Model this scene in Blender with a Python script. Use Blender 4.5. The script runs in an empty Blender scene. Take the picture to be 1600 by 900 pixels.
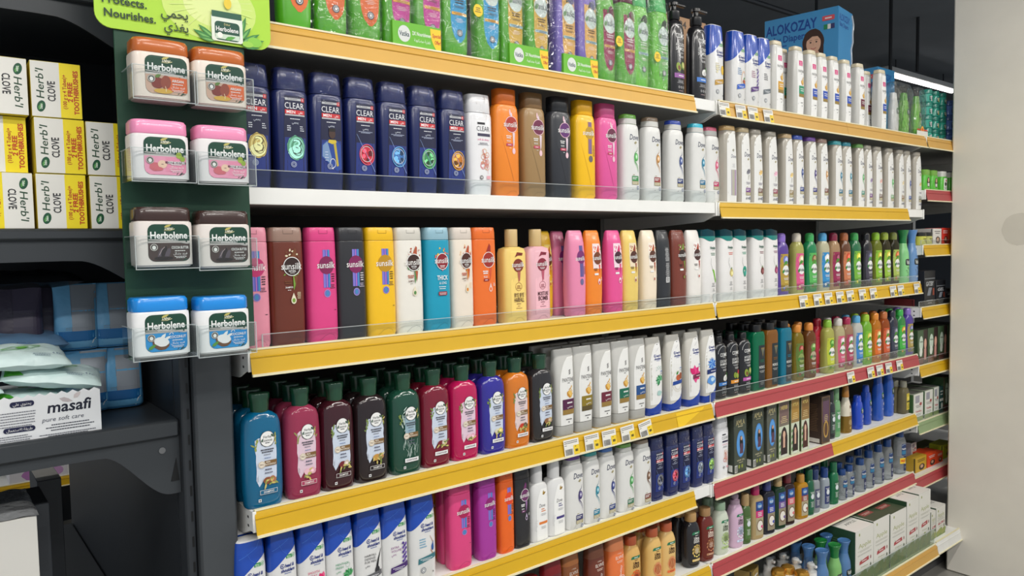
import bpy, math, random
from mathutils import Vector, Matrix
from mathutils.geometry import tessellate_polygon
random.seed(7)
SC = bpy.context.scene
COL = SC.collection
R = math.radians

# ------------------------------------------------------------------ camera
F = 1178.98
YAW, PIT, ROL = R(38.7939), R(3.2631), R(1.0560)
CAM = Vector((-0.45698, -1.31118, 1.40))
_fw = Vector((math.sin(YAW), math.cos(YAW), 0)); _rt = Vector((math.cos(YAW), -math.sin(YAW), 0)); _up = Vector((0, 0, 1))
FW = _fw*math.cos(PIT) - _up*math.sin(PIT)
_u2 = _fw*math.sin(PIT) + _up*math.cos(PIT)
RT = _rt*math.cos(ROL) - _u2*math.sin(ROL)
UP = _rt*math.sin(ROL) + _u2*math.cos(ROL)
cd = bpy.data.cameras.new('camera'); cam = bpy.data.objects.new('camera', cd); COL.objects.link(cam)
cd.sensor_width = 36; cd.lens = F/1600*36; cd.clip_start = .05; cd.clip_end = 60
cam.matrix_world = Matrix(((RT.x, UP.x, -FW.x, CAM.x), (RT.y, UP.y, -FW.y, CAM.y), (RT.z, UP.z, -FW.z, CAM.z), (0, 0, 0, 1)))
SC.camera = cam

# ------------------------------------------------------------------ light and exposure
SC.view_settings.view_transform = 'Standard'; SC.view_settings.look = 'None'
SC.view_settings.gamma = 1; SC.view_settings.use_curve_mapping = False
SC.view_settings.exposure = -0.08
W = bpy.data.worlds.new('world'); SC.world = W; W.use_nodes = True
W.node_tree.nodes['Background'].inputs[0].default_value = (.86, .93, 1, 1)
W.node_tree.nodes['Background'].inputs[1].default_value = .50
TUBE_POWER = 13.0          # each ceiling tube of the aisle
TUBE_Y, TUBE_Z = -1.25, 2.86

def pj(p):
    d = Vector(p) - CAM; k = d.dot(FW)
    return 800 + F*d.dot(RT)/k, 450 - F*d.dot(UP)/k
def ray(px, py): return FW + RT*((px-800)/F) - UP*((py-450)/F)
def aty(px, py, y):
    r = ray(px, py); return CAM + r*((y-CAM.y)/r.y)

# ------------------------------------------------------------------ materials
def lin(c):
    return tuple(((v/255)/12.92 if v/255 <= .04045 else ((v/255+.055)/1.055)**2.4) for v in c) + (1,)
_M = {}
def mat(c, rough=.35, metal=0., kind='plastic', var=.05, scale=60., bump=0., fac=.5, coat=0.):
    key = (tuple(c), rough, metal, kind, var, scale, bump, fac, coat)
    if key in _M: return _M[key]
    m = bpy.data.materials.new('%s_%d_%d_%d' % ((kind,)+tuple(int(v) for v in c))); m.use_nodes = True
    nt = m.node_tree; N = nt.nodes; L = nt.links
    bs = N['Principled BSDF']; out = N['Material Output']
    bs.inputs['Roughness'].default_value = rough; bs.inputs['Metallic'].default_value = metal
    bs.inputs['Base Color'].default_value = lin(c)
    if coat: bs.inputs['Coat Weight'].default_value = coat; bs.inputs['Coat Roughness'].default_value = .08
    m.diffuse_color = lin(c)
    tc = N.new('ShaderNodeTexCoord'); nz = N.new('ShaderNodeTexNoise')
    nz.inputs['Scale'].default_value = scale; nz.inputs['Detail'].default_value = 3
    L.new(tc.outputs['Object'], nz.inputs['Vector'])
    if var:
        mp = N.new('ShaderNodeMapRange'); mp.inputs['To Min'].default_value = 1-var; mp.inputs['To Max'].default_value = 1+var
        L.new(nz.outputs['Fac'], mp.inputs['Value'])
        hs = N.new('ShaderNodeHueSaturation'); hs.inputs['Color'].default_value = lin(c)
        L.new(mp.outputs['Result'], hs.inputs['Value']); L.new(hs.outputs['Color'], bs.inputs['Base Color'])
    if bump:
        bp = N.new('ShaderNodeBump'); bp.inputs['Strength'].default_value = bump; bp.inputs['Distance'].default_value = .035 if kind == 'wrap' else .01
        L.new(nz.outputs['Fac'], bp.inputs['Height']); L.new(bp.outputs['Normal'], bs.inputs['Normal'])
    if kind in ('clear', 'wrap'):
        tr = N.new('ShaderNodeBsdfTransparent'); tr.inputs['Color'].default_value = lin(c)
        mx = N.new('ShaderNodeMixShader'); lw = N.new('ShaderNodeLayerWeight'); lw.inputs['Blend'].default_value = .5; fr = N.new('ShaderNodeMath'); fr.operation = 'POWER'; fr.inputs[1].default_value = 4.; L.new(lw.outputs['Facing'], fr.inputs[0])
        gl = N.new('ShaderNodeBsdfGlossy'); gl.inputs['Roughness'].default_value = rough; gl.inputs['Color'].default_value = (1, 1, 1, 1)
        if bump:
            L.new(bp.outputs['Normal'], gl.inputs['Normal']); L.new(bp.outputs['Normal'], lw.inputs['Normal'])
        ml = N.new('ShaderNodeMath'); ml.operation = 'MULTIPLY_ADD'; ml.inputs[1].default_value = .55; ml.inputs[2].default_value = fac
        ml.use_clamp = True
        L.new(fr.outputs[0], ml.inputs[0]); L.new(ml.outputs[0], mx.inputs['Fac'])
        L.new(tr.outputs[0], mx.inputs[1]); L.new(gl.outputs[0], mx.inputs[2]); L.new(mx.outputs[0], out.inputs['Surface'])
        N.remove(bs)
    elif kind == 'tint':          # tinted see-through plastic or glass with body colour
        tr = N.new('ShaderNodeBsdfTransparent'); tr.inputs['Color'].default_value = lin(c)
        mx = N.new('ShaderNodeMixShader'); mx.inputs['Fac'].default_value = fac
        L.new(tr.outputs[0], mx.inputs[1]); L.new(bs.outputs[0], mx.inputs[2]); L.new(mx.outputs[0], out.inputs['Surface'])
    _M[key] = m
    return m
def ink(c, rough=.45): return mat(c, rough, kind='ink', var=0)
def pl(c, rough=.32, coat=0.): return mat(c, rough, kind='plastic', var=.03, coat=coat)
def tint(c, fac=.6, rough=.12): return mat(c, rough, kind='tint', var=.02, fac=fac)
def card(c, rough=.5): return mat(c, rough, kind='card', var=.04, scale=35)
def steel(c, rough=.45): return mat(c, rough, .0, kind='paint', var=.06, scale=14)
def foil(c, rough=.28): return mat(c, rough, .0, kind='film', var=.08, scale=22, bump=.55)
CLEAR = mat((250, 252, 252), .05, kind='clear', var=0, fac=.025)
WRAP = mat((252, 252, 252), .07, kind='wrap', var=0, scale=26, bump=1., fac=.07)
FILM = mat((253, 253, 253), .07, kind='wrap', var=0, scale=30, bump=.8, fac=.02)
WHITE, BLACK, NAVY, GREY = (240, 240, 238), (22, 22, 24), (24, 34, 84), (120, 122, 124)
GOLD, RED, SILVER = (196, 150, 62), (200, 36, 44), (190, 192, 196)

# ------------------------------------------------------------------ mesh helpers
class MB:
    """collects faces (metres) and makes ONE mesh"""
    def __init__(s): s.v = []; s.f = []; s.m = []; s.mats = []
    def mi(s, m):
        if m not in s.mats: s.mats.append(m)
        return s.mats.index(m)
    def add(s, vs, fs, m):
        o = len(s.v); s.v += [tuple(v) for v in vs]; i = s.mi(m)
        for f in fs: s.f.append([o+k for k in f]); s.m.append(i)
    def box(s, x0, x1, y0, y1, z0, z1, m, bev=0.):
        if not bev:
            vs = [(x, y, z) for z in (z0, z1) for y in (y0, y1) for x in (x0, x1)]
            s.add(vs, [(0, 2, 3, 1), (4, 5, 7, 6), (0, 1, 5, 4), (1, 3, 7, 5), (3, 2, 6, 7), (2, 0, 4, 6)], m); return
        b = min(bev, (x1-x0)/2.01, (y1-y0)/2.01, (z1-z0)/2.01)
        def rg(i, z): return [(x0+i, y0+b, z), (x0+b, y0+i, z), (x1-b, y0+i, z), (x1-i, y0+b, z), (x1-i, y1-b, z), (x1-b, y1-i, z), (x0+b, y1-i, z), (x0+i, y1-b, z)]
        def rg2(z): return [(x0+b, y0+b, z), (x0+b, y0+b, z), (x1-b, y0+b, z), (x1-b, y0+b, z), (x1-b, y1-b, z), (x1-b, y1-b, z), (x0+b, y1-b, z), (x0+b, y1-b, z)]
        c0 = [(x0+b, y0+b, z0), (x1-b, y0+b, z0), (x1-b, y1-b, z0), (x0+b, y1-b, z0)]
        c1 = [(x, y, z1) for x, y, z in c0]
        r0, r1 = rg(0, z0+b), rg(0, z1-b)
        vs = c0 + r0 + r1 + c1; fs = [(3, 2, 1, 0), (20, 21, 22, 23)]
        for k in range(8): n = (k+1) % 8; fs.append((4+k, 4+n, 12+n, 12+k))
        for q, (a, bb) in enumerate(((0, 1), (2, 3), (4, 5), (6, 7))):
            fs.append((q, 4+bb, 4+a)); fs.append((20+q, 12+a, 12+bb))
        for q, (a, bb) in enumerate(((1, 2), (3, 4), (5, 6), (7, 0))):
            fs.append((q, (q+1) % 4, 4+bb, 4+a)); fs.append((20+q, 12+a, 12+bb, 20+(q+1) % 4))
        s.add(vs, fs, m)
    def prism(s, pts, axis, a, b, m):
        """polygon pts (2-d) extruded along axis x/y/z from a to b"""
        n = len(pts)
        def P(u, v, t): return (t, u, v) if axis == 'x' else ((u, t, v) if axis == 'y' else (u, v, t))
        vs = [P(u, v, a) for u, v in pts] + [P(u, v, b) for u, v in pts]
        tri = tessellate_polygon([[Vector((u, v, 0)) for u, v in pts]])
        fs = [tuple(t) for t in tri] + [tuple(n+k for k in reversed(t)) for t in tri]
        fs += [(i, (i+1) % n, n+(i+1) % n, n+i) for i in range(n)]
        s.add(vs, fs, m)
    def loft(s, rings, m, c0=True, c1=True):
        n = len(rings[0]); vs = [v for r in rings for v in r]; fs = []
        for j in range(len(rings)-1):
            for i in range(n):
                k = (i+1) % n; fs.append((j*n+i, j*n+k, (j+1)*n+k, (j+1)*n+i))
        if c0: fs.append(tuple(reversed(range(n))))
        if c1: fs.append(tuple((len(rings)-1)*n+i for i in range(n)))
        s.add(vs, fs, m)
    def tube(s, pts, r, m, seg=8):
        rings = []
        for i, p in enumerate(pts):
            p = Vector(p); a = Vector(pts[max(0, i-1)]); b = Vector(pts[min(len(pts)-1, i+1)]); t = (b-a).normalized()
            u = t.cross(Vector((0, 0, 1)) if abs(t.z) < .9 else Vector((1, 0, 0))).normalized(); w = t.cross(u)
            rings.append([p + (u*math.cos(q) + w*math.sin(q))*r for q in [2*math.pi*k/seg for k in range(seg)]])
        s.loft(rings, m)
    def mesh(s, name, sharp=38, smooth=True):
        me = bpy.data.meshes.new(name); me.from_pydata(s.v, [], s.f); 
        for m in s.mats: me.materials.append(m)
        me.polygons.foreach_set('material_index', s.m)
        me.polygons.foreach_set('use_smooth', [smooth]*len(s.f))
        me.validate(); me.update()
        import bmesh
        bm = bmesh.new(); bm.from_mesh(me); bmesh.ops.recalc_face_normals(bm, faces=bm.faces); bm.to_mesh(me); bm.free()
        if smooth: me.set_sharp_from_angle(angle=R(sharp))
        return me
    def obj(s, name, parent=None, loc=None, sharp=38, smooth=True):
        o = bpy.data.objects.new(name, s.mesh(name, sharp, smooth)); COL.objects.link(o)
        if parent: o.parent = parent
        if loc: o.location = loc
        return o

def tag(o, label=None, cat=None, group=None, kind=None):
    if label: o['label'] = label
    if cat: o['category'] = cat
    if group: o['group'] = group
    if kind: o['kind'] = kind
    return o
def empty(name, loc=(0, 0, 0), rz=0.):
    o = bpy.data.objects.new(name, None); COL.objects.link(o); o.empty_display_size = .02
    o.location = loc; o.rotation_euler.z = rz; return o
def put(name, me, parent):
    o = bpy.data.objects.new(name, me); COL.objects.link(o); o.parent = parent; return o

# superellipse cross-sections, everything below in millimetres until meshed
def se(a, b, n, z, seg=36, yo=0., zf=None):
    r = []
    for i in range(seg):
        t = 2*math.pi*(i+.5)/seg; c, s_ = math.cos(t), math.sin(t)
        x = a*math.copysign(abs(c)**(2/n), c); y = b*math.copysign(abs(s_)**(2/n), s_) + yo
        r.append((x*.001, y*.001, (z if zf is None else zf(x, z))*.001))
    return r
def cr(secs, k=4):
    """Catmull-Rom smoothing of (z, a, b) sections"""
    out = []
    for i in range(len(secs)-1):
        p0 = secs[max(0, i-1)]; p1 = secs[i]; p2 = secs[i+1]; p3 = secs[min(len(secs)-1, i+2)]
        for j in range(k):
            t = j/k
            o = [.5*((2*p1[q]) + (-p0[q]+p2[q])*t + (2*p0[q]-5*p1[q]+4*p2[q]-p3[q])*t*t + (-p0[q]+3*p1[q]-3*p2[q]+p3[q])*t**3) for q in range(3)]
            o[0] = p1[0] + (p2[0]-p1[0])*t
            out.append(tuple(o))
    out.append(secs[-1]); return out
class Body:
    def __init__(s, secs, n=3., r0=2., r1=2., smooth=0):
        if smooth: secs = cr(secs, smooth)
        s.secs = secs; s.n = n
        (z0, a0, b0), (z1, a1, b1) = secs[0], secs[-1]
        S = list(secs)
        if r0: S = [(z0, a0-r0, b0-r0), (z0+r0*.3, a0-r0*.3, b0-r0*.3)] + [(z0+r0, a0, b0)] + [q for q in S[1:] if q[0] > z0+r0]
        if r1: S = [q for q in S if q[0] < z1-r1] + [(z1-r1, a1, b1), (z1-r1*.3, a1-r1*.3, b1-r1*.3), (z1, a1-r1, b1-r1)]
        s.full = S
    def ab(s, z):
        S = s.secs
        if z <= S[0][0]: return S[0][1:]
        for i in range(len(S)-1):
            if z <= S[i+1][0]:
                t = (z-S[i][0])/max(1e-6, S[i+1][0]-S[i][0]); return S[i][1]+(S[i+1][1]-S[i][1])*t, S[i][2]+(S[i+1][2]-S[i][2])*t
        return S[-1][1:]
    def front(s, x, z, e=0.):
        a, b = s.ab(z); q = min(abs(x)/a, .985)
        return (x, -b*(1-q**s.n)**(1/s.n) - e, z)
    def loft(s, mb, m, seg=36): mb.loft([se(a, b, s.n, z, seg) for z, a, b in s.full], m)
    def band(s, mb, m, lo, hi, grow=.35, steps=8, seg=36, close=True):
        """a skin over the body between the heights lo(x), hi(x) (callables or numbers): dipped caps, slanted colours"""
        L = lo if callable(lo) else (lambda x: lo)
        H = hi if callable(hi) else (lambda x: hi)
        rings = []
        for j in range(steps+1):
            t = j/steps; r = []
            for i in range(seg):
                th = 2*math.pi*(i+.5)/seg; c, sn = math.cos(th), math.sin(th)
                z = .5*(L(0)+H(0)); x = 0
                for _ in range(3):
                    a, b = s.ab(z); x = (a+grow)*math.copysign(abs(c)**(2/s.n), c); z = L(x)+(H(x)-L(x))*t
                y = (b+grow)*math.copysign(abs(sn)**(2/s.n), sn)
                r.append((x*.001, y*.001, z*.001))
            rings.append(r)
        mb.loft(rings, m, close, close)

_T = {}
def text2d(t, shear=0., bold=0., sp=1.):
    k = (t, shear, bold, sp)
    if k not in _T:
        cu = bpy.data.curves.new('lettering', 'FONT'); cu.body = t; cu.resolution_u = 2; cu.shear = shear; cu.offset = bold; cu.space_character = sp
        ob = bpy.data.objects.new('lettering', cu); me = ob.to_mesh()
        vs = [(v.co.x, v.co.y) for v in me.vertices]; fs = [tuple(p.vertices) for p in me.polygons]
        ob.to_mesh_clear(); bpy.data.objects.remove(ob); bpy.data.curves.remove(cu)
        x0 = min(v[0] for v in vs); x1 = max(v[0] for v in vs)
        _T[k] = ([((x-x0)/.682, y/.682) for x, y in vs], fs, (x1-x0)/.682)
    return _T[k]
class Decal:
    """printing that lies on a surface: flat shapes in mm, mapped later; later shapes lie on top"""
    def __init__(s): s.L = []
    def raw(s, vs, fs, c): s.L.append((vs, fs, c if not isinstance(c, tuple) else ink(c)))
    def rect(s, x0, z0, x1, z1, c, step=5.):
        nx = max(1, int(abs(x1-x0)/step+.5)); nz = max(1, int(abs(z1-z0)/14+.5))
        vs = [(x0+(x1-x0)*i/nx, z0+(z1-z0)*j/nz) for j in range(nz+1) for i in range(nx+1)]; w = nx+1
        s.raw(vs, [(j*w+i, j*w+i+1, (j+1)*w+i+1, (j+1)*w+i) for j in range(nz) for i in range(nx)], c)
    def rows(s, f, z0, z1, c, nz=10, nx=6):
        """column-convex patch: f(t, z) -> (xl, xr)"""
        vs = []
        for j in range(nz+1):
            z = z0+(z1-z0)*j/nz; a, b = f(z); vs += [(a+(b-a)*i/nx, z) for i in range(nx+1)]
        w = nx+1
        s.raw(vs, [(j*w+i, j*w+i+1, (j+1)*w+i+1, (j+1)*w+i) for j in range(nz) for i in range(nx)], c)
    def rrect(s, x0, z0, x1, z1, c, r=5., nx=8):
        def f(z):
            d = max(0, z0+r-z, z-(z1-r)); q = r-math.sqrt(max(0, r*r-d*d)); return x0+q, x1-q
        zs = [z0+r*(1-math.cos(R(90*k/4))) for k in range(5)] + [z1-r*(1-math.cos(R(90*k/4))) for k in range(4, -1, -1)]
        vs = []
        for z in zs:
            a, b = f(z); vs += [(a+(b-a)*i/nx, z) for i in range(nx+1)]
        w = nx+1
        s.raw(vs, [(j*w+i, j*w+i+1, (j+1)*w+i+1, (j+1)*w+i) for j in range(len(zs)-1) for i in range(nx)], c)
    def ell(s, cx, cz, rx, rz, c, n=20, jit=0., rot=0., sd=0):
        rd = random.Random(sd); cr_, sr = math.cos(rot), math.sin(rot); vs = [(cx, cz)]
        nr = 1 if max(rx, rz) < 6 else 2
        js = [1+jit*rd.uniform(-1, 1) for _ in range(n)]
        for k in range(1, nr+1):
            for i in range(n):
                t = 2*math.pi*i/n; x = rx*math.cos(t)*js[i]*k/nr; z = rz*math.sin(t)*js[i]*k/nr
                vs.append((cx+x*cr_-z*sr, cz+x*sr+z*cr_))
        fs = [(0, 1+i, 1+(i+1) % n) for i in range(n)]
        for k in range(1, nr):
            for i in range(n): j = (i+1) % n; fs.append((1+(k-1)*n+i, 1+k*n+i, 1+k*n+j, 1+(k-1)*n+j))
        s.raw(vs, fs, c)
    def ring(s, cx, cz, r, w, c, n=24, rz=None):
        q = (rz or r)/r; vs = [(cx+(r-w*k)*math.cos(2*math.pi*i/n), cz+q*(r-w*k)*math.sin(2*math.pi*i/n)) for k in (0, 1) for i in range(n)]
        s.raw(vs, [(i, (i+1) % n, n+(i+1) % n, n+i) for i in range(n)], c)
    def strip(s, pts, w0, w1, c):
        P = [pts[0]]
        for p in pts[1:]:
            o = P[-1]; k = max(1, int(abs(p[0]-o[0])/5)); P += [(o[0]+(p[0]-o[0])*(q+1)/k, o[1]+(p[1]-o[1])*(q+1)/k) for q in range(k)]
        pts = P; vs = []; n = len(pts)
        for i, p in enumerate(pts):
            a, b = pts[max(0, i-1)], pts[min(n-1, i+1)]; dx, dz = b[0]-a[0], b[1]-a[1]; l = math.hypot(dx, dz) or 1
            w = (w0+(w1-w0)*i/(n-1))/2; vs += [(p[0]-dz/l*w, p[1]+dx/l*w), (p[0]+dz/l*w, p[1]-dx/l*w)]
        s.raw(vs, [(2*i, 2*i+1, 2*i+3, 2*i+2) for i in range(n-1)], c)
    def poly(s, pts, c):
        vs = list(pts); fs = []; todo = [tuple(t) for t in tessellate_polygon([[Vector((x, z, 0)) for x, z in pts]])]; mid = {}
        while todo:
            t = todo.pop(); l = [abs(vs[t[q]][0]-vs[t[(q+1) % 3]][0]) for q in range(3)]; q = l.index(max(l))
            if l[q] < 5.5: fs.append(t); continue
            a, b, k = t[q], t[(q+1) % 3], t[(q+2) % 3]; key = (min(a, b), max(a, b))
            if key not in mid: mid[key] = len(vs); vs.append(((vs[a][0]+vs[b][0])/2, (vs[a][1]+vs[b][1])/2))
            m = mid[key]; todo += [(a, m, k), (m, b, k)]
        s.raw(vs, fs, c)
    def leaf(s, x, z, l, w, ang, c):
        ca, sa = math.cos(ang), math.sin(ang)
        p = [(0, 0), (.3, .5), (.65, .42), (1, 0), (.65, -.42), (.3, -.5)]
        s.poly([(x+l*u*ca-w*v*sa, z+l*u*sa+w*v*ca) for u, v in p], c)
    def text(s, t, cx, cz, h, c, w=None, shear=0., bold=0., al='c', rot=0., sp=1.):
        vs, fs, tw = text2d(t, shear, bold, sp); k = h if w is None else w/tw
        ox = {'c': -tw*k/2, 'l': 0, 'r': -tw*k}[al]; ca, sa = math.cos(rot), math.sin(rot)
        pts = [(x*k+ox, y*h-h/2) for x, y in vs]
        s.raw([(cx+x*ca-z*sa, cz+x*sa+z*ca) for x, z in pts], fs, c)
    def bars(s, x0, z0, w, n, c, h=.9, gap=2., al='c', sd=0):
        """lines of print too small to read"""
        rd = random.Random(sd*31+n)
        vs = []; fs = []
        for i in range(n):
            z = z0-i*gap; l = w*rd.uniform(.6, 1); xa = x0-l/2 if al == 'c' else x0
            x = xa
            while x < xa+l:
                q = min(rd.uniform(1.2, 3.6), xa+l-x); o = len(vs)
                if q > .5: vs += [(x, z-h/2), (x+q, z-h/2), (x+q, z+h/2), (x, z+h/2)]; fs.append((o, o+1, o+2, o+3))
                x += q+.55
        s.raw(vs, fs, c)
    def build(s, fmap, name='label', e0=.35, de=.06, raw=False):
        mb = MB()
        for i, (vs, fs, m) in enumerate(s.L):
            mb.add([tuple(q*.001 for q in fmap(x, z, e0+de*i)) for x, z in vs], fs, m)
        me = bpy.data.meshes.new(name); me.from_pydata(mb.v, [], mb.f)
        for m in mb.mats: me.materials.append(m)
        me.polygons.foreach_set('material_index', mb.m); me.update()
        return me
def plane_front(y): return lambda x, z, e: (x, y-e, z)
def plane_left(x): return lambda u, z, e: (x-e, -u, z)
def plane_top(z): return lambda u, v, e: (u, v, z+e)

class Kind:
    """a kind of product: parts (name, mesh, sub-parts) shared by all its copies, plus its size in mm"""
    def __init__(s, parts, a, b, h, n=3., name='bottle', cat='bottle', zm=None):
        s.parts = parts; s.a = a; s.b = b; s.h = h; s.n = n; s.name = name; s.cat = cat; s.zm = zm or h*.5; s.turn = 0.
_K = {}
def kind(fn, **kw):
    k = (fn.__name__, tuple(sorted((a, str(b)) for a, b in kw.items())))
    if k not in _K: _K[k] = fn(**kw)
    return _K[k]
def place_parts(parts, parent):
    for p in parts:
        o = put(p[0], p[1], parent)
        for q in p[2:]:
            put(q[0], q[1], o)
def spawn(K, label, loc, group=None, rz=0., sx=1.):
    e = empty(K.name, loc, rz); e.scale.x = sx
    place_parts(K.parts, e)
    return tag(e, label, K.cat, group)

# ================================================================== kinds of products (mm, front towards -y, base at z = 0)
def done(body, lab=None, cap=None, bm=None, extra=(), name='shampoo_bottle', n=None, h=None, a=None, b=None, zm=None):
    ps = [('body', bm.mesh('body'))]
    if cap: ps.append(('cap', cap.mesh('cap')))
    if lab: ps.append(('label', lab.build(body.front)))
    ps += list(extra)
    A = a or max(q[1] for q in body.secs); B = b or max(q[2] for q in body.secs)
    return Kind(ps, A, B, h or body.secs[-1][0], n or body.n, name, 'bottle', zm)

def seal(d, x, z, r, c, c2=WHITE):
    d.ell(x, z, r, r, c); d.ring(x, z, r*.72, r*.14, c2); d.ell(x, z, r*.3, r*.38, c2)

def clear(art=(80, 170, 120), kindart='orb', body=(27, 38, 92), white=0):
    bd = Body([(0, 28, 18.5), (25, 30, 20), (120, 32.5, 20.5), (168, 32.5, 20), (176, 30.5, 19)], 3.4, r1=2)
    cp = Body([(176.5, 30, 18.6), (200, 29, 17.5), (216, 28, 16.5)], 3.4, r0=.6, r1=2.5)
    m = pl((238, 238, 240), .25, .3) if white else pl(body, .28, .3)
    bm, cm = MB(), MB(); bd.loft(bm, m); cp.loft(cm, m)
    d = Decal(); rd = random.Random(sum(art))
    if white:
        d.rect(-12, 151, 8, 155.5, (40, 40, 46)); d.text('CLEAR', 3, 142, 10, (40, 42, 52), 34, bold=-.004)
        d.rect(-12, 126, 22, 132, (62, 58, 84)); d.text('soft & shiny', 3, 119, 4, (222, 90, 140), 30)
        d.bars(3, 112, 30, 3, (90, 90, 104))
        for i in range(16):
            t = rd.uniform(0, 6.28); r = rd.uniform(2, 15); d.ring(6+r*math.cos(t)*.7, 72+r*1.6*math.sin(t), rd.uniform(3, 7), 1.0, (226, 120+rd.randint(0, 60), 130), 14)
        d.strip([(0, 98), (6, 80), (12, 62), (14, 46)], 1.2, .5, (190, 40, 60)); seal(d, -4, 38, 4.4, (60, 50, 56)); d.rect(10, 35, 20, 42, (232, 170, 180))
    else:
        d.rows(lambda z: (-21+(z-30)*.045, 25), 30, 166, (22, 26, 62), 8)
        d.rows(lambda z: (-19+(z-34)*.045, 23), 32, 92, (33, 52, 128), 6)
        d.rect(-14, 158, 20, 162, SILVER); d.rect(16, 156.5, 22, 163.5, (206, 44, 52)); d.bars(0, 160, 26, 1, (60, 60, 70))
        d.text('CLEAR', 3, 148.5, 10.5, (246, 246, 250), 36, bold=-.004)
        d.rect(-15, 133.5, 22, 141, (205, 50, 56)); d.text('MEN', -4, 137.3, 5, (250, 250, 250), 16, bold=.01); d.text('\uFEF2\uFECC\uFEE3', 14, 138, 5, (250, 240, 240), 8)
        d.rect(-15, 130.5, 22, 133, SILVER)
        d.text('\uFEF2\uFEE4\uFEA4\uFEF3', 3, 119, 4, (220, 226, 240), 12); d.bars(3, 125, 28, 1, (240, 242, 250), 1.3)
        light = tuple(min(255, int(v*1.25+50)) for v in art); dark = tuple(int(v*.5) for v in art)
        if kindart == 'three':
            d.bars(-12, 112, 9, 3, (230, 234, 244), 1.6, 3.6, 'l'); d.bars(12, 112, 8, 3, (230, 234, 244), 1.4, 3.6, 'l')
            d.ell(4, 74, 17, 22, art, 26, .05, 0, 3); d.ell(3, 66, 14, 12, light, 22, .08, .4, 5)
            for k in range(4): d.ring(4+k, 74, 16-k*2.6, .8, light if k % 2 else dark, 26, (21-k*3.2))
            d.text('3', 6, 76, 26, dark, 17, bold=.02); d.text('3', 5, 76.6, 24, light, 14, bold=.0)
        elif kindart == 'player':
            d.poly([(-18, 60), (-17, 84), (-6, 92), (14, 92), (22, 84), (23, 40), (12, 36)], (36, 70, 150))
            d.poly([(-16, 62), (-15, 82), (-6, 90), (2, 60), (0, 48)], (120, 150, 190)); d.poly([(6, 88), (11, 90), (16, 46), (12, 44)], (190, 170, 60)); d.poly([(-5, 88), (4, 85), (13, 89), (11, 93), (-3, 93)], (210, 186, 60))
            d.ell(4, 104, 6.6, 9, (70, 48, 40)); d.rows(lambda z: (-2.4, 10.4), 108, 114, (24, 20, 20), 2, 3)
            d.bars(-8, 70, 8, 4, (220, 224, 240), 1.2, 5); d.ring(4, 50, 6, .8, (230, 230, 240), 12, 9); d.bars(2, 40, 12, 1, (240, 240, 246), 1.6)
        else:
            d.bars(3, 113, 30, 2, (190, 200, 228))
            d.ell(5, 70, 16, 19, dark, 24, .07, 0, 2); d.ell(5, 70, 14, 17, art, 24, .1, .2, 6)
            for k in range(9):
                t = rd.uniform(0, 6.28); d.ell(5+8*math.cos(t), 70+10*math.sin(t), rd.uniform(2, 5), rd.uniform(2.5, 6), light if k % 2 else dark, 12, .15, rd.uniform(0, 3), k)
            d.ring(5, 70, 16.5, 1.1, light, 28, 20); d.ring(4, 71, 13, .7, (235, 240, 245), 24, 15)
            d.strip([(-16, 108), (-6, 88), (8, 62), (22, 38)], .4, .9, (150, 180, 235))
        seal(d, -2, 44, 5.4, (150, 160, 190), (40, 52, 110))
    for k in (-1, 1): d.L.append(([(k*x, z) for x, z in ((18, 2), (22, 2), (22, 2.4), (18, 2.4))], [(0, 1, 2, 3)], m))
    dc = Decal(); dc.rect(-14, 205, 12, 205.5, (90, 104, 160) if not white else (200, 200, 204)); dc.strip([(8, 214), (11, 206), (8, 196)], .8, .8, (112, 126, 184) if not white else (205, 205, 208))
    fm = MB(); rf = random.Random(9); fb = Body([(160, 34, 21.6), (178, 33, 20.6), (200, 31, 19), (218, 29.6, 17.6)], 3.4, r0=0, r1=1)
    rings = []
    for z in (160, 166, 172, 178, 184, 190, 196, 202, 208, 214, 218.4):
        a_, b_ = fb.ab(z); rings.append([(x*(1+rf.uniform(-.022, .012)), y*(1+rf.uniform(-.03, .03)), q) for x, y, q in se(a_, b_, 3.4, z, 26)])
    fm.loft(rings, FILM, False, False)
    k = done(bd, d, cm, bm, h=216); k.parts.append(('neck_film', fm.mesh('neck_film', 70))); k.parts[1] += (('cap_crease', dc.build(cp.front, 'cap_crease')),)
    return k

def splash(d, x, z, cols, sd, r=15, n=16):
    rd = random.Random(sd)
    for i in range(n):
        t = rd.uniform(.2, 2.9)+(3.14 if i % 3 == 0 else 0); q = r*rd.uniform(.75, 1.15)
        d.leaf(x+q*math.cos(t)*.9, z+q*math.sin(t)*1.25, rd.uniform(3.5, 7), rd.uniform(2.5, 4.5), rd.uniform(0, 6.28), cols[i % len(cols)])

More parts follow.
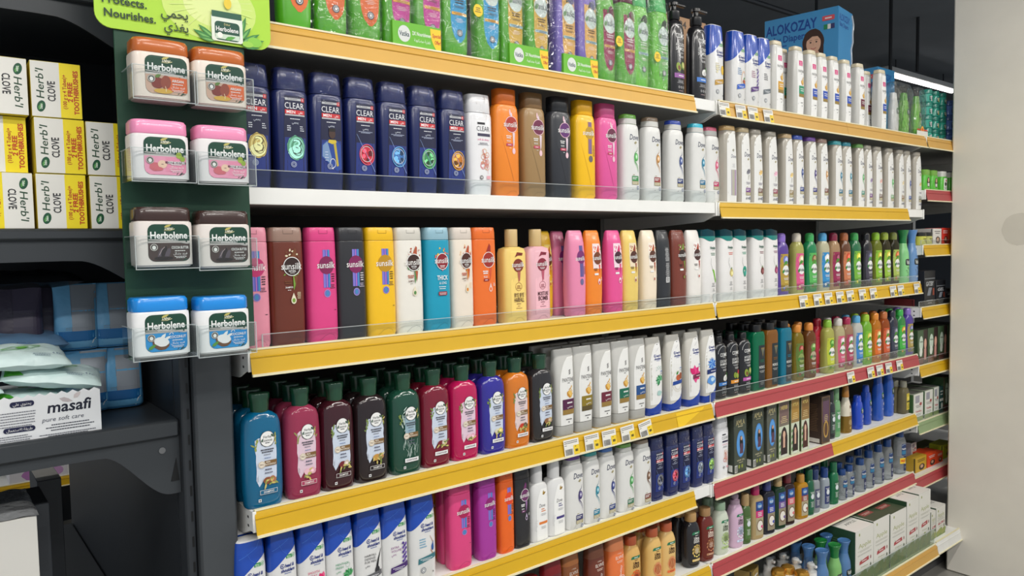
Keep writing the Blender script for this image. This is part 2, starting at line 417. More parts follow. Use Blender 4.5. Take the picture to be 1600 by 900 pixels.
def sunsilk(col=(200, 60, 120), disc=(150, 40, 90), art=0, cap=None, lines=(), textc=WHITE, leafs=((120, 160, 60), (235, 225, 190), (120, 70, 40)), small=0):
    h = 216; bd = Body([(0, 31, 19), (8, 33, 20.5), (60, 33.5, 20.5), (150, 33, 20), (188, 32.5, 19.5), (190, 32.2, 19.3)], 3.8, r1=.6)
    cp = Body([(190.6, 32.2, 19.3), (206, 32, 18.6), (216, 31, 17.5)], 3.8, r0=.4, r1=2)
    m = pl(col, .33, .15); mc = pl(cap, .3, .2) if cap else m
    bm, cm = MB(), MB(); bd.loft(bm, m); cp.loft(cm, mc)
    cx, zc = 6, 145
    d = Decal(); shade = tuple(int(v*.84) for v in col)
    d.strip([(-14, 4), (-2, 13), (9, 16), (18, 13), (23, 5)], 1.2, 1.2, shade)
    if art in (0, 3):
        d.rect(cx-8, 103, cx+8, 174, (88, 92, 196)); d.rect(cx-8, 103, cx-3, 174, (132, 120, 205)); d.rect(cx+4, 103, cx+7, 174, (70, 150, 190)) ; d.rect(cx-1, 103, cx+1.2, 174, (190, 120, 190))
        d.ell(cx, zc, 17, 17, disc, 28); d.ell(cx, 92, 7, 7.5, (110, 110, 190), 20); d.ring(cx, 92, 7.4, 1.1, (170, 150, 210)); d.ell(cx, 92, 3.4, 4.5, (70, 140, 190), 14)
        d.bars(cx+14, 128, 11, 4, (36, 32, 40) if sum(col) > 200 else (220, 216, 224), 2.0, 4.4); d.bars(cx+13, 108, 13, 3, (60, 40, 60) if sum(col) > 200 else (210, 200, 220), 1.2, 3); d.rect(cx+15, 60, cx+20, 61, (40, 40, 40))
    elif art == 1 and lines:
        splash(d, cx, zc+4, leafs, sum(col), 18, 22); d.ell(cx, zc, 17.4, 17.4, WHITE, 28); d.ell(cx, zc, 16, 16, disc, 28); d.bars(cx, zc-9, 14, 2, WHITE, 1.4, 3)
    elif art == 1:
        splash(d, cx, zc+4, leafs, sum(col), 18, 22); d.poly([(cx-4, zc+14), (cx+6, zc+33), (cx+9, zc+30), (cx+8, zc+12)], leafs[2])
        d.ell(cx, zc, 17.4, 17.4, WHITE, 28); d.ell(cx, zc, 16, 16, disc, 28)
        d.poly([(cx+1, zc-17), (cx+8, zc-17), (cx+5, zc-36), (cx+2, zc-44)], leafs[0]); d.poly([(cx+3, zc-18), (cx+10, zc-18), (cx+7, zc-40)], leafs[2])
        d.bars(cx-8, zc-27, 15, 2, leafs[2], 2.2, 3.6); d.text('SHAMPOO', cx-7, zc-38, 3, textc if sum(col) < 500 else (90, 40, 30), 15, bold=.02); d.bars(cx-7, zc-43, 10, 1, textc if sum(col) < 500 else (90, 60, 50))
        d.ell(cx+1, zc-62, 5.2, 6.5, (235, 226, 200), 16); d.poly([(cx-4, zc-60), (cx+6, zc-60), (cx+1, zc-48)], (235, 226, 200)); d.ell(cx+1, zc-62, 3.2, 4, leafs[0], 12)
        d.bars(cx+12, zc-48, 8, 5, leafs[1], 1, 2.6); d.text('NATURAL', cx, zc-8.5, 3.2, WHITE, 14, bold=.02); d.bars(cx, zc-12, 14, 1, WHITE)
    else:
        d.ell(cx, zc, 17.4, 17.4, WHITE, 28); d.ell(cx, zc, 16.2, 16.2, disc, 28)
        d.poly([(cx-7, zc+18), (cx+2, zc+36), (cx+6, zc+30), (cx+6, zc+18)], disc)
        d.poly([(cx+1, zc-17), (cx+9, zc-17), (cx+6, zc-36), (cx+3, zc-46)], leafs[0])
        d.bars(cx-10, zc-25, 15, 2, textc, 2.8, 4.2); d.bars(cx-10, zc-36, 12, 2, textc, 1, 2.4); d.rrect(cx-16, zc-47, cx, zc-41, disc, 2); d.bars(cx-8, zc-44, 12, 1, textc, 1.4)
        d.ell(cx+4, zc-64, 5, 6.2, leafs[1], 16); d.poly([(cx-.5, zc-62), (cx+8.5, zc-62), (cx+4, zc-50)], leafs[1]); d.ell(cx+4, zc-64, 3, 3.8, col, 12); d.bars(cx+15, zc-52, 9, 3, textc, .9, 2.6)
    if not lines: d.text('sunsilk', cx-1, zc+.5, 11.5, textc, 41, bold=.006)
    else:
        d.text('sunsilk', cx-1, zc+2, 11, textc, 40, bold=.006)
        d.text(lines[0], cx-1, zc-34, 9, WHITE, 30, bold=.02); d.text(lines[1], cx, zc-45, 5.4, WHITE, 20); d.bars(cx-2, zc-53, 20, 2, WHITE, 1.4, 4); d.rrect(cx-13, zc-71, cx+11, zc-63, (150, 40, 60), 2); d.bars(cx-1, zc-66, 20, 2, WHITE, 1, 2.6)
    dc = Decal(); dc.rect(-9, 204, 11, 204.8, tuple(int(v*.7) for v in (cap or col))); dc.rect(-9, 211, -8.2, 204, tuple(int(v*.75) for v in (cap or col))); dc.rect(10.2, 211, 11, 204, tuple(int(v*.75) for v in (cap or col)))
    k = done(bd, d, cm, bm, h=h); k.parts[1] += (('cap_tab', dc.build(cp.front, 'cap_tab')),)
    return k

def sunsilk_tall(col, disc, art=1, cap=None, leafs=((230, 210, 220), (240, 200, 210), (120, 60, 40)), textc=WHITE):
    bd = Body([(0, 30, 19), (6, 33, 21), (120, 33.5, 21), (180, 33, 20.5), (194, 31.5, 19.5), (201, 29, 18)], 3.2, r1=1.5)
    cp = Body([(201.5, 27.5, 17.5), (236, 27.5, 17.5)], 3.2, r0=.6, r1=2)
    m = pl(col, .33, .15); mc = pl(cap or tuple(int(v*.86) for v in col), .35)
    bm, cm = MB(), MB(); bd.loft(bm, m); cp.loft(cm, mc)
    d = Decal(); cx, zc = 6, 158; shade = tuple(int(v*.88) for v in col)
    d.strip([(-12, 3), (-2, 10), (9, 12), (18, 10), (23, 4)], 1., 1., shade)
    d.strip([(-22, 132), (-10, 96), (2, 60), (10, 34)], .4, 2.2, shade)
    if art == 1:
        d.ell(cx-4, zc+26, 2, 7, leafs[1], 12); d.leaf(cx, zc+15, 12, 5, 1.6, leafs[0])
        d.ell(cx, zc, 18, 18, leafs[1], 28); d.ell(cx, zc, 16.6, 16.6, disc, 28)
        d.poly([(cx+2, zc-18), (cx+9, zc-18), (cx+7, zc-44), (cx+4, zc-52)], leafs[0]); d.ell(cx+5, zc-58, 4.6, 7, leafs[1], 14)
        d.bars(cx-9, zc-26, 14, 2, textc, 2.2, 4); d.bars(cx-9, zc-36, 12, 2, textc, .9, 2.2); d.rrect(cx-16, zc-48, cx+2, zc-42, (196, 74, 100), 2); d.bars(cx-7, zc-45, 13, 1, textc, 1.4); d.bars(cx-5, zc-52, 8, 1, textc)
    else:
        d.rect(cx-5, zc-50, cx+8, zc+26, (150, 110, 120)); d.rect(cx, zc-50, cx+3, zc+26, (120, 90, 160)); d.ell(cx+1, zc, 15, 15, (190, 150, 40), 26); d.ell(cx+3, zc-62, 7, 8, (110, 100, 104)); d.bars(cx+14, zc-30, 9, 8, (90, 50, 60), 1.4, 3.4)
    d.text('sunsilk', cx-2, zc, 11.5, textc, 40, bold=.006)
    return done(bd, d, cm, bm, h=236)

def sunsilk_pump(col, disc, l1, l2, textc):
    bd = Body([(0, 32, 19), (4, 33.5, 20), (120, 33, 20), (158, 32.5, 19.5), (168, 29, 18), (172, 18, 14)], 4.2, r1=1)
    cp = Body([(172.5, 15, 13.5), (212, 15, 13.5)], 2.2, r0=.5, r1=1.5)
    bm, cm = MB(), MB(); bd.loft(bm, pl(col, .35)); cp.loft(cm, pl((214, 184, 128), .3, .2))
    d = Decal(); cx = 4
    d.rrect(-17, 14, 26, 163, tuple(min(255, int(v*1.03)) for v in col), 4)
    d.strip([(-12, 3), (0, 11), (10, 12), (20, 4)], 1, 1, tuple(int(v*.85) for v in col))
    d.poly([(cx-10, 148), (cx-3, 160), (cx+14, 158), (cx+12, 152), (cx-1, 152)], disc); d.bars(cx+6, 155, 12, 1, textc, 1.2)
    d.ell(cx, 130, 15, 15, disc, 26); d.poly([(cx-3, 116), (cx+6, 116), (cx+4, 96), (cx, 92)], tuple(min(255, v+50) for v in disc))
    d.text('sunsilk', cx, 132, 10.5, WHITE, 37, bold=.006); d.bars(cx, 123, 16, 2, WHITE, 1.2, 2.6)
    d.ring(cx, 82, 9.5, .8, disc, 26); d.bars(cx, 84, 12, 3, disc, 1.4, 3)
    d.text(l1, cx+1, 63, 8.5, (70, 24, 34), 32 if l1 == 'MOISTURE' else 28, bold=.012); d.text(l2, cx+1, 52, 10, (70, 24, 34), 29, bold=.012); d.bars(cx, 43, 20, 1, (120, 50, 60), 1.4); d.bars(cx, 38, 12, 1, (150, 70, 60), 1); d.bars(cx, 33, 26, 1, (120, 50, 60), 1)
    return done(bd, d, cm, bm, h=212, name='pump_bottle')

def sunsilk_cond(col, disc, art=2, leafs=((240, 226, 226), (150, 60, 50), (120, 70, 40)), back=0, textc=WHITE):
    """stands on its lid: narrower rounded head, lid at the foot"""
    bd = Body(cr([(20, 30, 19.5), (70, 31.5, 20), (130, 31, 19), (180, 28.5, 15), (203, 25.5, 9), (209, 24, 6.5)], 3), 3.0, r1=2.5)
    cp = Body([(0, 27.5, 18), (5, 29, 19), (19.5, 29.8, 19.3)], 3.2, r0=2, r1=.6)
    m = pl(col, .33, .15); bm, cm = MB(), MB(); bd.loft(bm, m); cp.loft(cm, pl(tuple(int(v*.94) for v in col), .3))
    d = Decal(); cx, zc = 6, 140; dk = tuple(int(v*.5) for v in col)
    if back:
        d.rrect(-6, 66, 18, 166, (58, 60, 62), 2); d.bars(6, 160, 19, 14, (220, 220, 220), 1.1, 2.6); d.bars(6, 120, 19, 16, (210, 210, 210), 1.1, 2.6); d.rect(-2, 68, 14, 82, (235, 235, 235)); d.bars(6, 80, 14, 4, (30, 30, 30), 2, 3)
    else:
        if art == 0:
            d.rect(cx-4, 96, cx+9, 172, (86, 90, 150)); d.rect(cx+1, 96, cx+5, 172, (120, 84, 150)); d.ell(cx+2, zc+4, 16, 16, disc, 28); d.ell(cx+2, 84, 6.4, 8, (110, 104, 150)); d.bars(cx+14, 120, 12, 6, (50, 40, 60), 1.4, 3.4)
        else:
            d.rows(lambda z: (cx-19+abs(z-zc)*.06, cx+17-max(0, z-165)*.6), zc-26, zc+36, leafs[0], 6); 
            d.poly([(cx-5, zc+14), (cx+5, zc+33), (cx+8, zc+28), (cx+8, zc+12)], leafs[1]); d.ring(cx-12, zc+27, 2.6, 1.2, leafs[1], 12)
            for q in range(6): d.leaf(cx-14+q*5, zc+16+(q % 3)*4, 6, 4, q*1.1, leafs[2] if q % 2 else leafs[1])
            d.ell(cx, zc, 15.6, 15.6, disc, 28); d.poly([(cx+3, zc-16), (cx+10, zc-16), (cx+7, zc-42)], leafs[1])
            d.bars(cx-9, zc-26, 13, 2, dk, 2.2, 3.6); d.rrect(cx-14, zc-42, cx+1, zc-37, WHITE, 2); d.ell(cx+4, zc-58, 5, 7.4, leafs[0], 16); d.ell(cx+4, zc-60, 3, 4, leafs[1], 12); d.bars(cx+14, zc-48, 8, 4, textc, .9, 2.4)
        d.text('sunsilk', cx-1, zc+1, 10.5, textc, 36, bold=.006)
    d2 = Decal(); d2.strip([(-12, 2), (0, 13), (12, 14), (22, 3)], 1, 1, tuple(int(v*.8) for v in col))
    k = done(bd, d, cm, bm, h=209, name='conditioner_bottle'); k.parts[1] += (('lid_lip', d2.build(cp.front, 'lid_lip')),)
    return k

def dove_art(d, cx, zt, sw, band, wide=30, tagc=(168, 158, 120), art='swirl'):
    d.text('Dove', cx-1, zt, 13.5, (26, 34, 78), wide*1.12, shear=.22, bold=.008)
    d.poly([(cx-2, zt-14), (cx+4, zt-9.5), (cx+9, zt-13), (cx+3, zt-18)], (176, 166, 128)); d.leaf(cx-2, zt-16, 8, 3.4, .5, (150, 140, 104))
    if art == 'swirl':
        d.strip([(cx+12, zt-24), (cx+9, zt-33), (cx+3, zt-38), (cx-1, zt-44)], .4, 3, sw)
        d.ell(cx+5, zt-50, 8, 10.5, sw, 22); d.ell(cx+6, zt-49, 4.6, 6.4, tuple(min(255, v+70) for v in sw), 16); d.ell(cx+6, zt-49, 2, 3, WHITE, 10)
        d.strip([(cx-2, zt-50), (cx+1, zt-62), (cx+9, zt-71), (cx+14, zt-86)], 3.4, .5, sw); d.strip([(cx-3, zt-54), (cx-1, zt-64), (cx+7, zt-75), (cx+12, zt-90)], 1.6, .3, tuple(min(255, v+50) for v in sw))
    elif art == 'bloom':
        for q in range(7): d.leaf(cx+6, zt-56, 15, 6, 1.0+q*.33, sw if q % 2 else tuple(min(255, v+60) for v in sw))
        d.strip([(cx+4, zt-60), (cx+2, zt-74)], 2, 1, (120, 120, 80))
    d.bars(cx-5, zt-95, 10, 1, tagc, 1.6)
    d.rect(cx-12, zt-111, cx+13, zt-98, band); d.bars(cx-10, zt-102, 18, 2, WHITE, 1.8, 3.6, 'l'); d.rect(cx-12, zt-120, cx+13, zt-111, tagc); d.bars(cx-10, zt-114, 20, 2, (245, 240, 225), 1.1, 3.2, 'l')
    seal(d, cx+10, zt-128, 4.4, (70, 90, 140)); d.bars(cx-10, zt-132, 7, 1, (90, 90, 110))

def dove(capc, sw, band, h=218, w=33.):
    k = h/218
    bd = Body([(0, w-2.5, 19), (5*k, w-.3, 20.5), (40*k, w, 21), (150*k, w-1, 20), (178*k, w-2, 19), (188*k, w-4, 18), (193*k, w-7.5, 16.5)], 3.2, r1=1.2)
    cp = Body([(193.6*k, w-8.2, 16.2), (212*k, w-9, 15.4), (218*k, w-9.5, 15)], 3.2, r0=.4, r1=2)
    bm, cm = MB(), MB(); bd.loft(bm, pl((226, 226, 223), .3, .2)); cp.loft(cm, pl(capc, .25, .2))
    cp.band(cm, pl((206, 206, 202), .25), 193.7*k, 207*k, .4, 2)
    d = Decal(); dove_art(d, 6, 160*k, sw, band)
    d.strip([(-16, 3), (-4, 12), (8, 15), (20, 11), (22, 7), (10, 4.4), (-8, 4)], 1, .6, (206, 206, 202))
    return done(bd, d, cm, bm, h=h)

def dove_inv(sw, band, art='bloom', zt=150, h=225, w=33., capc=(186, 180, 168), topc=None):
    """white bottle, flat top with a pearly frame round a white arched front panel"""
    bd = Body(cr([(0, w-1, 20), (30, w, 21), (110, w-.8, 20.5), (180, w-3.5, 18.5), (h-14, w-6, 16.5)], 2), 3.3, r1=.6)
    cp = Body([(h-13.6, w-6.2, 16.3), (h, w-7, 15.6)], 3.3, r0=.4, r1=1.6)
    pear = pl((180, 174, 162), .22, .3); bm, cm = MB(), MB(); bd.loft(bm, pear); cp.loft(cm, pl(topc or capc, .25, .2))
    d = Decal()
    def f(z):
        a, b = bd.ab(z); q = max(0, (z-(h-52))/38); return (-a*.72+ (a*1.3)*(1-math.sqrt(max(0, 1-q*q))), a*.93)
    d.rows(f, 2, h-15, (232, 232, 229), 16, 6)
    if art == 'deco':
        d.poly([(0, zt+20), (6, zt+25), (11, zt+21), (5, zt+15)], (150, 148, 130)); d.text('Dove', 6, zt+3, 10.5, (30, 40, 88), 25, shear=.28); d.bars(6, zt-20, 18, 3, (150, 150, 160), 1.2, 4)
        for q, c in enumerate(((166, 160, 168), (196, 190, 176), (168, 176, 150), (190, 160, 180), (150, 140, 170))): d.rect(-7+q*5, zt-110, -2+q*5, zt-36, c)
    else:
        d.bars(6, zt+14, 8, 1, (70, 70, 90), 2.6); dove_art(d, 6, zt, sw, band, 28, art=art)
        if art == 'bloom':
            d.bars(6, zt-82, 22, 2, (120, 110, 130), 1.6, 4)
            for q in range(3): d.leaf(-4+q*8, zt-132, 8, 4, 1.2, (110, 110, 120))
    return done(bd, d, cm, bm, h=h)

def dove_pump(orange):
    bd = Body([(0, 27, 18.5), (4, 29.5, 20), (110, 29.5, 20), (128, 28, 19), (137, 23, 17), (140, 17, 14)], 3.2, r1=1)
    cp = Body([(140.5, 15.5, 14.5), (158, 15.5, 14.5), (160, 15.8, 14.8), (182, 14.5, 13.5)], 2.3, r0=.4, r1=2.5)
    bm, cm = MB(), MB(); bd.loft(bm, pl((226, 226, 225), .3, .2)); cp.loft(cm, pl((240, 240, 240), .28, .2))
    d = Decal(); d.rows(lambda z: (-16+14*max(0, (z-80)/45)**2, 26), 4, 126, (246, 246, 244), 10)
    d.leaf(3, 113, 13, 6, .35, (146, 112, 40)); d.leaf(5, 114, 9, 4, 1.2, (176, 146, 60)); d.text('Dove', 2, 87, 8.5, (60, 60, 66), 20, shear=.2)
    d.bars(4, 78, 16, 1, orange, 2.4, 2, 'c'); d.bars(6, 73, 22, 1, orange, 2.4); d.bars(6, 67, 22, 3, (150, 150, 156), .9, 2.2); d.rect(-9, 42, 20, 48, orange); d.bars(6, 36, 24, 3, (150, 150, 150), .9, 2.4)
    d.text('Dove', -20, 42, 12, (226, 226, 226), 28, shear=.2, rot=1.4)
    return done(bd, d, cm, bm, h=182, name='pump_bottle')

def pant_swirl(d, cx, z, s=1.):
    g1, g2 = (196, 140, 50), (232, 190, 100)
    d.ell(cx+1, z, 8*s, 10*s, g1, 16, .18, .5, 4); d.ell(cx+2, z+2*s, 5*s, 8*s, g2, 14, .2, .6, 8); d.strip([(cx+8*s, z+18*s), (cx+3*s, z+12*s), (cx+9*s, z+6*s), (cx, z), (cx+5*s, z-8*s)], 3*s, 2*s, g2); d.strip([(cx-2*s, z+10*s), (cx+4*s, z+14*s), (cx+7*s, z+20*s)], 2*s, .8*s, g1)
def pantene_cond(band, gold=(150, 120, 60)):
    h = 213
    bd = Body(cr([(27, 28, 18), (70, 29.5, 18.5), (140, 31, 17.5), (190, 31.5, 13), (h, 31, 9)], 3), 3.4, r1=2.5)
    cp = Body([(0, 27, 17.5), (26.5, 28, 18)], 3.4, r0=2, r1=.5)
    bm, cm = MB(), MB(); bd.loft(bm, pl((202, 201, 196), .25, .3)); cp.loft(cm, pl((168, 167, 162), .2, .4))
    cp.band(cm, tint((206, 168, 84), .8), .4, 3, .2, 2)
    d = Decal()
    def f(z):
        a, b = bd.ab(z); q = max(0, (z-118)/82); return (-a*.7+a*1.55*(1-math.sqrt(max(0, 1-q*q))), a*.96)
    d.rows(f, 28, 200, (234, 234, 231), 18, 6)
    cx = 4
    for q in range(3): d.leaf(cx+3, 150+q*4, 9, 2.6, .5, (70, 66, 66))
    d.text('PANTENE', cx+1, 138, 9.5, (50, 46, 50), 38); d.bars(cx+2, 130, 11, 1, (80, 76, 76), 1.8); pant_swirl(d, cx+4, 103, 1.05)
    d.rect(cx-19, 66, cx+20, 91, band); d.rect(cx-19, 54, cx+20, 66, gold); d.text('MILKY', cx+4, 82, 4.5, WHITE, 24, bold=.02) if 0 else d.bars(cx+4, 82, 26, 1, WHITE, 3.6); d.text('\uFEF2\uFEE4\uFEA4\uFEF3', cx+4, 73, 5, WHITE, 18)
    d.bars(cx+1, 42, 30, 1, (60, 56, 60), 2); d.rect(cx-1, 34, cx+2, 37, (60, 60, 60))
    return done(bd, d, cm, bm, h=h, name='conditioner_bottle', a=31.5)

def pantene(band):
    h = 221
    bd = Body([(0, 28.5, 18), (40, 30.5, 19.5), (120, 30, 19), (200, 26.5, 16.5), (207, 25.5, 16)], 3.3, r1=1)
    cp = Body([(207.5, 24.5, 15.5), (h, 23.5, 14.5)], 3.3, r0=.4, r1=2.5)
    bm, cm = MB(), MB(); bd.loft(bm, pl((206, 205, 200), .25, .25)); cp.loft(cm, pl((218, 206, 176), .2, .4)); 
    d = Decal(); cx = 4
    d.rows(lambda z: (-17+max(0, z-150)*.1, 27-max(0, z-40)*.035), 3, 200, (240, 240, 238), 8)
    d.rect(-8, 160, 14, 176, (214, 60, 126)); d.bars(3, 171, 16, 3, (250, 200, 220), 1.6, 4)
    d.text('PANTENE', cx, 143, 8, (50, 46, 50), 32); d.bars(cx+2, 135, 11, 1, (80, 76, 76), 1.6); pant_swirl(d, cx+6, 108, .95)
    d.rect(cx-14, 72, cx+20, 97, band); d.rect(cx-14, 62, cx+20, 72, (150, 124, 60)); d.bars(cx+4, 88, 22, 2, WHITE, 2.4, 6); d.bars(cx+3, 44, 20, 1, (60, 56, 60), 1.8); d.rect(cx+2, 33, cx+5, 36, (60, 60, 60))
    return done(bd, d, cm, bm, h=h, zm=60)

def hs_text(d, cx, z, s=1.):
    d.ell(cx-11*s, z+4.5*s, 4.6*s, 4.6*s, (30, 52, 130), 18); d.ring(cx-11*s, z+4.5*s, 3*s, .9*s, WHITE, 14); d.poly([(cx-12*s, z+4*s), (cx-6*s, z+7*s), (cx-6*s, z+5*s)], WHITE)
    d.text('head &', cx+5*s, z+4.5*s, 6*s, (30, 52, 130), 21*s, shear=.25, bold=.03); d.text('shoulders', cx+1*s, z-4*s, 6*s, (30, 52, 130), 31*s, shear=.25, bold=.03); d.bars(cx+1*s, z-10*s, 24*s, 1, (60, 90, 170), 1.2*s)
def hs(art='plain', ink1=(120, 120, 124), band=(90, 90, 96), h=184, lines=('', ''), seed=0, w=31.5):
    k = h/184
    bd = Body([(0, w-3.5, 18.5), (4*k, w-1, 20), (60*k, w, 20.5), (130*k, w-.4, 20), (168*k, w-3, 18), (h, w-5, 16)], 3.3, r1=3.5)
    bm, cm = MB(), MB(); bd.loft(bm, pl((226, 226, 225), .3, .2))
    bd.band(cm, pl((24, 74, 178), .22, .4), lambda x: (134+x*.72)*k, h-3.2, .45, 6)
    # flip lid on top of the slanted cap
    d = Decal(); cx = 4
    d.rect(4, 133*k, 17, 140*k, (40, 140, 70)); d.bars(10.5, 137*k, 9, 2, WHITE, 1, 2.6); d.ring(21, 137*k, 4, .8, (70, 160, 90), 14); d.leaf(19, 135*k, 5, 2.4, .9, (70, 160, 90))
    hs_text(d, cx+2, 116*k)
    z = 92*k
    if lines[0]:
        for q, t in enumerate(lines): d.text(t, -15, z-q*6.5, 4.4, ink1, None, al='l')
        d.text('\uFEF2\uFEE4\uFEA4\uFEF3', -9, z-len(lines)*6.5, 5, ink1, 11)
    else: d.bars(-14, z, 20, 4, ink1, 2.2, 5.4, 'l', seed)
    if art == 'flower':
        for q in range(5): d.leaf(18, 74*k, 15, 11, 1.3+q*.75, (222, 40, 110) if q % 2 else (236, 90, 140))
    elif art == 'mint':
        for q in range(7): d.leaf(14, 66*k, 15, 8, .6+q*.5, (40, 130, 70) if q % 2 else (90, 170, 110))
        d.ring(12, 88*k, 5, .7, (150, 190, 170))
    elif art == 'comb':
        d.strip([(26, 100*k), (17, 80*k), (12, 60*k), (16, 50*k)], 1, 9, (36, 36, 40)); d.ell(14, 58*k, 6, 9, (46, 46, 50))
    elif art == 'lavender':
        for q in range(16): d.ell(14+(q % 3)*4, (50+q*3.2)*k, 3, 3, (76, 48, 140) if q % 2 else (110, 80, 170), 8, .2, 0, q)
    elif art == 'drop':
        d.strip([(12, 96*k), (20, 80*k), (14, 64*k), (22, 52*k)], 1, 3, (190, 150, 130)); d.ell(18, 70*k, 3.4, 7, (40, 90, 160)); d.poly([(15, 72*k), (21, 72*k), (20, 84*k)], (40, 90, 160))
    elif art == 'almond':
        d.ring(16, 66*k, 13, 2.6, (226, 196, 176), 20, 26); d.ell(16, 62*k, 6, 5, (170, 70, 40), 14, .1); d.leaf(15, 66*k, 10, 5, .9, (70, 140, 60)); d.ell(21, 60*k, 4.5, 6, (196, 110, 60))
    elif art == 'lemon':
        d.ell(18, 78*k, 8, 13, (232, 190, 60), 16); d.ell(-8, 84*k, 5, 3, (232, 226, 190)); d.ell(-6, 78*k, 6, 3, (226, 216, 180)); d.ell(-8, 72*k, 5, 3, (232, 226, 190))
    d.poly([(-18, 40*k), (-17, 52*k), (25, 58*k), (26, 48*k)], band); d.bars(2, 49.5*k, 30, 2, (240, 240, 244), 1.2, 3)
    seal(d, -6, 26*k, 6.2, (120, 126, 136)); d.ell(18, 18*k, 1.3, 2, (50, 50, 56), 8)
    K = done(bd, d, cm, bm, h=h); dl = Decal(); dl.strip([(-24, 152*k), (-6, 160*k), (10, 168*k), (16, 179*k)], .8, .8, (70, 122, 216)); dl.strip([(-10, 162*k), (-2, 148*k), (6, 142*k)], .5, .7, (58, 108, 206)); K.parts[1] += (('lid_seam', dl.build(bd.front, 'lid_seam', .9)),); return K
def hs_cond(art, h=210):
    bd = Body(cr([(0, 26, 17.5), (6, 28, 19), (60, 30.5, 20), (130, 31.5, 18.5), (180, 30, 13), (h, 28, 7)], 3), 3.0, r1=3)
    bm, cm = MB(), MB(); bd.loft(bm, pl((206, 203, 194), .25, .25)); bd.band(cm, pl((28, 64, 160), .25, .3), .8, lambda x: 26+.012*(x+8)**2+x*.35, .45, 4)
    d = Decal()
    def f(z):
        a, b = bd.ab(z); q = max(0, (z-120)/80); return (-a*.78+a*1.5*(1-math.sqrt(max(0, 1-q*q))), a*.95)
    d.rows(f, 44, 200, (235, 235, 233), 16, 6); d.rows(lambda z: (-bd.ab(z)[0]*.8, bd.ab(z)[0]*(.95-max(0, 46-z)*.05)), 30, 44, (235, 235, 233), 3, 6)
    d.bars(10, 190, 8, 1, (80, 80, 90), 2); d.strip([(2, 172), (8, 176), (14, 182)], .6, .8, (150, 150, 160)); hs_text(d, 6, 156, .92)
    if art == 'mint':
        for q in range(8): d.leaf(10, 94, 17, 8, .3+q*.55, (36, 130, 76) if q % 2 else (120, 186, 140))
        d.ell(8, 60, 9, 7, (170, 206, 200), 16, .2)
        for q in range(8): d.ell(-2+q*3, 122+(q*7) % 11, 1.4, 1.4, (150, 190, 180), 8)
    elif art == 'almond':
        d.ring(4, 82, 24, 3, (226, 222, 214), 26, 30); d.ring(4, 78, 16, 2, (216, 210, 200), 24, 20); d.ell(6, 92, 10, 8, (190, 90, 50), 16, .1); d.ell(16, 96, 7, 9, (150, 80, 50), 14); d.leaf(-2, 100, 13, 7, .9, (70, 140, 60)); d.poly([(-18, 72), (-17, 82), (28, 86), (28, 76)], (30, 70, 150))
    elif art == 'flower':
        for q in range(6): d.leaf(-4, 92, 26, 16, -1.4+q*.75, (214, 30, 110) if q % 2 else (232, 70, 140))
        d.poly([(-12, 78), (-12, 90), (28, 96), (28, 84)], (120, 30, 70)); d.bars(10, 87, 26, 1, WHITE, 1.6)
    else:
        for q in range(12): d.leaf(2, 112, 20, 7, q*.53, (50, 110, 200) if q % 2 else (130, 180, 230))
        d.poly([(-20, 84), (-20, 97), (28, 101), (28, 88)], (30, 50, 110)); d.bars(6, 92, 34, 1, WHITE, 1.8); d.ell(-2, 66, 17, 13, (90, 150, 220), 18, .15); d.ell(2, 68, 9, 6, (190, 220, 240), 14, .2)
    d.bars(18, 118, 14, 1, (60, 110, 180), 2.4); d.bars(18, 113, 12, 2, (130, 140, 160), 1, 2)
    return done(bd, d, cm, bm, h=h, name='conditioner_bottle')

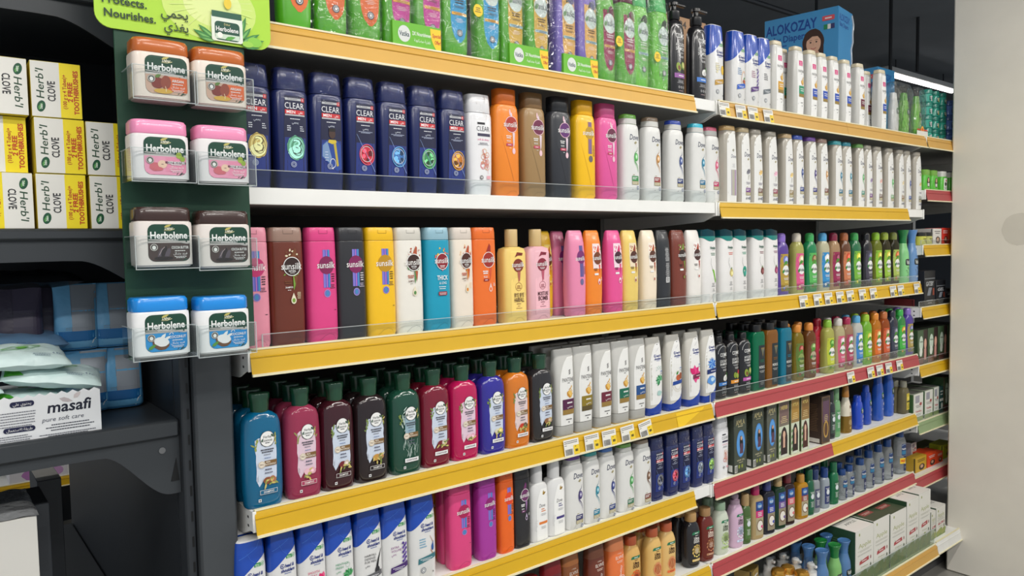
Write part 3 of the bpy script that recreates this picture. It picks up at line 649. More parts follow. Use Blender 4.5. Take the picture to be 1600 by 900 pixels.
def herbal(col, panel=(206, 216, 232), fruit=((150, 96, 60), (190, 140, 90)), see=0, dark_box=0, leafc=(120, 140, 70), sketch=0, l1='', l2=''):
    bd = Body(cr([(0, 33.5, 21), (30, 36, 23), (114, 36, 23), (150, 34.5, 22), (163, 30, 19.5), (170, 21, 15.5), (173, 15, 13)], 3), 2.9, r0=3.5, r1=.5)
    bm, cm = MB(), MB(); m = tint(col, .72, .1) if see else pl(col, .14, .5); bd.loft(bm, m)
    if see:
        q = Body([(7, 31, 18.5), (30, 32.5, 20), (110, 32.5, 20), (138, 31.5, 19.5)], 2.9); q.loft(bm, pl(col, .3))
    cp = Body([(171, 15.5, 14), (176, 16, 14.5), (192, 17, 15), (198, 18.5, 15.6), (206, 18.5, 15.6)], 2.2, r0=.5, r1=1.6); cp.loft(cm, pl((26, 70, 48), .25, .4), 28)
    d = Decal(); cx = 3; rd = random.Random(sum(col))
    if sketch:
        for q in range(22):
            x = rd.uniform(-15, 18); z = rd.uniform(34, 66); d.strip([(x, z), (x+rd.uniform(-2, 3), z+8), (x+rd.uniform(-4, 5), z+16)], 1.0, .4, (186, 206, 198))
        for q in range(8): d.leaf(-14+rd.uniform(-2, 3), 90+q*6, 12, 2.6, rd.uniform(.6, 2), (186, 206, 198))
        d.rrect(-10, 78, 14, 124, (150, 178, 190), 3)
    else:
        vs = []
        for q in range(9): vs.append((-17+rd.uniform(-1.6, .6), 52+q*9))
        top = [(-12, 128), (14, 128)]; right = [(20+rd.uniform(-.6, 1), 124-q*10) for q in range(8)]
        bot = [(16, 46), (10, 50), (2, 45), (-6, 50), (-13, 40)]
        d.poly(vs+top+right+bot, panel); d.poly([(-17, 48), (-14, 50), (-14, 122), (-17, 120)], tuple(int(v*.85) for v in panel))
    for q in range(7): d.leaf(-17+rd.uniform(-2, 2), 104+q*3, rd.uniform(5, 9), 3, rd.uniform(.8, 2.6), leafc)
    for q in range(5): d.leaf(18+rd.uniform(-1, 2), 112+q*4, rd.uniform(5, 8), 3, rd.uniform(.5, 1.8), (206, 186, 110) if q % 2 else leafc)
    d.ell(cx+1, 125, 13.6, 14.6, (60, 62, 60), 20, .06, 0, 3); d.ell(cx+1, 125, 12.6, 13.6, (240, 240, 238), 24); d.text('Herbal', cx+1, 129, 5, (50, 56, 56), 15, bold=.01); d.text('Essences', cx+1, 123, 5, (50, 56, 56), 18, bold=.01); d.bars(cx+1, 118, 13, 1, (60, 60, 60), 1.6)
    d.leaf(cx+8, 133, 8, 4, -.9, (60, 90, 70)); d.leaf(cx-10, 120, 7, 3, 1.2, (60, 90, 70))
    d.bars(cx, 106, 24, 2, (74, 74, 84), 2.2, 4.2); d.bars(cx, 97, 20, 1, (110, 110, 120), 1.2); d.bars(cx, 91, 18, 1, (120, 140, 180), 1.4)
    d.rect(-3, 76, 20, 86, (128, 96, 56)); d.text('REAL', 4, 83.3, 2.8, (246, 240, 226), 8, bold=.01); d.text('BOTANICALS', 8.4, 79, 2.8, (246, 240, 226), 19, bold=.01); d.ell(-8, 80, 6.4, 6.4, (236, 226, 208), 18); d.ring(-8, 80, 5.6, .5, (140, 110, 70), 18); d.bars(-8, 81, 7, 2, (110, 80, 50), .9, 2)
    d.bars(4, 70, 20, 1, (90, 90, 110), 2.2); d.bars(4, 64, 22, 1, (90, 90, 110), 1.8)
    if not sketch:
        f0, f1 = fruit
        d.ell(1, 50, 7.5, 6.4, f0, 16, .08, .3, 1); d.ell(11, 51, 6.6, 6, f1, 16, .08, -.3, 2); d.ell(10, 51, 3.2, 3, tuple(min(255, v+40) for v in f1), 10)
        for q in range(9): d.leaf(3+rd.uniform(-8, 12), 45+rd.uniform(-4, 8), rd.uniform(7, 12), 3.4, rd.uniform(-2.6, .8), leafc if q % 2 else (206, 190, 110))
    if dark_box: d.rect(-13, 26, 19, 34, (246, 244, 240)); d.rect(-12.4, 26.6, 18.4, 33.4, col); d.text('SHAMPOO', 3, 30, 3.6, (240, 238, 232), 19, bold=.02, sp=1.1)
    else: d.rect(-13, 26, 19, 34, (240, 240, 240)); d.text('CONDITIONER', 3, 30, 3.2, (90, 70, 80), 26, bold=.02)
    d.rect(-16, 13, -11, 18.5, (235, 235, 235)); d.rect(-14.6, 14.4, -12.4, 17.2, (70, 70, 80))
    return done(bd, d, cm, bm, h=206)

def himalaya(leaf, ink1, art='leaf'):
    bd = Body([(0, 30, 19), (5, 32, 20.5), (100, 32.5, 20.5), (172, 31, 19.5), (184, 30, 19), (192, 29.6, 18.6)], 3.4, r1=1)
    bm, cm = MB(), MB(); bd.loft(bm, pl((238, 236, 234), .3, .2))
    tm = pl((18, 128, 120), .2, .4); bd.band(cm, tm, lambda x: 176+.012*x*x, 192.4, .5, 3)
    cp = Body([(191, 30.4, 19), (214, 30, 17.4)], 3.4, r0=.3, r1=.3)
    cp.band(cm, tint((10, 70, 82), .82), 191, lambda x: 212-.35*(x+14)*(1 if x > -14 else -.8)*.55, .2, 4)
    d = Decal(); cx = 6
    d.text('Himalaya', cx+2, 158, 7.5, (26, 90, 74), 26, bold=.025); d.bars(cx+3, 151, 20, 1, (120, 120, 120), 1); d.bars(cx+3, 142, 22, 2, ink1, 2.2, 4.4)
    d.strip([(cx-6, 128), (cx-8, 112), (cx, 96), (cx+10, 82), (cx+14, 66)], .6, 1.2, (60, 60, 60))
    if art == 'leaf':
        for q in range(6): d.leaf(cx-2+q*3, 96-q*5, 14, 6, -.6-.2*q, leaf)
    elif art == 'aloe':
        for q in range(5): d.ring(cx+4, 88-q*1.5, 10-q*.8, 2, leaf if q % 2 else (30, 140, 110), 20, 13)
        d.ell(cx+6, 80, 6, 7, leaf)
    else:
        d.ell(cx+6, 84, 9, 12, leaf, 18, .12); d.ell(cx+8, 82, 4, 6, tuple(min(255, v+60) for v in leaf), 14, .2); d.leaf(cx+4, 92, 9, 5, 1.2, (90, 130, 60))
    d.bars(cx+3, 56, 16, 3, (100, 100, 104), 1.6, 4); d.bars(cx+4, 40, 12, 3, (130, 130, 130), 1.1, 3)
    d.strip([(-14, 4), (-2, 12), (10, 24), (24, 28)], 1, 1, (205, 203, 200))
    return done(bd, d, cm, bm, h=214)

def vatika(liq, capc, lab, white=(236, 236, 232), fruit=(200, 60, 60), see=1, h=198, w=27., leaf=(80, 150, 50)):
    k = h/198
    bd = Body(cr([(0, w-2, 17), (12*k, w, 18.5), (70*k, w, 18.5), (105*k, w-3, 17.5), (140*k, w-1.5, 18), (158*k, w-5, 16), (167*k, 15, 13), (171*k, 13, 12)], 3), 2.8, r0=3, r1=.5)
    bm, cm = MB(), MB(); bd.loft(bm, tint(liq, .62, .08) if see else pl(liq, .25, .3))
    cp = Body(cr([(170*k, 14.2, 13), (186*k, 14.6, 13.2), (194*k, 13.4, 12.2), (h, 10, 9)], 2), 2.3, r0=.5, r1=1.5); cp.loft(cm, pl(capc, .25, .4), 26)
    d = Decal(); cx = 2; a = w-5
    d.rows(lambda z: (cx-a+abs(z/k-80)*.05, cx+a-abs(z/k-80)*.05), 14*k, 132*k, lab, 8)
    d.rows(lambda z: (cx-a+abs(z/k-80)*.05, cx+a-abs(z/k-80)*.05), 14*k, 34*k, tuple(int(v*.8) for v in lab), 3)
    d.ell(cx+2, 112*k, 12, 14*k, fruit, 18, .1, 0, sum(liq)); d.ell(cx+4, 114*k, 7, 8*k, tuple(min(255, v+70) for v in fruit), 14, .12, 0, 3)
    for q in range(6): d.leaf(cx-10+q*4, (96+(q*5) % 9)*k, 10, 5, .4+q*.4, leaf)
    d.ell(cx+1, 80*k, 14.5, 16*k, white, 24); d.leaf(cx-13, 70*k, 14, 8, 1.2, (60, 140, 60)); d.text('Vatika', cx+3, 79*k, 9.5, (30, 60, 50), 23, bold=.02)
    d.bars(cx+2, 55*k, 22, 2, WHITE, 2, 4.4); d.bars(cx+2, 44*k, 18, 2, tuple(min(255, v+90) for v in lab), 1.2, 3); d.bars(cx+4, 30*k, 16, 2, WHITE, 1.4, 4)
    d.ell(cx-8, 24*k, 4.4, 5*k, fruit, 12, .2); d.ell(cx+9, 20*k, 3.6, 4, leaf, 12, .2)
    K = done(bd, d, cm, bm, h=h); K.turn = -.16; return K

def vatika_shampoo(body, capc, lab, leaf=(70, 120, 60), fruit=(120, 40, 50), dot=(150, 190, 200)):
    h = 255
    bd = Body(cr([(0, 28, 19), (20, 31, 20.5), (110, 32, 21), (190, 29.5, 20), (206, 27, 19)], 3), 3.0, r0=3, r1=1)
    cp = Body([(206.6, 26.5, 18.6), (232, 25, 17.5), (h, 22.5, 16)], 3.0, r0=.5, r1=3)
    bm, cm = MB(), MB(); bd.loft(bm, pl(body, .3, .2)); cp.loft(cm, pl(capc, .28, .2))
    d = Decal(); cx = 4
    def f(z):
        q = max(0, (82-z)/52); w = 21*math.sqrt(max(0.02, 1-q*q)); return cx-w, cx+min(w, 21)
    d.rows(f, 30.5, 176, lab, 14, 6)
    for q in range(7): d.leaf(cx-10+q*4, 168+(q % 2)*5, 14, 6, .8+q*.25, leaf)
    d.ell(cx+6, 176, 9, 11, fruit, 18, .08); d.ell(cx, 144, 20.5, 24, (206, 220, 214), 26); d.text('Vatika', cx, 145, 14, (36, 54, 60), 36, bold=.012); d.leaf(cx-18, 136, 16, 9, 1.0, (110, 150, 100))
    d.bars(cx, 116, 24, 2, (70, 50, 40) if sum(lab) > 380 else WHITE, 2.4, 5); d.bars(cx, 104, 26, 2, (90, 70, 50) if sum(lab) > 380 else (240, 220, 226), 1, 2.4)
    d.rect(cx-19, 86, cx+20, 92, dot if sum(lab) > 330 else (226, 180, 90)); d.bars(cx, 90, 30, 2, (60, 40, 40), 1.2, 2.6); d.bars(cx, 78, 22, 3, (240, 230, 226), 1, 3); seal(d, cx, 50, 7.4, (70, 80, 90))
    return Kind([('body', bm.mesh('body')), ('cap', cm.mesh('cap')), ('label', d.build(bd.front))], 32, 21, h, 3, 'shampoo_bottle', 'bottle', 60)

def cosmo(band, fruit, pump=0, l1='AVOCADO', word2='SHAMPOO'):
    H = 205 if pump else 168
    bd = Body(cr([(0, 29, 19.5), (10, 30.5, 20.5), (H*.72, 30.5, 20.5), (H*.88, 29, 19.5), (H*.96, 23, 17), (H, 13, 12)], 3), 2.7, r0=2.5, r1=.5)
    bm, cm = MB(), MB(); bd.loft(bm, pl((28, 27, 30), .22, .4)); bl = pl((24, 24, 26), .3, .2)
    if pump:
        cm.loft([se(a, a, 2, z, 22) for z, a in ((H, 15), (H+2, 16.5), (H+22, 16.5), (H+24, 9), (H+26, 8), (H+38, 8), (H+38.5, 13), (H+46, 13), (H+48, 10))], bl)
        cm.box(-.006, .006, -.012, .044, .001*(H+40), .001*(H+47), bl, .002) if 0 else cm.box(.0, .046, -.006, .006, .001*(H+40), .001*(H+47), bl, .002)
    else: cm.loft([se(a, a, 2, z, 22) for z, a in ((H-1, 13), (H+1, 13.6), (H+16, 13.2), (H+18, 12))], bl)
    d = Decal(); cx = 3
    N_ = 14; arc = [(cx-24*math.cos(math.pi*i/N_), H*.80+H*.13*math.sin(math.pi*i/N_)) for i in range(N_+1)]; d.strip(arc, .9, .9, (225, 225, 225))
    k = H/168; z0 = H*.78
    d.text('COSMO', cx, z0, 10*k, WHITE, 34, bold=.01); d.bars(cx, z0-8*k, 18, 1, (210, 210, 210), 1); d.text(l1, cx, z0-19*k, 7*k, WHITE, 36, bold=.005); d.text(word2, cx, z0-28*k, 7*k, WHITE, 36, bold=.005); d.bars(cx, z0-36*k, 30, 2, (200, 200, 200), 1, 2.4); d.bars(cx+4, z0-44*k, 20, 2, (220, 220, 220), 1.2, 3)
    for q, (x, z, rx, rz, c) in enumerate(fruit): d.ell(cx+x, 62*k+z, rx, rz, c, 18, .05, .3, q)
    d.rect(-20, 40*k, 26, 50*k, band); d.bars(cx+2, 45*k, 32, 1, WHITE, 2.6); d.bars(cx, 34*k, 30, 3, (200, 200, 204), 1, 2.8)
    for q in range(3): d.ring(-4+q*9, 20*k, 3, .8, (225, 225, 225), 12)
    d.bars(cx, 12*k, 26, 1, (200, 170, 170), 1.2)
    return done(bd, d, cm, bm, h=H+(48 if pump else 18), name='pump_bottle' if pump else 'shampoo_bottle', zm=70)

def morocco(col):
    bd = Body([(0, 30.5, 18), (3, 31.5, 19), (168, 31.5, 19), (178, 29, 17.5), (182, 26, 16)], 6, r1=1)
    bm = MB(); bd.loft(bm, tint(col, .7, .08)); cm = MB()
    Body([(182, 20, 14), (204, 20, 14)], 3, r0=.4, r1=1.6).loft(cm, pl((26, 26, 28), .3))
    d = Decal()
    d.rect(-8, 8, 27, 140, (30, 40, 46)); d.poly([(4, 132), (24, 132), (18, 118), (14, 104), (10, 118)], (140, 116, 70)); d.poly([(8, 128), (20, 128), (14, 110)], (96, 110, 100)); d.text('MOROC', 10, 72, 8, (236, 236, 230), 30, bold=.01); d.bars(10, 60, 28, 2, (190, 190, 186), 1.6, 4); d.bars(10, 24, 26, 3, (190, 190, 186), 1, 3); d.bars(10, 94, 22, 2, col, 2, 5)
    return done(bd, d, cm, bm, h=204, name='shampoo_bottle')

def ultra(col, capc, ink1=(60, 30, 20), art=(200, 90, 40), see=0, pump=0, word='LIGHT'):
    H = 158
    bd = Body(cr([(0, 24, 18), (8, 27, 20.5), (70, 28, 21), (108, 27, 20), (126, 21, 16.5), (132, 15.5, 14), (136, 14.5, 13.6)], 3), 2.5, r0=3, r1=.5)
    bm, cm = MB(), MB(); bd.loft(bm, tint(col, .8, .1) if see else pl(col, .25, .3)); mc = pl(capc, .28, .3)
    if pump: cm.loft([se(a, a*.92, 2, z, 22) for z, a in ((134, 16), (146, 16), (148, 10), (151, 9), (153, 12), (158, 12.5), (163, 11), (166, 7))], mc)
    else: cm.loft([se(a, a*.95, 2.2, z, 26) for z, a in ((134, 16.2), (136, 17), (155, 16.6), (157.4, 15.6), (158, 14))], mc)
    d = Decal(); cx = 3; rd = random.Random(sum(col))
    d.poly([(-10, 104), (-12, 98), (19, 99), (21, 105), (16, 106), (-6, 106)], (40, 120, 84)); d.bars(5, 102, 20, 1, WHITE, 2); d.bars(5, 95, 16, 1, ink1, 1.8)
    d.text('Ultra', cx+2, 87, 7, ink1, 20, bold=.04); d.text('DOUX', cx+2, 78, 8, ink1, 22, bold=.04)
    if sum(col) > 500 and art[0] > 190:
        d.ell(cx+2, 46, 15, 19, (222, 150, 100), 20, .08); d.ell(cx+2, 46, 11, 14, (196, 96, 50), 18, .15)
        for q in range(8): d.strip([(cx-9+q*2.4, 60), (cx-5+q*1.6, 48), (cx-9+q*2.8, 34)], .8, 1.2, (235, 190, 130) if q % 2 else (170, 70, 40))
    else:
        d.ring(cx+2, 50, 15, 2, art, 26, 18); d.ell(cx+2, 52, 10, 12, art, 18, .14)
        for q in range(10): d.leaf(cx+2+13*math.cos(q*.63), 50+15*math.sin(q*.63), 8, 4, q*.63+1.2, tuple(min(255, int(v*(1.0+.07*q))) for v in art))
        d.bars(cx+2, 56, 14, 4, ink1, 1.6, 3.6)
    d.rrect(-12, 20, 18, 27, tuple(min(255, int(v*1.1+20)) for v in art), 2); d.bars(3, 23.5, 22, 1, ink1, 1.6)
    K = done(bd, d, cm, bm, h=H if not pump else 166); K.turn = -.18; return K

def elvive(col, capc, see=0, capb=0):
    bd = Body(cr([(0, 29, 19), (10, 31, 20), (80, 31.5, 20), (140, 29, 18), (172, 26.5, 15), (178, 25.5, 14)], 2), 3.0, r1=3)
    bm, cm = MB(), MB(); bd.loft(bm, pl(col, .2, .5)); bd.band(cm, tint(capc, .85), 140, 177, .5, 4)
    d = Decal(); cx = 4
    d.text("L'OREAL", cx, 130, 3.4, (236, 214, 196), 15); d.text('ELVIVE', cx, 120, 8, (250, 238, 226), 30); d.bars(cx, 110, 22, 2, (240, 214, 196), 1.4, 3.4)
    d.strip([(cx-18, 66), (cx-4, 70), (cx+10, 70), (cx+20, 64)], 1, 1.4, (250, 236, 226)); d.strip([(cx-12, 58), (cx+2, 76), (cx+8, 94), (cx+4, 98), (cx+1, 84), (cx+6, 60)], 1.2, 1.4, (250, 236, 226)); d.ell(cx+2, 54, 7, 9, (120, 60, 90), 18)
    d.bars(cx, 36, 24, 3, (244, 220, 200), 1.4, 4)
    return done(bd, d, cm, bm, h=178)

def vaseline(h=150, w=24., big=0, free=0):
    k = h/150
    bd = Body(cr([(0, w-1.5, 17), (6*k, w, 18.5), (70*k, w-1, 18), (105*k, w-1.5, 17.5), (118*k, w-6, 15), (122*k, 14, 13)], 3), 2.6, r0=3, r1=.5)
    bm, cm = MB(), MB(); bd.loft(bm, tint((226, 230, 232), .22, .06)); Body([(3*k, w-3, 15.5), (12*k, w-3, 15.5)], 2.6).loft(bm, tint((236, 238, 240), .3, .06))
    cm.loft([se(a, a*.92, 2.2, z, 24) for z, a in ((121*k, 14.5), (123*k, 15.2), (146*k, 14.6), (148.5*k, 13.6), (150*k, 11))], pl((24, 62, 120), .25, .3))
    d = Decal(); cx = 3
    d.rrect(cx-13, 62*k, cx+15, 100*k, (24, 56, 110), 6); d.rrect(cx-12, 66*k, cx+14, 78*k, (46, 120, 160), 4); d.strip([(cx-12, 94*k), (cx+2, 99*k), (cx+14, 96*k)], 1.4, 1, (210, 220, 230)); d.text('Vaseline', cx+1, 84*k, 7, WHITE, 26, bold=.02)
    d.rect(cx-2, 12*k, cx+14, 60*k, (28, 40, 84)); d.ring(cx+6, 38*k, 5, 1.8, (220, 220, 230), 16); d.bars(cx+6, 26*k, 11, 3, (180, 190, 210), 1, 3)
    if free: d.rect(cx-20, 36*k, cx+8, 54*k, (246, 206, 40)); d.text('FREE', cx-6, 45*k, 9, (206, 30, 30), 22, bold=.04)
    K = done(bd, d, cm, bm, h=h, name='gel_bottle'); K.turn = -.25; return K

def slim(col, capc, h=150, see=1, lab=(60, 90, 180)):
    k = h/150
    bd = Body(cr([(0, 17.5, 14), (5*k, 19, 15.5), (90*k, 19, 15.5), (108*k, 17, 14), (116*k, 11, 10)], 3), 2.4, r0=2, r1=.5)
    bm, cm = MB(), MB(); bd.loft(bm, tint(col, .7, .1) if see else pl(col, .25, .3)); cm.loft([se(a, a, 2, z, 20) for z, a in ((115*k, 12), (117*k, 13), (148*k, 12.6), (150*k, 11))], pl(capc, .25, .3))
    d = Decal(); d.rect(-12, 18*k, 14, 84*k, lab); d.ell(2, 62*k, 8, 9, (220, 226, 230), 16); d.bars(1, 76*k, 18, 2, WHITE, 1.8, 4); d.bars(1, 44*k, 18, 5, WHITE, 1.4, 4)
    K = done(bd, d, cm, bm, h=h, name='oil_bottle'); K.turn = -.2; return K

def coco(liq, capc, lab, art=(236, 230, 220), h=170):
    k = h/170
    bd = Body(cr([(0, 24, 16.5), (5, 26, 18), (90*k, 26.5, 18), (126*k, 25.5, 17.5), (136*k, 20, 15), (140*k, 12, 11)], 3), 3.4, r0=2.5, r1=.5)
    bm, cm = MB(), MB(); bd.loft(bm, tint(liq, .72, .08)); cm.loft([se(a, a*.9, 2.6, z, 22) for z, a in ((139*k, 12.5), (141*k, 13.4), (168*k, 12.6), (170*k, 11))], pl(capc, .3, .3))
    d = Decal(); d.rect(-13, 14*k, 20, 122*k, (176, 164, 132) if sum(liq) > 200 else (150, 140, 116)); d.rect(-13, 70*k, 20, 92*k, lab); d.rect(-13, 92*k, 20, 122*k, (40, 66, 130)); d.ell(2, 108*k, 10, 9, (74, 130, 190), 18); d.bars(3, 108*k, 15, 2, WHITE, 2, 4)
    d.bars(3, 86*k, 24, 3, WHITE, 2.4, 5); d.ell(4, 44*k, 14, 19*k, (110, 76, 50), 20); d.ell(4, 44*k, 11.6, 16*k, art, 18); d.ell(12, 40*k, 5, 5, lab, 12, .2)
    K = done(bd, d, cm, bm, h=h, name='oil_bottle'); K.turn = -.2; return K

def flare(col, capc, h=150, word='Vatika'):
    """round bottle with a waist and a flared flat cap"""
    k = h/150
    bd = Body(cr([(0, 24, 20), (6*k, 26, 22), (64*k, 26, 22), (88*k, 23.5, 19.5), (102*k, 18, 15), (112*k, 15, 13)], 3), 2.3, r0=2.5, r1=.4)
    bm, cm = MB(), MB(); bd.loft(bm, pl(col, .25, .3)); mc = pl(capc, .25, .3)
    cm.loft([se(a, a*.86, 2.2, z*k, 28) for z, a in ((112, 15), (122, 15), (135, 17.5), (145, 22.5), (148.6, 23.4), (149.6, 22.4), (148.2, 20), (147.2, 14))], mc)
    d = Decal(); d.rrect(-16, 50*k, 20, 68*k, (34, 40, 40), 6); d.text(word, 2, 59*k, 11*k, (230, 236, 230), 28, bold=.02)
    for q in range(9): d.leaf(-6+(q % 3)*6, (42-q*3)*k, 10, 4, .4+q*.7, tuple(int(v*.72) for v in col))
    d.bars(2, 18*k, 22, 2, (240, 244, 240), 1.6, 4)
    return done(bd, d, cm, bm, h=h, name='lotion_bottle')

def lotion(col, h=150, w=24., capc=None, lab=(70, 130, 90), tall=0):
    k = h/150
    bd = Body(cr([(0, w-2, 17), (5*k, w, 19), (70*k, w+.6, 19), (105*k, w-2, 17.5), (122*k, w-6, 15)], 3), 2.6, r0=2.5, r1=.8)
    bm, cm = MB(), MB(); bd.loft(bm, pl(col, .22, .4)); cm.loft([se(a, a*.78, 2.6, z*k, 26) for z, a in ((122, w-6.4), (136, w-7), (148, w-8.5), (150, w-10))], pl(capc or col, .22, .4))
    d = Decal(); d.ring(3, 104*k, 4, .8, tuple(int(v*.7) for v in col), 14); d.rrect(-4, 72*k, 18, 92*k, (26, 60, 60), 3); d.bars(8, 85*k, 16, 2, WHITE, 3, 6); d.leaf(-2, 88*k, 12, 6, .6, (70, 150, 70)); d.ell(12, 56*k, 4.6, 6, (226, 226, 226), 14, .15); d.bars(8, 40*k, 18, 2, (190, 200, 226), 1.2, 4)
    return done(bd, d, cm, bm, h=h, name='lotion_bottle')

def gold_bottle():
    bd = Body(cr([(0, 24, 18), (5, 25.5, 19), (60, 25, 18.5), (95, 22, 17), (118, 14, 12.5), (132, 11, 10.5)], 3), 2.5, r0=2.5, r1=.5)
    bm, cm = MB(), MB(); bd.loft(bm, pl((222, 214, 196), .25, .3)); bd.band(bm, mat((150, 116, 50), .3, .6), 3, 64, .5, 4); cm.loft([se(a, a, 2, z, 20) for z, a in ((131, 12), (133, 13), (170, 10), (172, 8.6))], pl((196, 132, 62), .3, .3))
    d = Decal(); d.bars(4, 76, 18, 3, (120, 90, 50), 1.8, 4); d.ell(4, 96, 5, 6, (110, 60, 40), 14); d.ell(2, 20, 3.4, 5, (246, 220, 120), 12); d.bars(3, 48, 24, 4, (236, 220, 170), 1.6, 5); d.rect(8, 8, 16, 20, (110, 80, 40))
    return done(bd, d, cm, bm, h=172, name='lotion_bottle')

def clear_oil():
    bd = Body(cr([(0, 25, 17), (5, 26.5, 18), (84, 26.5, 18), (100, 20, 15), (106, 12, 11)], 3), 3.2, r0=2.5, r1=.5)
    bm, cm = MB(), MB(); bd.loft(bm, tint((120, 112, 84), .72, .06)); cm.loft([se(a, a, 2, z, 20) for z, a in ((105, 12.6), (107, 13.4), (128, 12.6), (130, 11))], tint((170, 168, 150), .7))
    d = Decal(); d.rect(-10, 16, 20, 82, (212, 190, 60)); d.ell(5, 62, 10, 8, (232, 216, 100), 16, .1); d.rect(-8, 46, 18, 52, (60, 60, 40)); d.bars(5, 38, 22, 4, (70, 70, 40), 1.6, 5)
    return done(bd, d, cm, bm, h=130, name='oil_bottle')

def foamer():
    bd = Body(cr([(0, 20, 20), (4, 22, 22), (86, 22, 22), (96, 20, 20), (100, 18, 18)], 2), 2, r0=2, r1=.5)
    bm, cm, ov = MB(), MB(), MB(); bd.loft(bm, pl((236, 234, 230), .3, .2))
    cm.loft([se(a, a, 2, z, 22) for z, a in ((100, 19), (112, 19), (114, 10), (122, 9), (124, 12), (136, 12), (138, 10))], pl((240, 238, 236), .3)); cm.box(-.0055, .0055, -.021, -.004, .126, .135, pl((240, 238, 236), .3), .002)
    ov.loft([se(a, a, 2, z, 26) for z, a in ((113, 21), (136, 20.5), (150, 20), (152, 18.5))], mat((236, 238, 238), .08, kind='clear', var=0, fac=.10), c0=False)
    d = Decal(); d.rect(-10, 20, 12, 76, (220, 214, 196)); d.bars(1, 66, 18, 4, (120, 110, 90), 1.6, 5)
    K = done(bd, d, cm, bm, h=152, name='foam_pump_bottle'); K.parts.append(('overcap', ov.mesh('overcap'))); return K

def gold_jar(dz=58):
    bm, cm = MB(), MB(); g = mat((214, 160, 70), .25, .75)
    bm.loft([se(a, a, 2, z, 28) for z, a in ((0, 22), (2, 24), (40+dz, 24), (44+dz, 21))], pl((240, 236, 226), .3))
    cm.loft([se(a, a, 2, z, 28) for z, a in ((44+dz, 22), (46+dz, 23.5), (58+dz, 23.5), (66+dz, 20), (70+dz, 12), (71+dz, 5))], g)
    return Kind([('body', bm.mesh('body')), ('cap', cm.mesh('cap'))], 24, 24, 71+dz, 2, 'cream_jar', 'jar')

def tub(col, capc, lab=None, figure=0):
    bd = Body([(0, 26, 22), (3, 27.5, 23), (58, 27.5, 23), (62, 26, 22)], 4, r1=1)
    bm, cm = MB(), MB(); bd.loft(bm, pl(col, .3, .2)); cm.loft([se(a, a*.85, 4, z, 30) for z, a in ((62, 24.5), (64, 25.2), (82, 25), (84, 23))], pl(capc, .3, .2))
    d = Decal()
    if figure:
        d.ell(0, 34, 13, 20, (60, 60, 50), 20, .08); d.ell(0, 42, 6.5, 8.5, (210, 170, 140), 16); d.rows(lambda z: (-8, 8), 18, 30, (220, 220, 214), 3, 3)
    else:
        d.rrect(-16, 8, 16, 56, (236, 238, 232), 4); d.ell(4, 46, 5, 4.4, (200, 60, 60), 12, .15); d.ell(0, 32, 9, 8, (70, 70, 60), 14, .2); d.bars(0, 18, 22, 2, (90, 100, 90), 1.8, 4)
    return done(bd, d, cm, bm, h=84, name='cream_tub')

def low_jar(col, capc, lab=(60, 60, 40)):
    bm, cm = MB(), MB(); bd = Body([(0, 22, 22), (2, 24, 24), (34, 24, 24), (37, 22, 22)], 2, r0=1, r1=1); bd.loft(bm, pl(col, .25, .3)); cm.loft([se(a, a, 2, z, 28) for z, a in ((37, 23), (39, 24), (50, 24), (52, 22))], pl(capc, .25, .3))
    d = Decal(); d.bars(0, 26, 26, 2, lab, 3, 6); d.ell(4, 14, 5, 5, lab, 12, .15); k = done(bd, d, cm, bm, h=52, name='cream_jar'); k.cat = 'jar'; return k

def box_mesh(w, d, h, m, name='carton', bev=1.0):
    mb = MB(); mb.box(-w*.0005, w*.0005, -d*.0005, d*.0005, 0, h*.001, m, bev*.001); return mb.mesh(name)
def carton(fn, w=56, d=80, h=180, base=(60, 70, 60), name='carton_box', seedless=0, **kw):
    F_, S_, T_ = Decal(), Decal(), Decal(); fn(F_, S_, T_, w, d, h, **kw)
    ps = [('carton', box_mesh(w, d, h, card(base)))]
    for dd, mp, nm in ((F_, plane_front(-d/2), 'front_print'), (S_, plane_left(-w/2), 'side_print'), (T_, plane_top(h), 'top_print')):
        if dd.L: ps.append((nm, dd.build(mp, nm, .2, .05)))
    return Kind(ps, w/2, d/2, h, 30, name, 'box')
def p_amla(f, s, t, w, d, h, tone=(66, 74, 62)):
    f.rect(-w/2+1, 1, w/2-1, h-1, tone); f.text('AMLA', 0, h-24, 15, (188, 176, 128), w*.72, bold=.02); f.bars(0, h-36, w*.6, 1, (210, 200, 160), 2)
    f.ell(2, h*.5, w*.34, h*.23, (60, 130, 206), 30); f.ell(2, h*.5, w*.31, h*.21, (90, 156, 220), 28)
    f.ell(5, h*.48, 9, 28, (24, 22, 26), 20, .04, .1); f.ell(5, h*.59, 4.6, 6.4, (206, 160, 130), 14); f.poly([(-4, h*.33), (14, h*.33), (12, h*.5), (0, h*.5)], (90, 60, 80))
    f.text('HAIR OIL', 2, h*.22, 5, (220, 210, 170), w*.6); f.bars(2, h*.18, w*.5, 1, (210, 200, 160), 1.6)
    for q in (-7, 8): f.ell(q, 20, 4.4, 6, (140, 150, 60), 12)
    f.rect(-w/2+2, 4, -w/2+16, 26, (226, 226, 220)); 
    for q in range(6): f.rect(-w/2+3.5+q*2, 6, -w/2+4.6+q*2, 24, (40, 40, 40))
    s.rect(-d/2+4, 6, d/2-4, h-6, tuple(int(v*.9) for v in tone)); s.bars(0, h-40, d*.6, 18, (120, 124, 100), 1.4, 5); s.rect(d/2-20, 6, d/2-6, 26, (220, 220, 214))
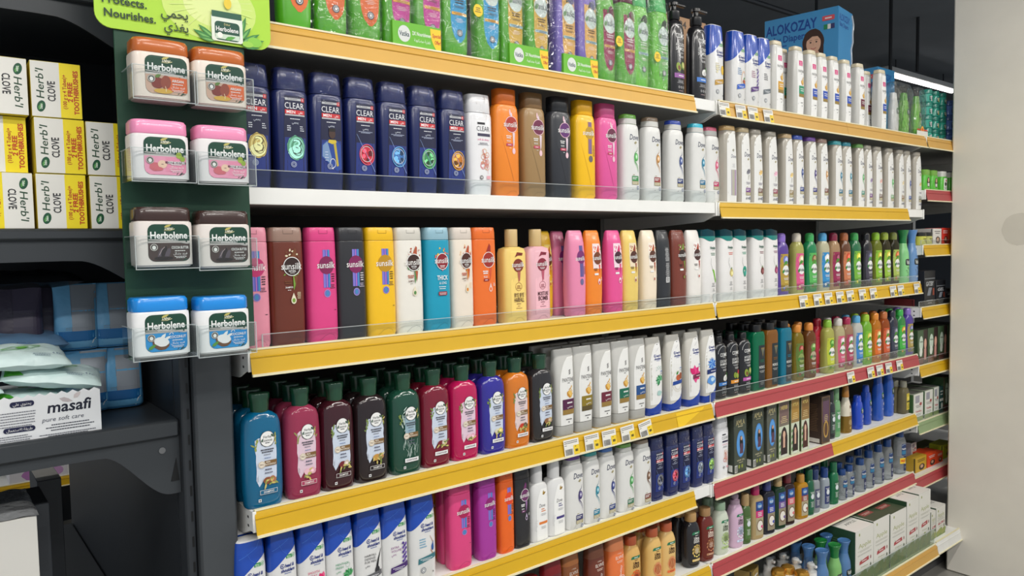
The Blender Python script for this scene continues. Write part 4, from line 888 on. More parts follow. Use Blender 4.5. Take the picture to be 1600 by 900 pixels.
def p_hair(f, s, t, w, d, h, top=(120, 40, 60), hair=(40, 24, 22), i=0):
    f.rect(-w/2+.5, 1, w/2-.5, h-1, (206, 214, 190)); f.rows(lambda z: (-w/2+1, w/2-1), h*.56, h-1, (150, 120, 70) if i else (120, 110, 96), 4); f.rows(lambda z: (-w/2+3, w/2-3), h*.62, h-6, top, 4); f.text('AMLA' if i else 'HERB', 0, h-22, 12, (222, 196, 110), w*.66, bold=.02); f.bars(0, h*.72, w*.7, 4, (226, 206, 150), 2.2, 6)
    f.ell(0, h*.30, w*.33, h*.24, hair, 24, .05); f.ell(0, h*.40, w*.13, h*.072, (222, 180, 152), 18); f.rows(lambda z: (-w*.10, w*.10), h*.18, h*.34, (214, 170, 146), 3, 3); f.rows(lambda z: (-w*.32, -w*.1), h*.05, h*.38, hair, 4, 3); f.rows(lambda z: (w*.1, w*.32), h*.05, h*.38, hair, 4, 3)
    for q in range(4): f.leaf(-w*.46+1, 14+q*20, 14, 6, 1.2, (70, 140, 60))
    f.bars(0, 10, w*.6, 2, WHITE, 2, 4); s.rect(-d/2+2, 4, d/2-2, h-4, (70, 90, 60)); s.bars(0, h-30, d*.6, 14, (190, 190, 160), 1.6, 6)
def p_brown(f, s, t, w, d, h):
    s.rect(-d/2+3, 3, d/2-3, h-3, (66, 50, 42)); s.bars(0, h-30, d*.6, 16, (130, 100, 70), 1.6, 6); s.rect(-d/2+8, 4, d/2-8, 18, (216, 210, 200))
    f.rect(-w/2+1, 2, w/2-1, h-2, (120, 92, 58)); f.rect(-w/2+4, 5, w/2-4, h-5, (70, 54, 50)); f.rect(-w/2+7, h*.45, w/2-7, h*.9, (92, 62, 86)); f.ell(0, h*.3, w*.3, h*.18, (190, 150, 70), 20); f.ell(0, h*.3, w*.2, h*.14, (90, 60, 40), 18); f.bars(0, h*.6, w*.5, 4, (220, 200, 140), 2, 6)
def p_white(f, s, t, w, d, h, side=(60, 100, 60)):
    f.rect(-w/2+1, 2, w/2-1, h-2, (226, 226, 218)); f.rows(lambda z: (-w/2+1, w/2-1), 2, h*.16, (150, 170, 110), 3); f.rrect(-w*.34, h*.66, w*.1, h*.92, (160, 160, 170), 3); f.bars(0, h*.56, w*.6, 2, (110, 110, 110), 2.4, 6); f.text('Vatika', 0, h*.36, 8, (180, 60, 66), w*.62, bold=.02); f.bars(0, h*.26, w*.6, 2, (120, 130, 120), 1.8, 5); f.ell(w*.22, h*.6, w*.12, h*.06, (170, 80, 80), 12, .15)
    s.rect(-d/2+2, 3, d/2-2, h-3, side); s.bars(0, h-22, d*.5, 9, (190, 200, 180), 1.8, 7)
    t.rect(-w/2+2, -d/2+2, w/2-2, d/2-2, (116, 118, 112))
def p_apple(f, s, t, w, d, h, wrap=0):
    f.rect(-w/2+1, 2, w/2-1, h-2, (226, 224, 216)); f.ell(-w*.30, h-16, 4.4, 5.4, (150, 160, 80), 14); f.text('Apple', 0, h*.72, 15, (160, 166, 96), w*.7, bold=.0); f.bars(0, h*.63, w*.78, 2, (150, 150, 130), 1.3, 4); f.bars(0, h*.565, w*.8, 2, (130, 130, 120), 1, 3)
    f.poly([(-w*.3, h*.39), (-w*.28, h*.45), (w*.22, h*.48), (w*.24, h*.41)], (176, 70, 74)); f.bars(-w*.02, h*.435, w*.4, 1, WHITE, 3); f.text('Dabur', 0, h*.335, 5, (150, 160, 110), w*.42); f.ell(w*.34, h*.44, 4.4, 6.6, (160, 110, 110), 14); f.ell(w*.34, h*.31, 4.4, 6.6, (90, 100, 80), 14); f.leaf(-w*.22, h*.45, 8, 3, 1.5, (70, 110, 60))
    f.rows(lambda z: (-w/2+1, w/2-1), 2, h*.12, (130, 150, 90), 3)
    for q in range(7): f.ell(-w*.4+q*w*.135, h*(.12+.028*((q*5) % 4)), w*.12, h*.085, (150+8*(q % 3), 166, 96), 14, .08, 0, q)
    s.rect(-d/2+2, 2, d/2-2, h-2, (44, 78, 52)); s.bars(d*.1, h*.8, d*.5, 10, (110, 140, 100), 1.8, 8)
    t.rect(-w/2+1, -d/2+1, w/2-1, d/2-1, (232, 230, 224) if not wrap else (70, 84, 62))
    if wrap:
        t.rect(-w*.3, -d*.2, w*.3, -d*.02, (150, 80, 74)); t.bars(0, -d*.1, w*.5, 2, (230, 200, 190), 2.6, 6); t.rect(-w/2+3, d*.1, w/2-3, d*.4, (100, 116, 84)); t.rect(-w*.3, d*.18, w*.2, d*.3, (160, 170, 150))
    else: t.text('APPLE', 6, -d*.12, 13, (60, 60, 60), w*.56, rot=.0); t.ell(-4, d*.12, 11, 9, (150, 156, 84), 18); t.strip([(-4, d*.16), (-2, d*.26)], 2, 1.4, (80, 60, 40)); t.leaf(-2, d*.2, 9, 4, .6, (90, 120, 60))
def p_woman(f, s, t, w, d, h, i=0):
    f.rect(-w/2+1, 2, w/2-1, h-2, (70, 96, 66)); f.rows(lambda z: (w*.08, w/2-1), 2, h-2, (52, 34, 36), 4, 3); f.ell(w*.28, h*.58, w*.13, h*.15, (222, 172, 152), 16); f.rows(lambda z: (w*.16, w*.38), h*.12, h*.44, (206, 150, 140), 3, 3); f.ell(-w*.16, h*.6, w*.2, h*.22, (206, 222, 206), 20); f.text('Vatika', -w*.16, h*.66, 7, (40, 80, 50), w*.32, bold=.02); f.ell(-w*.18, h*.36, w*.15, h*.13, (226, 232, 222), 16, .1); f.rows(lambda z: (-w/2+1, w*.08), 2, h*.2, (110, 60, 60), 2, 3)
    s.rect(-d/2+2, 2, d/2-2, h-2, (56, 84, 52)); t.rect(-w/2+1, -d/2+1, w/2-1, d/2-1, (52, 52, 50))
def p_gatsby(f, s, t, w, d, h, word='GATSBY'):
    f.rect(-w/2+1, 1, w/2-1, h-1, (28, 30, 36)); f.rect(-w/2+1, h*.76, w/2-1, h*.79, (120, 124, 130)); f.text(word, 0, h*.63, h*.12, (196, 198, 200), w*.7, bold=.02, shear=.15); f.poly([(-w*.25, h*.3), (-w*.1, h*.52), (w*.2, h*.52), (w*.05, h*.3)], (130, 136, 146)); f.rect(w*.28, h*.3, w*.42, h*.5, (150, 70, 50)); f.bars(0, h*.16, w*.6, 2, (170, 170, 174), h*.03, h*.07)
    s.rect(-d/2+1, 1, d/2-1, h-1, (34, 36, 44)); t.rect(-w/2+1, -d/2+1, w/2-1, d/2-1, (40, 42, 48))
def p_small(f, s, t, w, d, h, col=(226, 180, 40), c2=(30, 30, 30), word='', face=1):
    f.rect(-w/2+.6, 1, w/2-.6, h-1, col); f.bars(0, h*.82, w*.7, 2, WHITE if sum(col) < 420 else c2, h*.05, h*.11)
    if face: f.ell(w*.06, h*.3, w*.26, h*.22, (40, 28, 26), 16, .06); f.ell(w*.06, h*.34, w*.14, h*.12, (214, 170, 140), 14)
    else: f.rect(-w/2+.6, h*.45, w/2-.6, h*.55, c2); f.ell(w*.1, h*.28, w*.24, h*.12, c2, 14, .1)
    s.rect(-d/2+.6, 1, d/2-.6, h-1, tuple(int(v*.9) for v in col)); s.rect(d/2-8, 1, d/2-4, h-1, c2); t.rect(-w/2+.6, -d/2+.6, w/2-.6, d/2-.6, col)

# ================================================================== the room
ZC = 3.05
def struct(o): o['kind'] = 'structure'; return o
PLASTER = mat((236, 231, 219), .85, kind='plaster', var=.05, scale=9, bump=.08)
mb = MB(); mb.box(-3, 16, -3.2, 9, -.05, 0, mat((150, 148, 142), .3, kind='tile', var=.06, scale=5)); struct(mb.obj('floor'))
mb = MB(); mb.box(-3, 16, -3.2, 9, ZC, ZC+.1, mat((128, 134, 142), .9, kind='concrete', var=.12, scale=3)); struct(mb.obj('ceiling'))
mb = MB(); mb.box(15.9, 16, -3.2, 9, 0, ZC, mat((110, 116, 124), .9, kind='concrete', var=.1, scale=2)); struct(mb.obj('wall_right'))
mb = MB(); mb.box(-3, 16, 8.9, 9, 0, ZC, mat((50, 54, 60), .9, kind='concrete', var=.1, scale=2)); struct(mb.obj('wall_back'))
# plaster column in the aisle, with a small stain
mb = MB(); mb.box(2.895, 3.45, -.72, -.022, 0, ZC, PLASTER, .006)
o = struct(mb.obj('column'))
mb = MB()
r_ = ray(1593, 358); p_ = CAM+r_*((2.895-CAM.x)/r_.x)
d = Decal(); d.ell((-p_.y)*1000-22, p_.z*1000, 60, 62, mat((219, 214, 202), .85, kind='plaster', var=.04, scale=20), 26, .03)
me = d.build(lambda u, z, e: (2895-e, -u-22, z), 'plaster_patch', .4); put('plaster_patch', me, o)

# hanging rods, ducts and a far tube lamp under the dark ceiling
dk = steel((34, 36, 40))
for i, (px, py0, py1, y) in enumerate(((1392, 30, 112, 1.15), (1434, 48, 112, 1.25))):
    a, b = aty(px, py0, y), aty(px, py1, y); mb = MB(); mb.tube([(a.x, a.y, ZC), (a.x, a.y, b.z)], .012, dk)
    tag(mb.obj('hanger_rod'), ('thin dark rod hanging from ceiling, nearer the blue diaper carton', 'thin dark rod hanging from ceiling, nearer the plaster column')[i], 'rod')
mb = MB(); mb.box(1.2, 9.5, 2.4, 2.7, 2.78, 2.86, dk, .01); tag(mb.obj('cable_tray'), 'dark cable tray running under the ceiling behind the top shelf', 'cable tray')
mb = MB(); mb.tube([(-.5, 1.3, 2.80), (4.2, 1.3, 2.80), (4.2, 1.3, ZC)], .016, steel((60, 64, 70))); tag(mb.obj('conduit_pipe'), 'grey conduit pipe under the dark ceiling behind the bottles', 'pipe')

def lamp_mat(s):
    m = bpy.data.materials.new('lamp_diffuser'); m.use_nodes = True
    b = m.node_tree.nodes['Principled BSDF']; b.inputs['Emission Color'].default_value = (1, .97, .92, 1); b.inputs['Emission Strength'].default_value = s
    n = m.node_tree.nodes.new('ShaderNodeTexNoise'); return m
LAMP = lamp_mat(7)
def tube_lamp(x, y, z, power, label, L=1.2, spread=180):
    e = empty('ceiling_tube_lamp', (x, y, z))
    mb = MB(); mb.box(-L/2, L/2, -.05, .05, .012, .06, steel((210, 210, 208)), .006); mb.tube([(-L*.35, 0, .06), (-L*.35, 0, ZC-z)], .006, dk); mb.tube([(L*.35, 0, .06), (L*.35, 0, ZC-z)], .006, dk)
    mb.obj('housing', e)
    mb = MB(); mb.tube([(-L/2+.02, 0, 0), (L/2-.02, 0, 0)], .02, LAMP, 12); mb.obj('tube', e)
    tag(e, label, 'lamp', 'ceiling tube lamps')
    if power:
        ld = bpy.data.lights.new('tube_light', 'AREA'); ld.shape = 'RECTANGLE'; ld.size = L; ld.size_y = .12; ld.energy = power; ld.color = (1, .965, .91)
        lo = bpy.data.objects.new('tube_light', ld); COL.objects.link(lo); lo.parent = e; lo.location = (0, 0, -.03)
for i, x in enumerate((-1.9, -.5, .9, 2.3, 3.9)):
    tube_lamp(x, TUBE_Y, TUBE_Z, TUBE_POWER, 'white tube lamp hanging over the aisle, number %s along it' % ('one', 'two', 'three', 'four', 'five')[i])
for i, x in enumerate((-1.6, .2, 2.0, 3.8)):
    tube_lamp(x, TUBE_Y-1.15, TUBE_Z, TUBE_POWER*2.1, 'unseen tube lamp added behind the photographer for frontal light, number %s along it' % ('one', 'two', 'three', 'four')[i])  # second lamp row, added for frontal light on the lower shelves
for i, x in enumerate((-.5, 1.1)):
    tube_lamp(x, 1.97, 2.9, 12, 'unseen tube lamp added to light the next aisle, %s' % ('above the left bay', 'above the near bay')[i])  # added in line with the far tube to brighten the carton in the gap
tube_lamp(7.32, 1.97, 2.9, 10, 'lit white tube lamp above the top shelf beside the plaster column', 1.5)

# ================================================================== gondola
H = {'A': 1.79031, 'B': 1.50803, 'C': 1.22351, 'D': .93565, 'E': .69674, 'F': .45795, 'G': .19}
YS = {'A': -.0139, 'B': -.0127, 'C': -.0016, 'D': .0046, 'E': .0088, 'F': .0144, 'G': -.075}
L1, L2 = 1.33, 2.66
DEPTH = .42
SHW = steel((242, 242, 238), .4); UNDER_SHADE = steel((150, 148, 144), .6); BACK = steel((58, 54, 50), .6); DARK = steel((54, 58, 62), .42); DARK2 = steel((38, 42, 47), .45)  # undersides: white shelf steel with the shade put into a darker grey
YEL, YEL_LIT, CRIM, GRN, YWARM = (212, 168, 22), (206, 160, 78), (174, 68, 72), (140, 162, 118), (216, 166, 62)  # golden copy of the yellow strip has its lighting put into the colour
CREAM = pl((240, 232, 196), .3)
ORD = ['top', 'second', 'third', 'fourth', 'fifth', 'sixth', 'bottom']
def strip_mesh(x0, x1, c, yf=0.):
    """ticket strip: bowed coloured face with cream beads along its edges"""
    mb = MB(); m = mat(c, .42, kind='plastic', var=.05, scale=24)
    P = [(-.001, .003), (-.004, -.004), (-.006, -.012), (-.008, -.022), (-.0105, -.034), (-.012, -.0405)]
    pts = P + [(y+.0016, z) for y, z in reversed(P)]
    mb.prism([(y+yf, z) for y, z in pts], 'x', x0, x1, m)
    mb.prism([(yf-.0062, -.0105), (yf-.0078, -.0112), (yf-.0074, -.0128), (yf-.0058, -.0122)], 'x', x0, x1, m)
    mb.prism([(yf-.0155, -.0445), (yf-.0155, -.0405), (yf-.0105, -.0400), (yf-.0105, -.0445)], 'x', x0, x1, CREAM)
    mb.prism([(yf-.0035, .001), (yf-.0035, .0042), (yf+.002, .0042), (yf+.002, .001)], 'x', x0, x1, CREAM)
    return mb
GUARDM = mat((228, 236, 230), .12, kind='clear', var=0, fac=.09)
def guard_mesh(x0, x1, y, h):
    mb = MB(); mb.box(x0, x1, y, y+.0016, .001, h, GUARDM if h > .05 else CLEAR); mb.box(x0, x1, y-.0004, y+.002, h, h+.0012, tint((226, 230, 230), .5)); mb.box(x0-.001, x0+.0012, y-.0004, y+.002, .001, h, tint((226, 230, 230), .5)); return mb
def shelf(x0, x1, z, yf, strips, guard, label, lab2=None, depth=DEPTH):
    e = empty('gondola_shelf', (0, 0, z))
    mb = MB(); mb.box(x0+.003, x1-.003, yf+.003, depth, -.004, 0, SHW); mb.box(x0+.003, x1-.003, yf, yf+.003, -.030, -.0002, SHW, .001); mb.obj('deck', e)
    mb = MB(); mb.box(x0+.003, x1-.003, yf+.004, depth, -.029, -.005, UNDER_SHADE); mb.obj('underside', e)
    for s in (0, 1):
        x = x0+.0015 if s == 0 else x1-.0055
        mb = MB(); mb.prism([(yf-.001, .0), (yf-.001, -.036), (yf+.016, -.038), (yf+.05, -.052), (depth, -.075), (depth, -.001), (yf+.01, -.001)], 'x', x, x+.004, SHW); mb.box(x-.0015, x+.0055, yf-.004, yf-.0005, -.037, .001, SHW, .001)
        b = mb.obj('bracket', e)
        mb = MB()
        for yy, zz in ((.02, -.012), (.02, -.028)): mb.box(x-.0006 if s == 0 else x+.004, x if s == 0 else x+.0046, yf+yy, yf+yy+.006, zz-.004, zz, steel((60, 60, 60)))
        mb.obj('bracket_slot', b)
    for (a, b_, c) in strips: strip_mesh(a, b_, c, yf).obj('price_strip', e)
    if guard: guard_mesh(guard[0], guard[1], yf+.004, guard[2]).obj('clear_guard', e)
    return tag(e, label, 'shelf', 'shelves of the shampoo wall')
def X(px, lv, y=None, py=None):
    """world x where a pixel column meets a shelf's front edge"""
    y = YS[lv] if y is None else y; lo, hi = -1., 6.
    for _ in range(40):
        m = (lo+hi)/2
        if pj((m, y, H[lv]))[0] < px: lo = m
        else: hi = m
    return lo
cl = {YWARM: 'yellow', YEL: 'yellow', YEL_LIT: 'golden yellow', CRIM: 'red', GRN: 'green', None: 'plain white'}
near = [('A', [(.0, X(1083, 'A'), YWARM)], None), ('B', [], (.0, L1, .030)), ('C', [(.004, L1-.006, YEL)], (.03, L1-.01, .026)), ('D', [(.004, L1-.006, YEL)], None), ('E', [(.004, X(1083, 'E'), YEL)], None), ('F', [(.004, L1-.004, YEL)], None)]
for lv, st, g in near:
    i = 'ABCDEF'.index(lv)
    shelf(0, L1, H[lv], YS[lv], st, g, 'steel shelf with %s front, %s from top, near bay' % ('yellow price strip' if st else 'bare white', ORD[i] if i else 'first'))
mid = [('A', [(L1+.006, X(1321, 'A'), YEL_LIT), (X(1321, 'A')+.001, L2, YEL_LIT)], None, .0), ('B', [(L1+.008, X(1417, 'B'), YEL)], None, 0), ('C', [(L1+.006, L2, YEL)], (L1+.006, L2-.02, .026), 0), ('D', [(L1+.006, L2-.002, CRIM)], (L1-.002, L2-.015, .030), 0), ('E', [(L1+.006, X(1298, 'E'), CRIM), (X(1298, 'E')+.001, L2, YEL)], None, 0), ('F', [(L1+.006, L2, CRIM)], None, 0), ('G', [(L1+.006, L2, YEL_LIT)], (L1+.3, L2-.004, .062), 0)]
for lv, st, g, _ in mid:
    i = 'ABCDEFG'.index(lv)
    c = 'red and yellow price strip' if lv == 'E' else ('red price strip' if st[0][2] == CRIM else 'yellow price strip')
    shelf(L1+.004, L2, H[lv], YS[lv], st, g, 'steel shelf with %s, %s from top, middle bay' % (c, ORD[i] if 0 < i < 6 else ('first' if i == 0 else 'lowest')))
FX1 = 3.6
def zat(px, py, y): return aty(px, py, y).z
far = [('top', H['A'], -.0139, YEL_LIT, None), ('second', zat(1447, 297, -.0127), -.0127, CRIM, None), ('third', zat(1445, 383.5, -.006), -.006, YEL, .02), ('fourth', zat(1441, 481, -.002), -.002, YEL, .024), ('fifth', zat(1438, 572, .004), .004, YEL, .026), ('sixth', zat(1434, 661, .008), .008, GRN, .022), ('seventh', zat(1431, 748, .014), .014, CRIM, None), ('lowest', .19, -.07, (232, 232, 228), None)]
ZF = {}
for nm, z, y, c, g in far:
    ZF[nm] = (z, y)
    shelf(L2+.006, FX1, z, y, [(L2+.012, FX1-.01, c)], (L2+.008, FX1-.02, g) if g else None, 'steel shelf with %s price strip, %s from top, far bay' % (cl.get(c, 'white'), 'first' if nm == 'top' else nm))
mb = MB()
for i, (a, b, nm) in enumerate(((-.018, L1, 'near'), (L1, L2, 'middle'), (L2, FX1, 'far'))):
    e = empty('backing_sheet', (0, 0, 0)); mb = MB(); mb.box(a+.002, b-.002, DEPTH+.004, DEPTH+.02, .02, 1.755, BACK); mb.obj('panel', e)
    mb = MB(); mb.box(b-.02, b+.01, DEPTH+.001, DEPTH+.0035, .02, 1.755, steel((170, 170, 168))); mb.obj('upright', e)
    tag(e, 'dark steel back panel behind the bottles of the %s bay' % nm, 'panel')
mb = MB(); mb.box(0, FX1, .02, DEPTH, .0, .110, steel((90, 90, 90))); tag(mb.obj('plinth'), 'grey plinth under the lowest shelves of the shampoo wall', 'plinth')

pa, pb = X(1054, 'D'), X(1098, 'D'); d = Decal(); d.poly([(pa*1000, -3), (pb*1000, -3), (pb*1000-6, -8), (pa*1000+24, -40), (pa*1000, -40)], mat((238, 196, 30), .35, kind='card', var=.03))
o = put('loose_yellow_card', d.build(lambda x, z, ee: (x, YS['D']*1000-4.2+(z+4)*.22-ee-.3, z), 'loose_yellow_card'), [q for q in bpy.data.objects if q.name == 'gondola_shelf.003'][0])
# price tickets in the strips
tagn = [0]
TN = ['first', 'second', 'third', 'fourth', 'fifth', 'sixth', 'seventh', 'eighth', 'ninth', 'tenth']
def ticket_mesh():
    mb = MB(); mb.box(-.0245, .0245, -.0008, .0002, -.0195, .0195, card((232, 230, 222)), .0002); base = mb.mesh('paper', smooth=False)
    d = Decal(); d.bars(-22, 15, 43, 2, (60, 56, 60), 1.7, 4, 'l'); d.bars(-22, 6, 10, 1, (80, 76, 80), 1.4, 3, 'l')
    for q in range(14): d.rect(-22+q*1.7, -17, -22+q*1.7+(1. if q % 3 else .5), -3, (50, 50, 54))
    d.rect(5, -18.5, 23.5, 4, (240, 206, 50)); d.bars(12, 1, 7, 1, (90, 80, 30), 1.8); d.text('12.95', 10.6, -9, 5.4, (60, 54, 30), 11, bold=.02) if 0 else d.bars(14.5, -8.5, 14, 1, (60, 54, 30), 6)
    return base, d.build(plane_front(-.8), 'print', .1, .04)
TKT = ticket_mesh()
def tickets(lv, pxs, where, tilt=()):
    for i, px in enumerate(pxs):
        x = X(px, lv, YS[lv]-.014); e = empty('price_ticket', (x, YS[lv]-.0115, H[lv]-.022)); e.rotation_euler = (R(-9), R(tilt[i]) if tilt else random.uniform(-.03, .03), 0)
        put('paper', TKT[0], e); put('print', TKT[1], e)
        tag(e, 'white price ticket, %s from left, %s' % (TN[i], where), 'price ticket', 'price tickets on the %s' % where)
tickets('A', (1133, 1159, 1178, 1202), 'top yellow strip, middle bay')
tickets('C', (1257, 1279, 1296, 1314, 1330, 1349, 1366, 1397, 1409, 1434), 'third yellow strip, middle bay')
tickets('D', (894, 926, 953, 982, 1010), 'fourth yellow strip, near bay', (0, 0, 0, -3, -8))
tickets('D', (1331, 1362, 1376, 1390, 1407), 'fourth red strip, middle bay')

# ================================================================== goods on the shelves
def solve_x(pr, K, yf, z, sx=1.):
    pts = [(a[0]*sx, a[1]+K.b*.001+yf) for a in se(K.a, K.b, K.n, 0, 48)]; x = 1.; zz = z+K.zm*.001
    lo, hi = -1.5, 6.
    for _ in range(36):
        x = (lo+hi)/2
        if max(pj((x+u, v, zz))[0] for u, v in pts) < pr: lo = x
        else: hi = x
    return x
SEEN = {}
PEND = []
def later(name_fn, desc, phrase): PEND.append((name_fn, desc, phrase))
RANKW = ['', ' in the second rank', ' in the third rank', ' in the fourth rank']
def row(lv, items, phrase, z=None, yf=None, inset=.012):
    """items: (right silhouette pixel, kind, description, options)"""
    z = H[lv] if z is None else z; y0 = (YS[lv] if yf is None else yf)+inset
    fr = []
    for it in items:
        pr, K, desc = it[:3]; op = it[3] if len(it) > 3 else {}
        y = y0+op.get('dy', 0); fr.append([solve_x(pr, K, y, z), 1., pr, K, desc, op, y])
    for _ in range(3):
        for p, q in zip(fr, fr[1:]):
            dx = q[0]-p[0]; need = (p[1]*p[3].a+q[1]*q[3].a)*.001+.0008
            if abs(p[6]-q[6]) < .03 and dx < need:
                k = dx/need; 
                for t in (p, q): t[1] = max(.72, t[1]*k)
        for t in fr: t[0] = solve_x(t[2], t[3], t[6], z, t[1])
    for p, q in zip(fr, fr[1:]):
        g = q[0]-p[0]-(p[1]*p[3].a+q[1]*q[3].a)*.001
        if g < -.0005 and abs(p[6]-q[6]) < .03: print('TIGHT', lv, q[4], round(g*1000, 1)); q[0] -= g-.0004
    for x, sx, pr, K, desc, op, y in fr:
        rk = op.get('ranks', 1)
        for r in range(rk):
            e = spawn(K, None, (x+(.003*(r % 2) if r else 0), y+K.b*.001+r*(K.b*.002+.004), z), None, random.uniform(-.03, .03) if r else op.get('rz', K.turn), sx)
            PEND.append((e, desc+RANKW[r], phrase))
def flush_labels():
    groups = {}
    for e, d_, p in PEND: groups.setdefault((d_, p), []).append(e)
    cnt = {}
    for (d_, p), es in groups.items():
        es.sort(key=lambda o: o.location.x)
        for i, e in enumerate(es):
            lb = '%s, %s' % (d_, p)
            if len(es) > 1: lb = '%s, %s from left, %s' % (d_, TN[i], p)
            e['label'] = lb
            e['group'] = '%ss, %s' % (e.name.split('.')[0].replace('_', ' '), p)
            if len(lb.replace(',', ' ').split()) > 16: print('LONG', lb)
P1 = {'A': 'top shelf, near bay', 'B': 'second shelf, near bay', 'C': 'third shelf, near bay', 'D': 'fourth shelf, near bay', 'E': 'fifth shelf, near bay', 'F': 'sixth shelf, near bay'}
P2 = {k: v.replace('near', 'middle') for k, v in P1.items()}; P2['G'] = 'lowest shelf, middle bay'
k_ = kind
# --- second shelf, near bay
row('B', [
 (423, k_(clear, art=(220, 196, 110), kindart='three'), 'navy shampoo bottle with gold numeral 3 art'),
 (481, k_(clear, art=(110, 186, 150), kindart='three'), 'navy shampoo bottle with green numeral 3 art'),
 (536, k_(clear, art=(60, 90, 160), kindart='player'), 'navy shampoo bottle with a man in blue printed on it'),
 (588, k_(clear, art=(200, 40, 60)), 'navy shampoo bottle with red berry orb'),
 (637, k_(clear, art=(60, 120, 190)), 'navy shampoo bottle with blue orb'),
 (683, k_(clear, art=(70, 150, 90)), 'navy shampoo bottle with green orb'),
 (727.5, k_(clear, art=(200, 120, 30)), 'navy shampoo bottle with amber orb'),
 (768, k_(clear, white=1), 'white shampoo bottle with pink rings printed'),
 (810, k_(sunsilk_tall, col=(244, 140, 44), disc=(176, 50, 40), cap=(222, 112, 30)), 'tall orange shampoo bottle with red disc'),
 (851.5, k_(sunsilk_tall, col=(164, 132, 88), disc=(112, 34, 70), cap=(128, 98, 62)), 'tall tan brown shampoo bottle with maroon disc'),
 (892, k_(sunsilk_tall, col=(50, 52, 58), disc=(96, 40, 110), cap=(34, 36, 40)), 'tall black shampoo bottle with purple disc'),
 (929.5, k_(sunsilk_tall, col=(250, 196, 26), disc=(206, 150, 20), art=0, cap=(240, 180, 20)), 'tall yellow shampoo bottle'),
 (964, k_(sunsilk_tall, col=(230, 92, 160), disc=(104, 36, 66), cap=(206, 84, 140)), 'tall pink shampoo bottle with maroon disc'),
 (999, k_(dove, capc=(120, 190, 80), sw=(80, 160, 80), band=(60, 140, 80)), 'white bottle with green lid and green swirl'),
 (1033, k_(dove, capc=(150, 130, 110), sw=(180, 130, 70), band=(150, 60, 60)), 'white bottle with brown lid and tan swirl'),
 (1068.5, k_(dove, capc=(60, 90, 200), sw=(50, 70, 130), band=(30, 50, 110)), 'white bottle with blue lid and navy swirl'),
 (1103, k_(dove, capc=(60, 190, 216), sw=(40, 120, 150), band=(30, 110, 150)), 'white bottle with cyan lid and teal swirl'),
], P1['B'])
row('B', [(1124, k_(dove, capc=(226, 110, 140), sw=(206, 90, 120), band=(190, 50, 100)), 'white bottle with pink lid and pink swirl')], P1['B'], inset=.03)
DI = lambda **k: k_(dove_inv, **k)
row('B', [
 (1151.5, DI(sw=(150, 150, 150), band=(150, 140, 150), art='deco', zt=134, topc=(216, 180, 120)), 'white bottle with striped silver panel'),
 (1173, DI(sw=(80, 80, 90), band=(120, 70, 140), zt=146, topc=(210, 190, 150)), 'white bottle with purple band and dark flower'),
 (1192, DI(sw=(200, 160, 90), band=(120, 90, 80), zt=146), 'white bottle with brown band and gold flower'),
 (1215.5, DI(sw=(220, 150, 170), band=(150, 70, 90), zt=146), 'white bottle with rose band and pink flower'),
 (1240, DI(sw=(206, 170, 100), band=(150, 130, 90), zt=146, topc=(226, 196, 150)), 'white bottle with khaki band and gold flower'),
 (1256.5, DI(sw=(50, 70, 130), band=(30, 60, 140), art='swirl', zt=158, topc=(70, 100, 200)), 'white bottle with blue lid and navy swirl'),
 (1277, DI(sw=(60, 50, 110), band=(50, 50, 130), art='swirl', zt=158, topc=(120, 80, 170)), 'white bottle with purple lid and indigo swirl'),
 (1294.7, DI(sw=(190, 140, 80), band=(120, 70, 60), art='swirl', zt=158, topc=(170, 140, 130)), 'white bottle with brown lid and tan swirl'),
 (1317, DI(sw=(40, 110, 140), band=(30, 110, 140), art='swirl', zt=158, topc=(70, 180, 190)), 'white bottle with cyan lid and teal swirl'),
 (1332, DI(sw=(60, 130, 150), band=(40, 120, 150), art='swirl', zt=158, topc=(50, 150, 170)), 'white bottle with dark cyan lid and teal swirl'),
 (1351, DI(sw=(80, 160, 90), band=(70, 150, 130), art='swirl', zt=158, topc=(120, 180, 100)), 'white bottle with green lid and green swirl'),
 (1363.5, DI(sw=(120, 100, 140), band=(120, 70, 140), zt=150), 'white bottle with violet band and grey flower'),
 (1379, DI(sw=(200, 150, 140), band=(130, 110, 100), zt=150), 'white bottle with taupe band and pink flower'),
 (1397, DI(sw=(80, 170, 90), band=(120, 170, 120), art='swirl', zt=150), 'white bottle with pale lid and green swirl'),
 (1413, DI(sw=(200, 180, 140), band=(150, 120, 90), zt=150), 'white bottle with beige band and cream flower'),
 (1424, DI(sw=(50, 70, 140), band=(40, 80, 160), art='swirl', zt=150), 'white bottle with pale lid and navy swirl'),
 (1440, DI(sw=(190, 170, 110), band=(110, 110, 90), zt=150), 'white bottle with grey band and gold flower'),
], P2['B'])
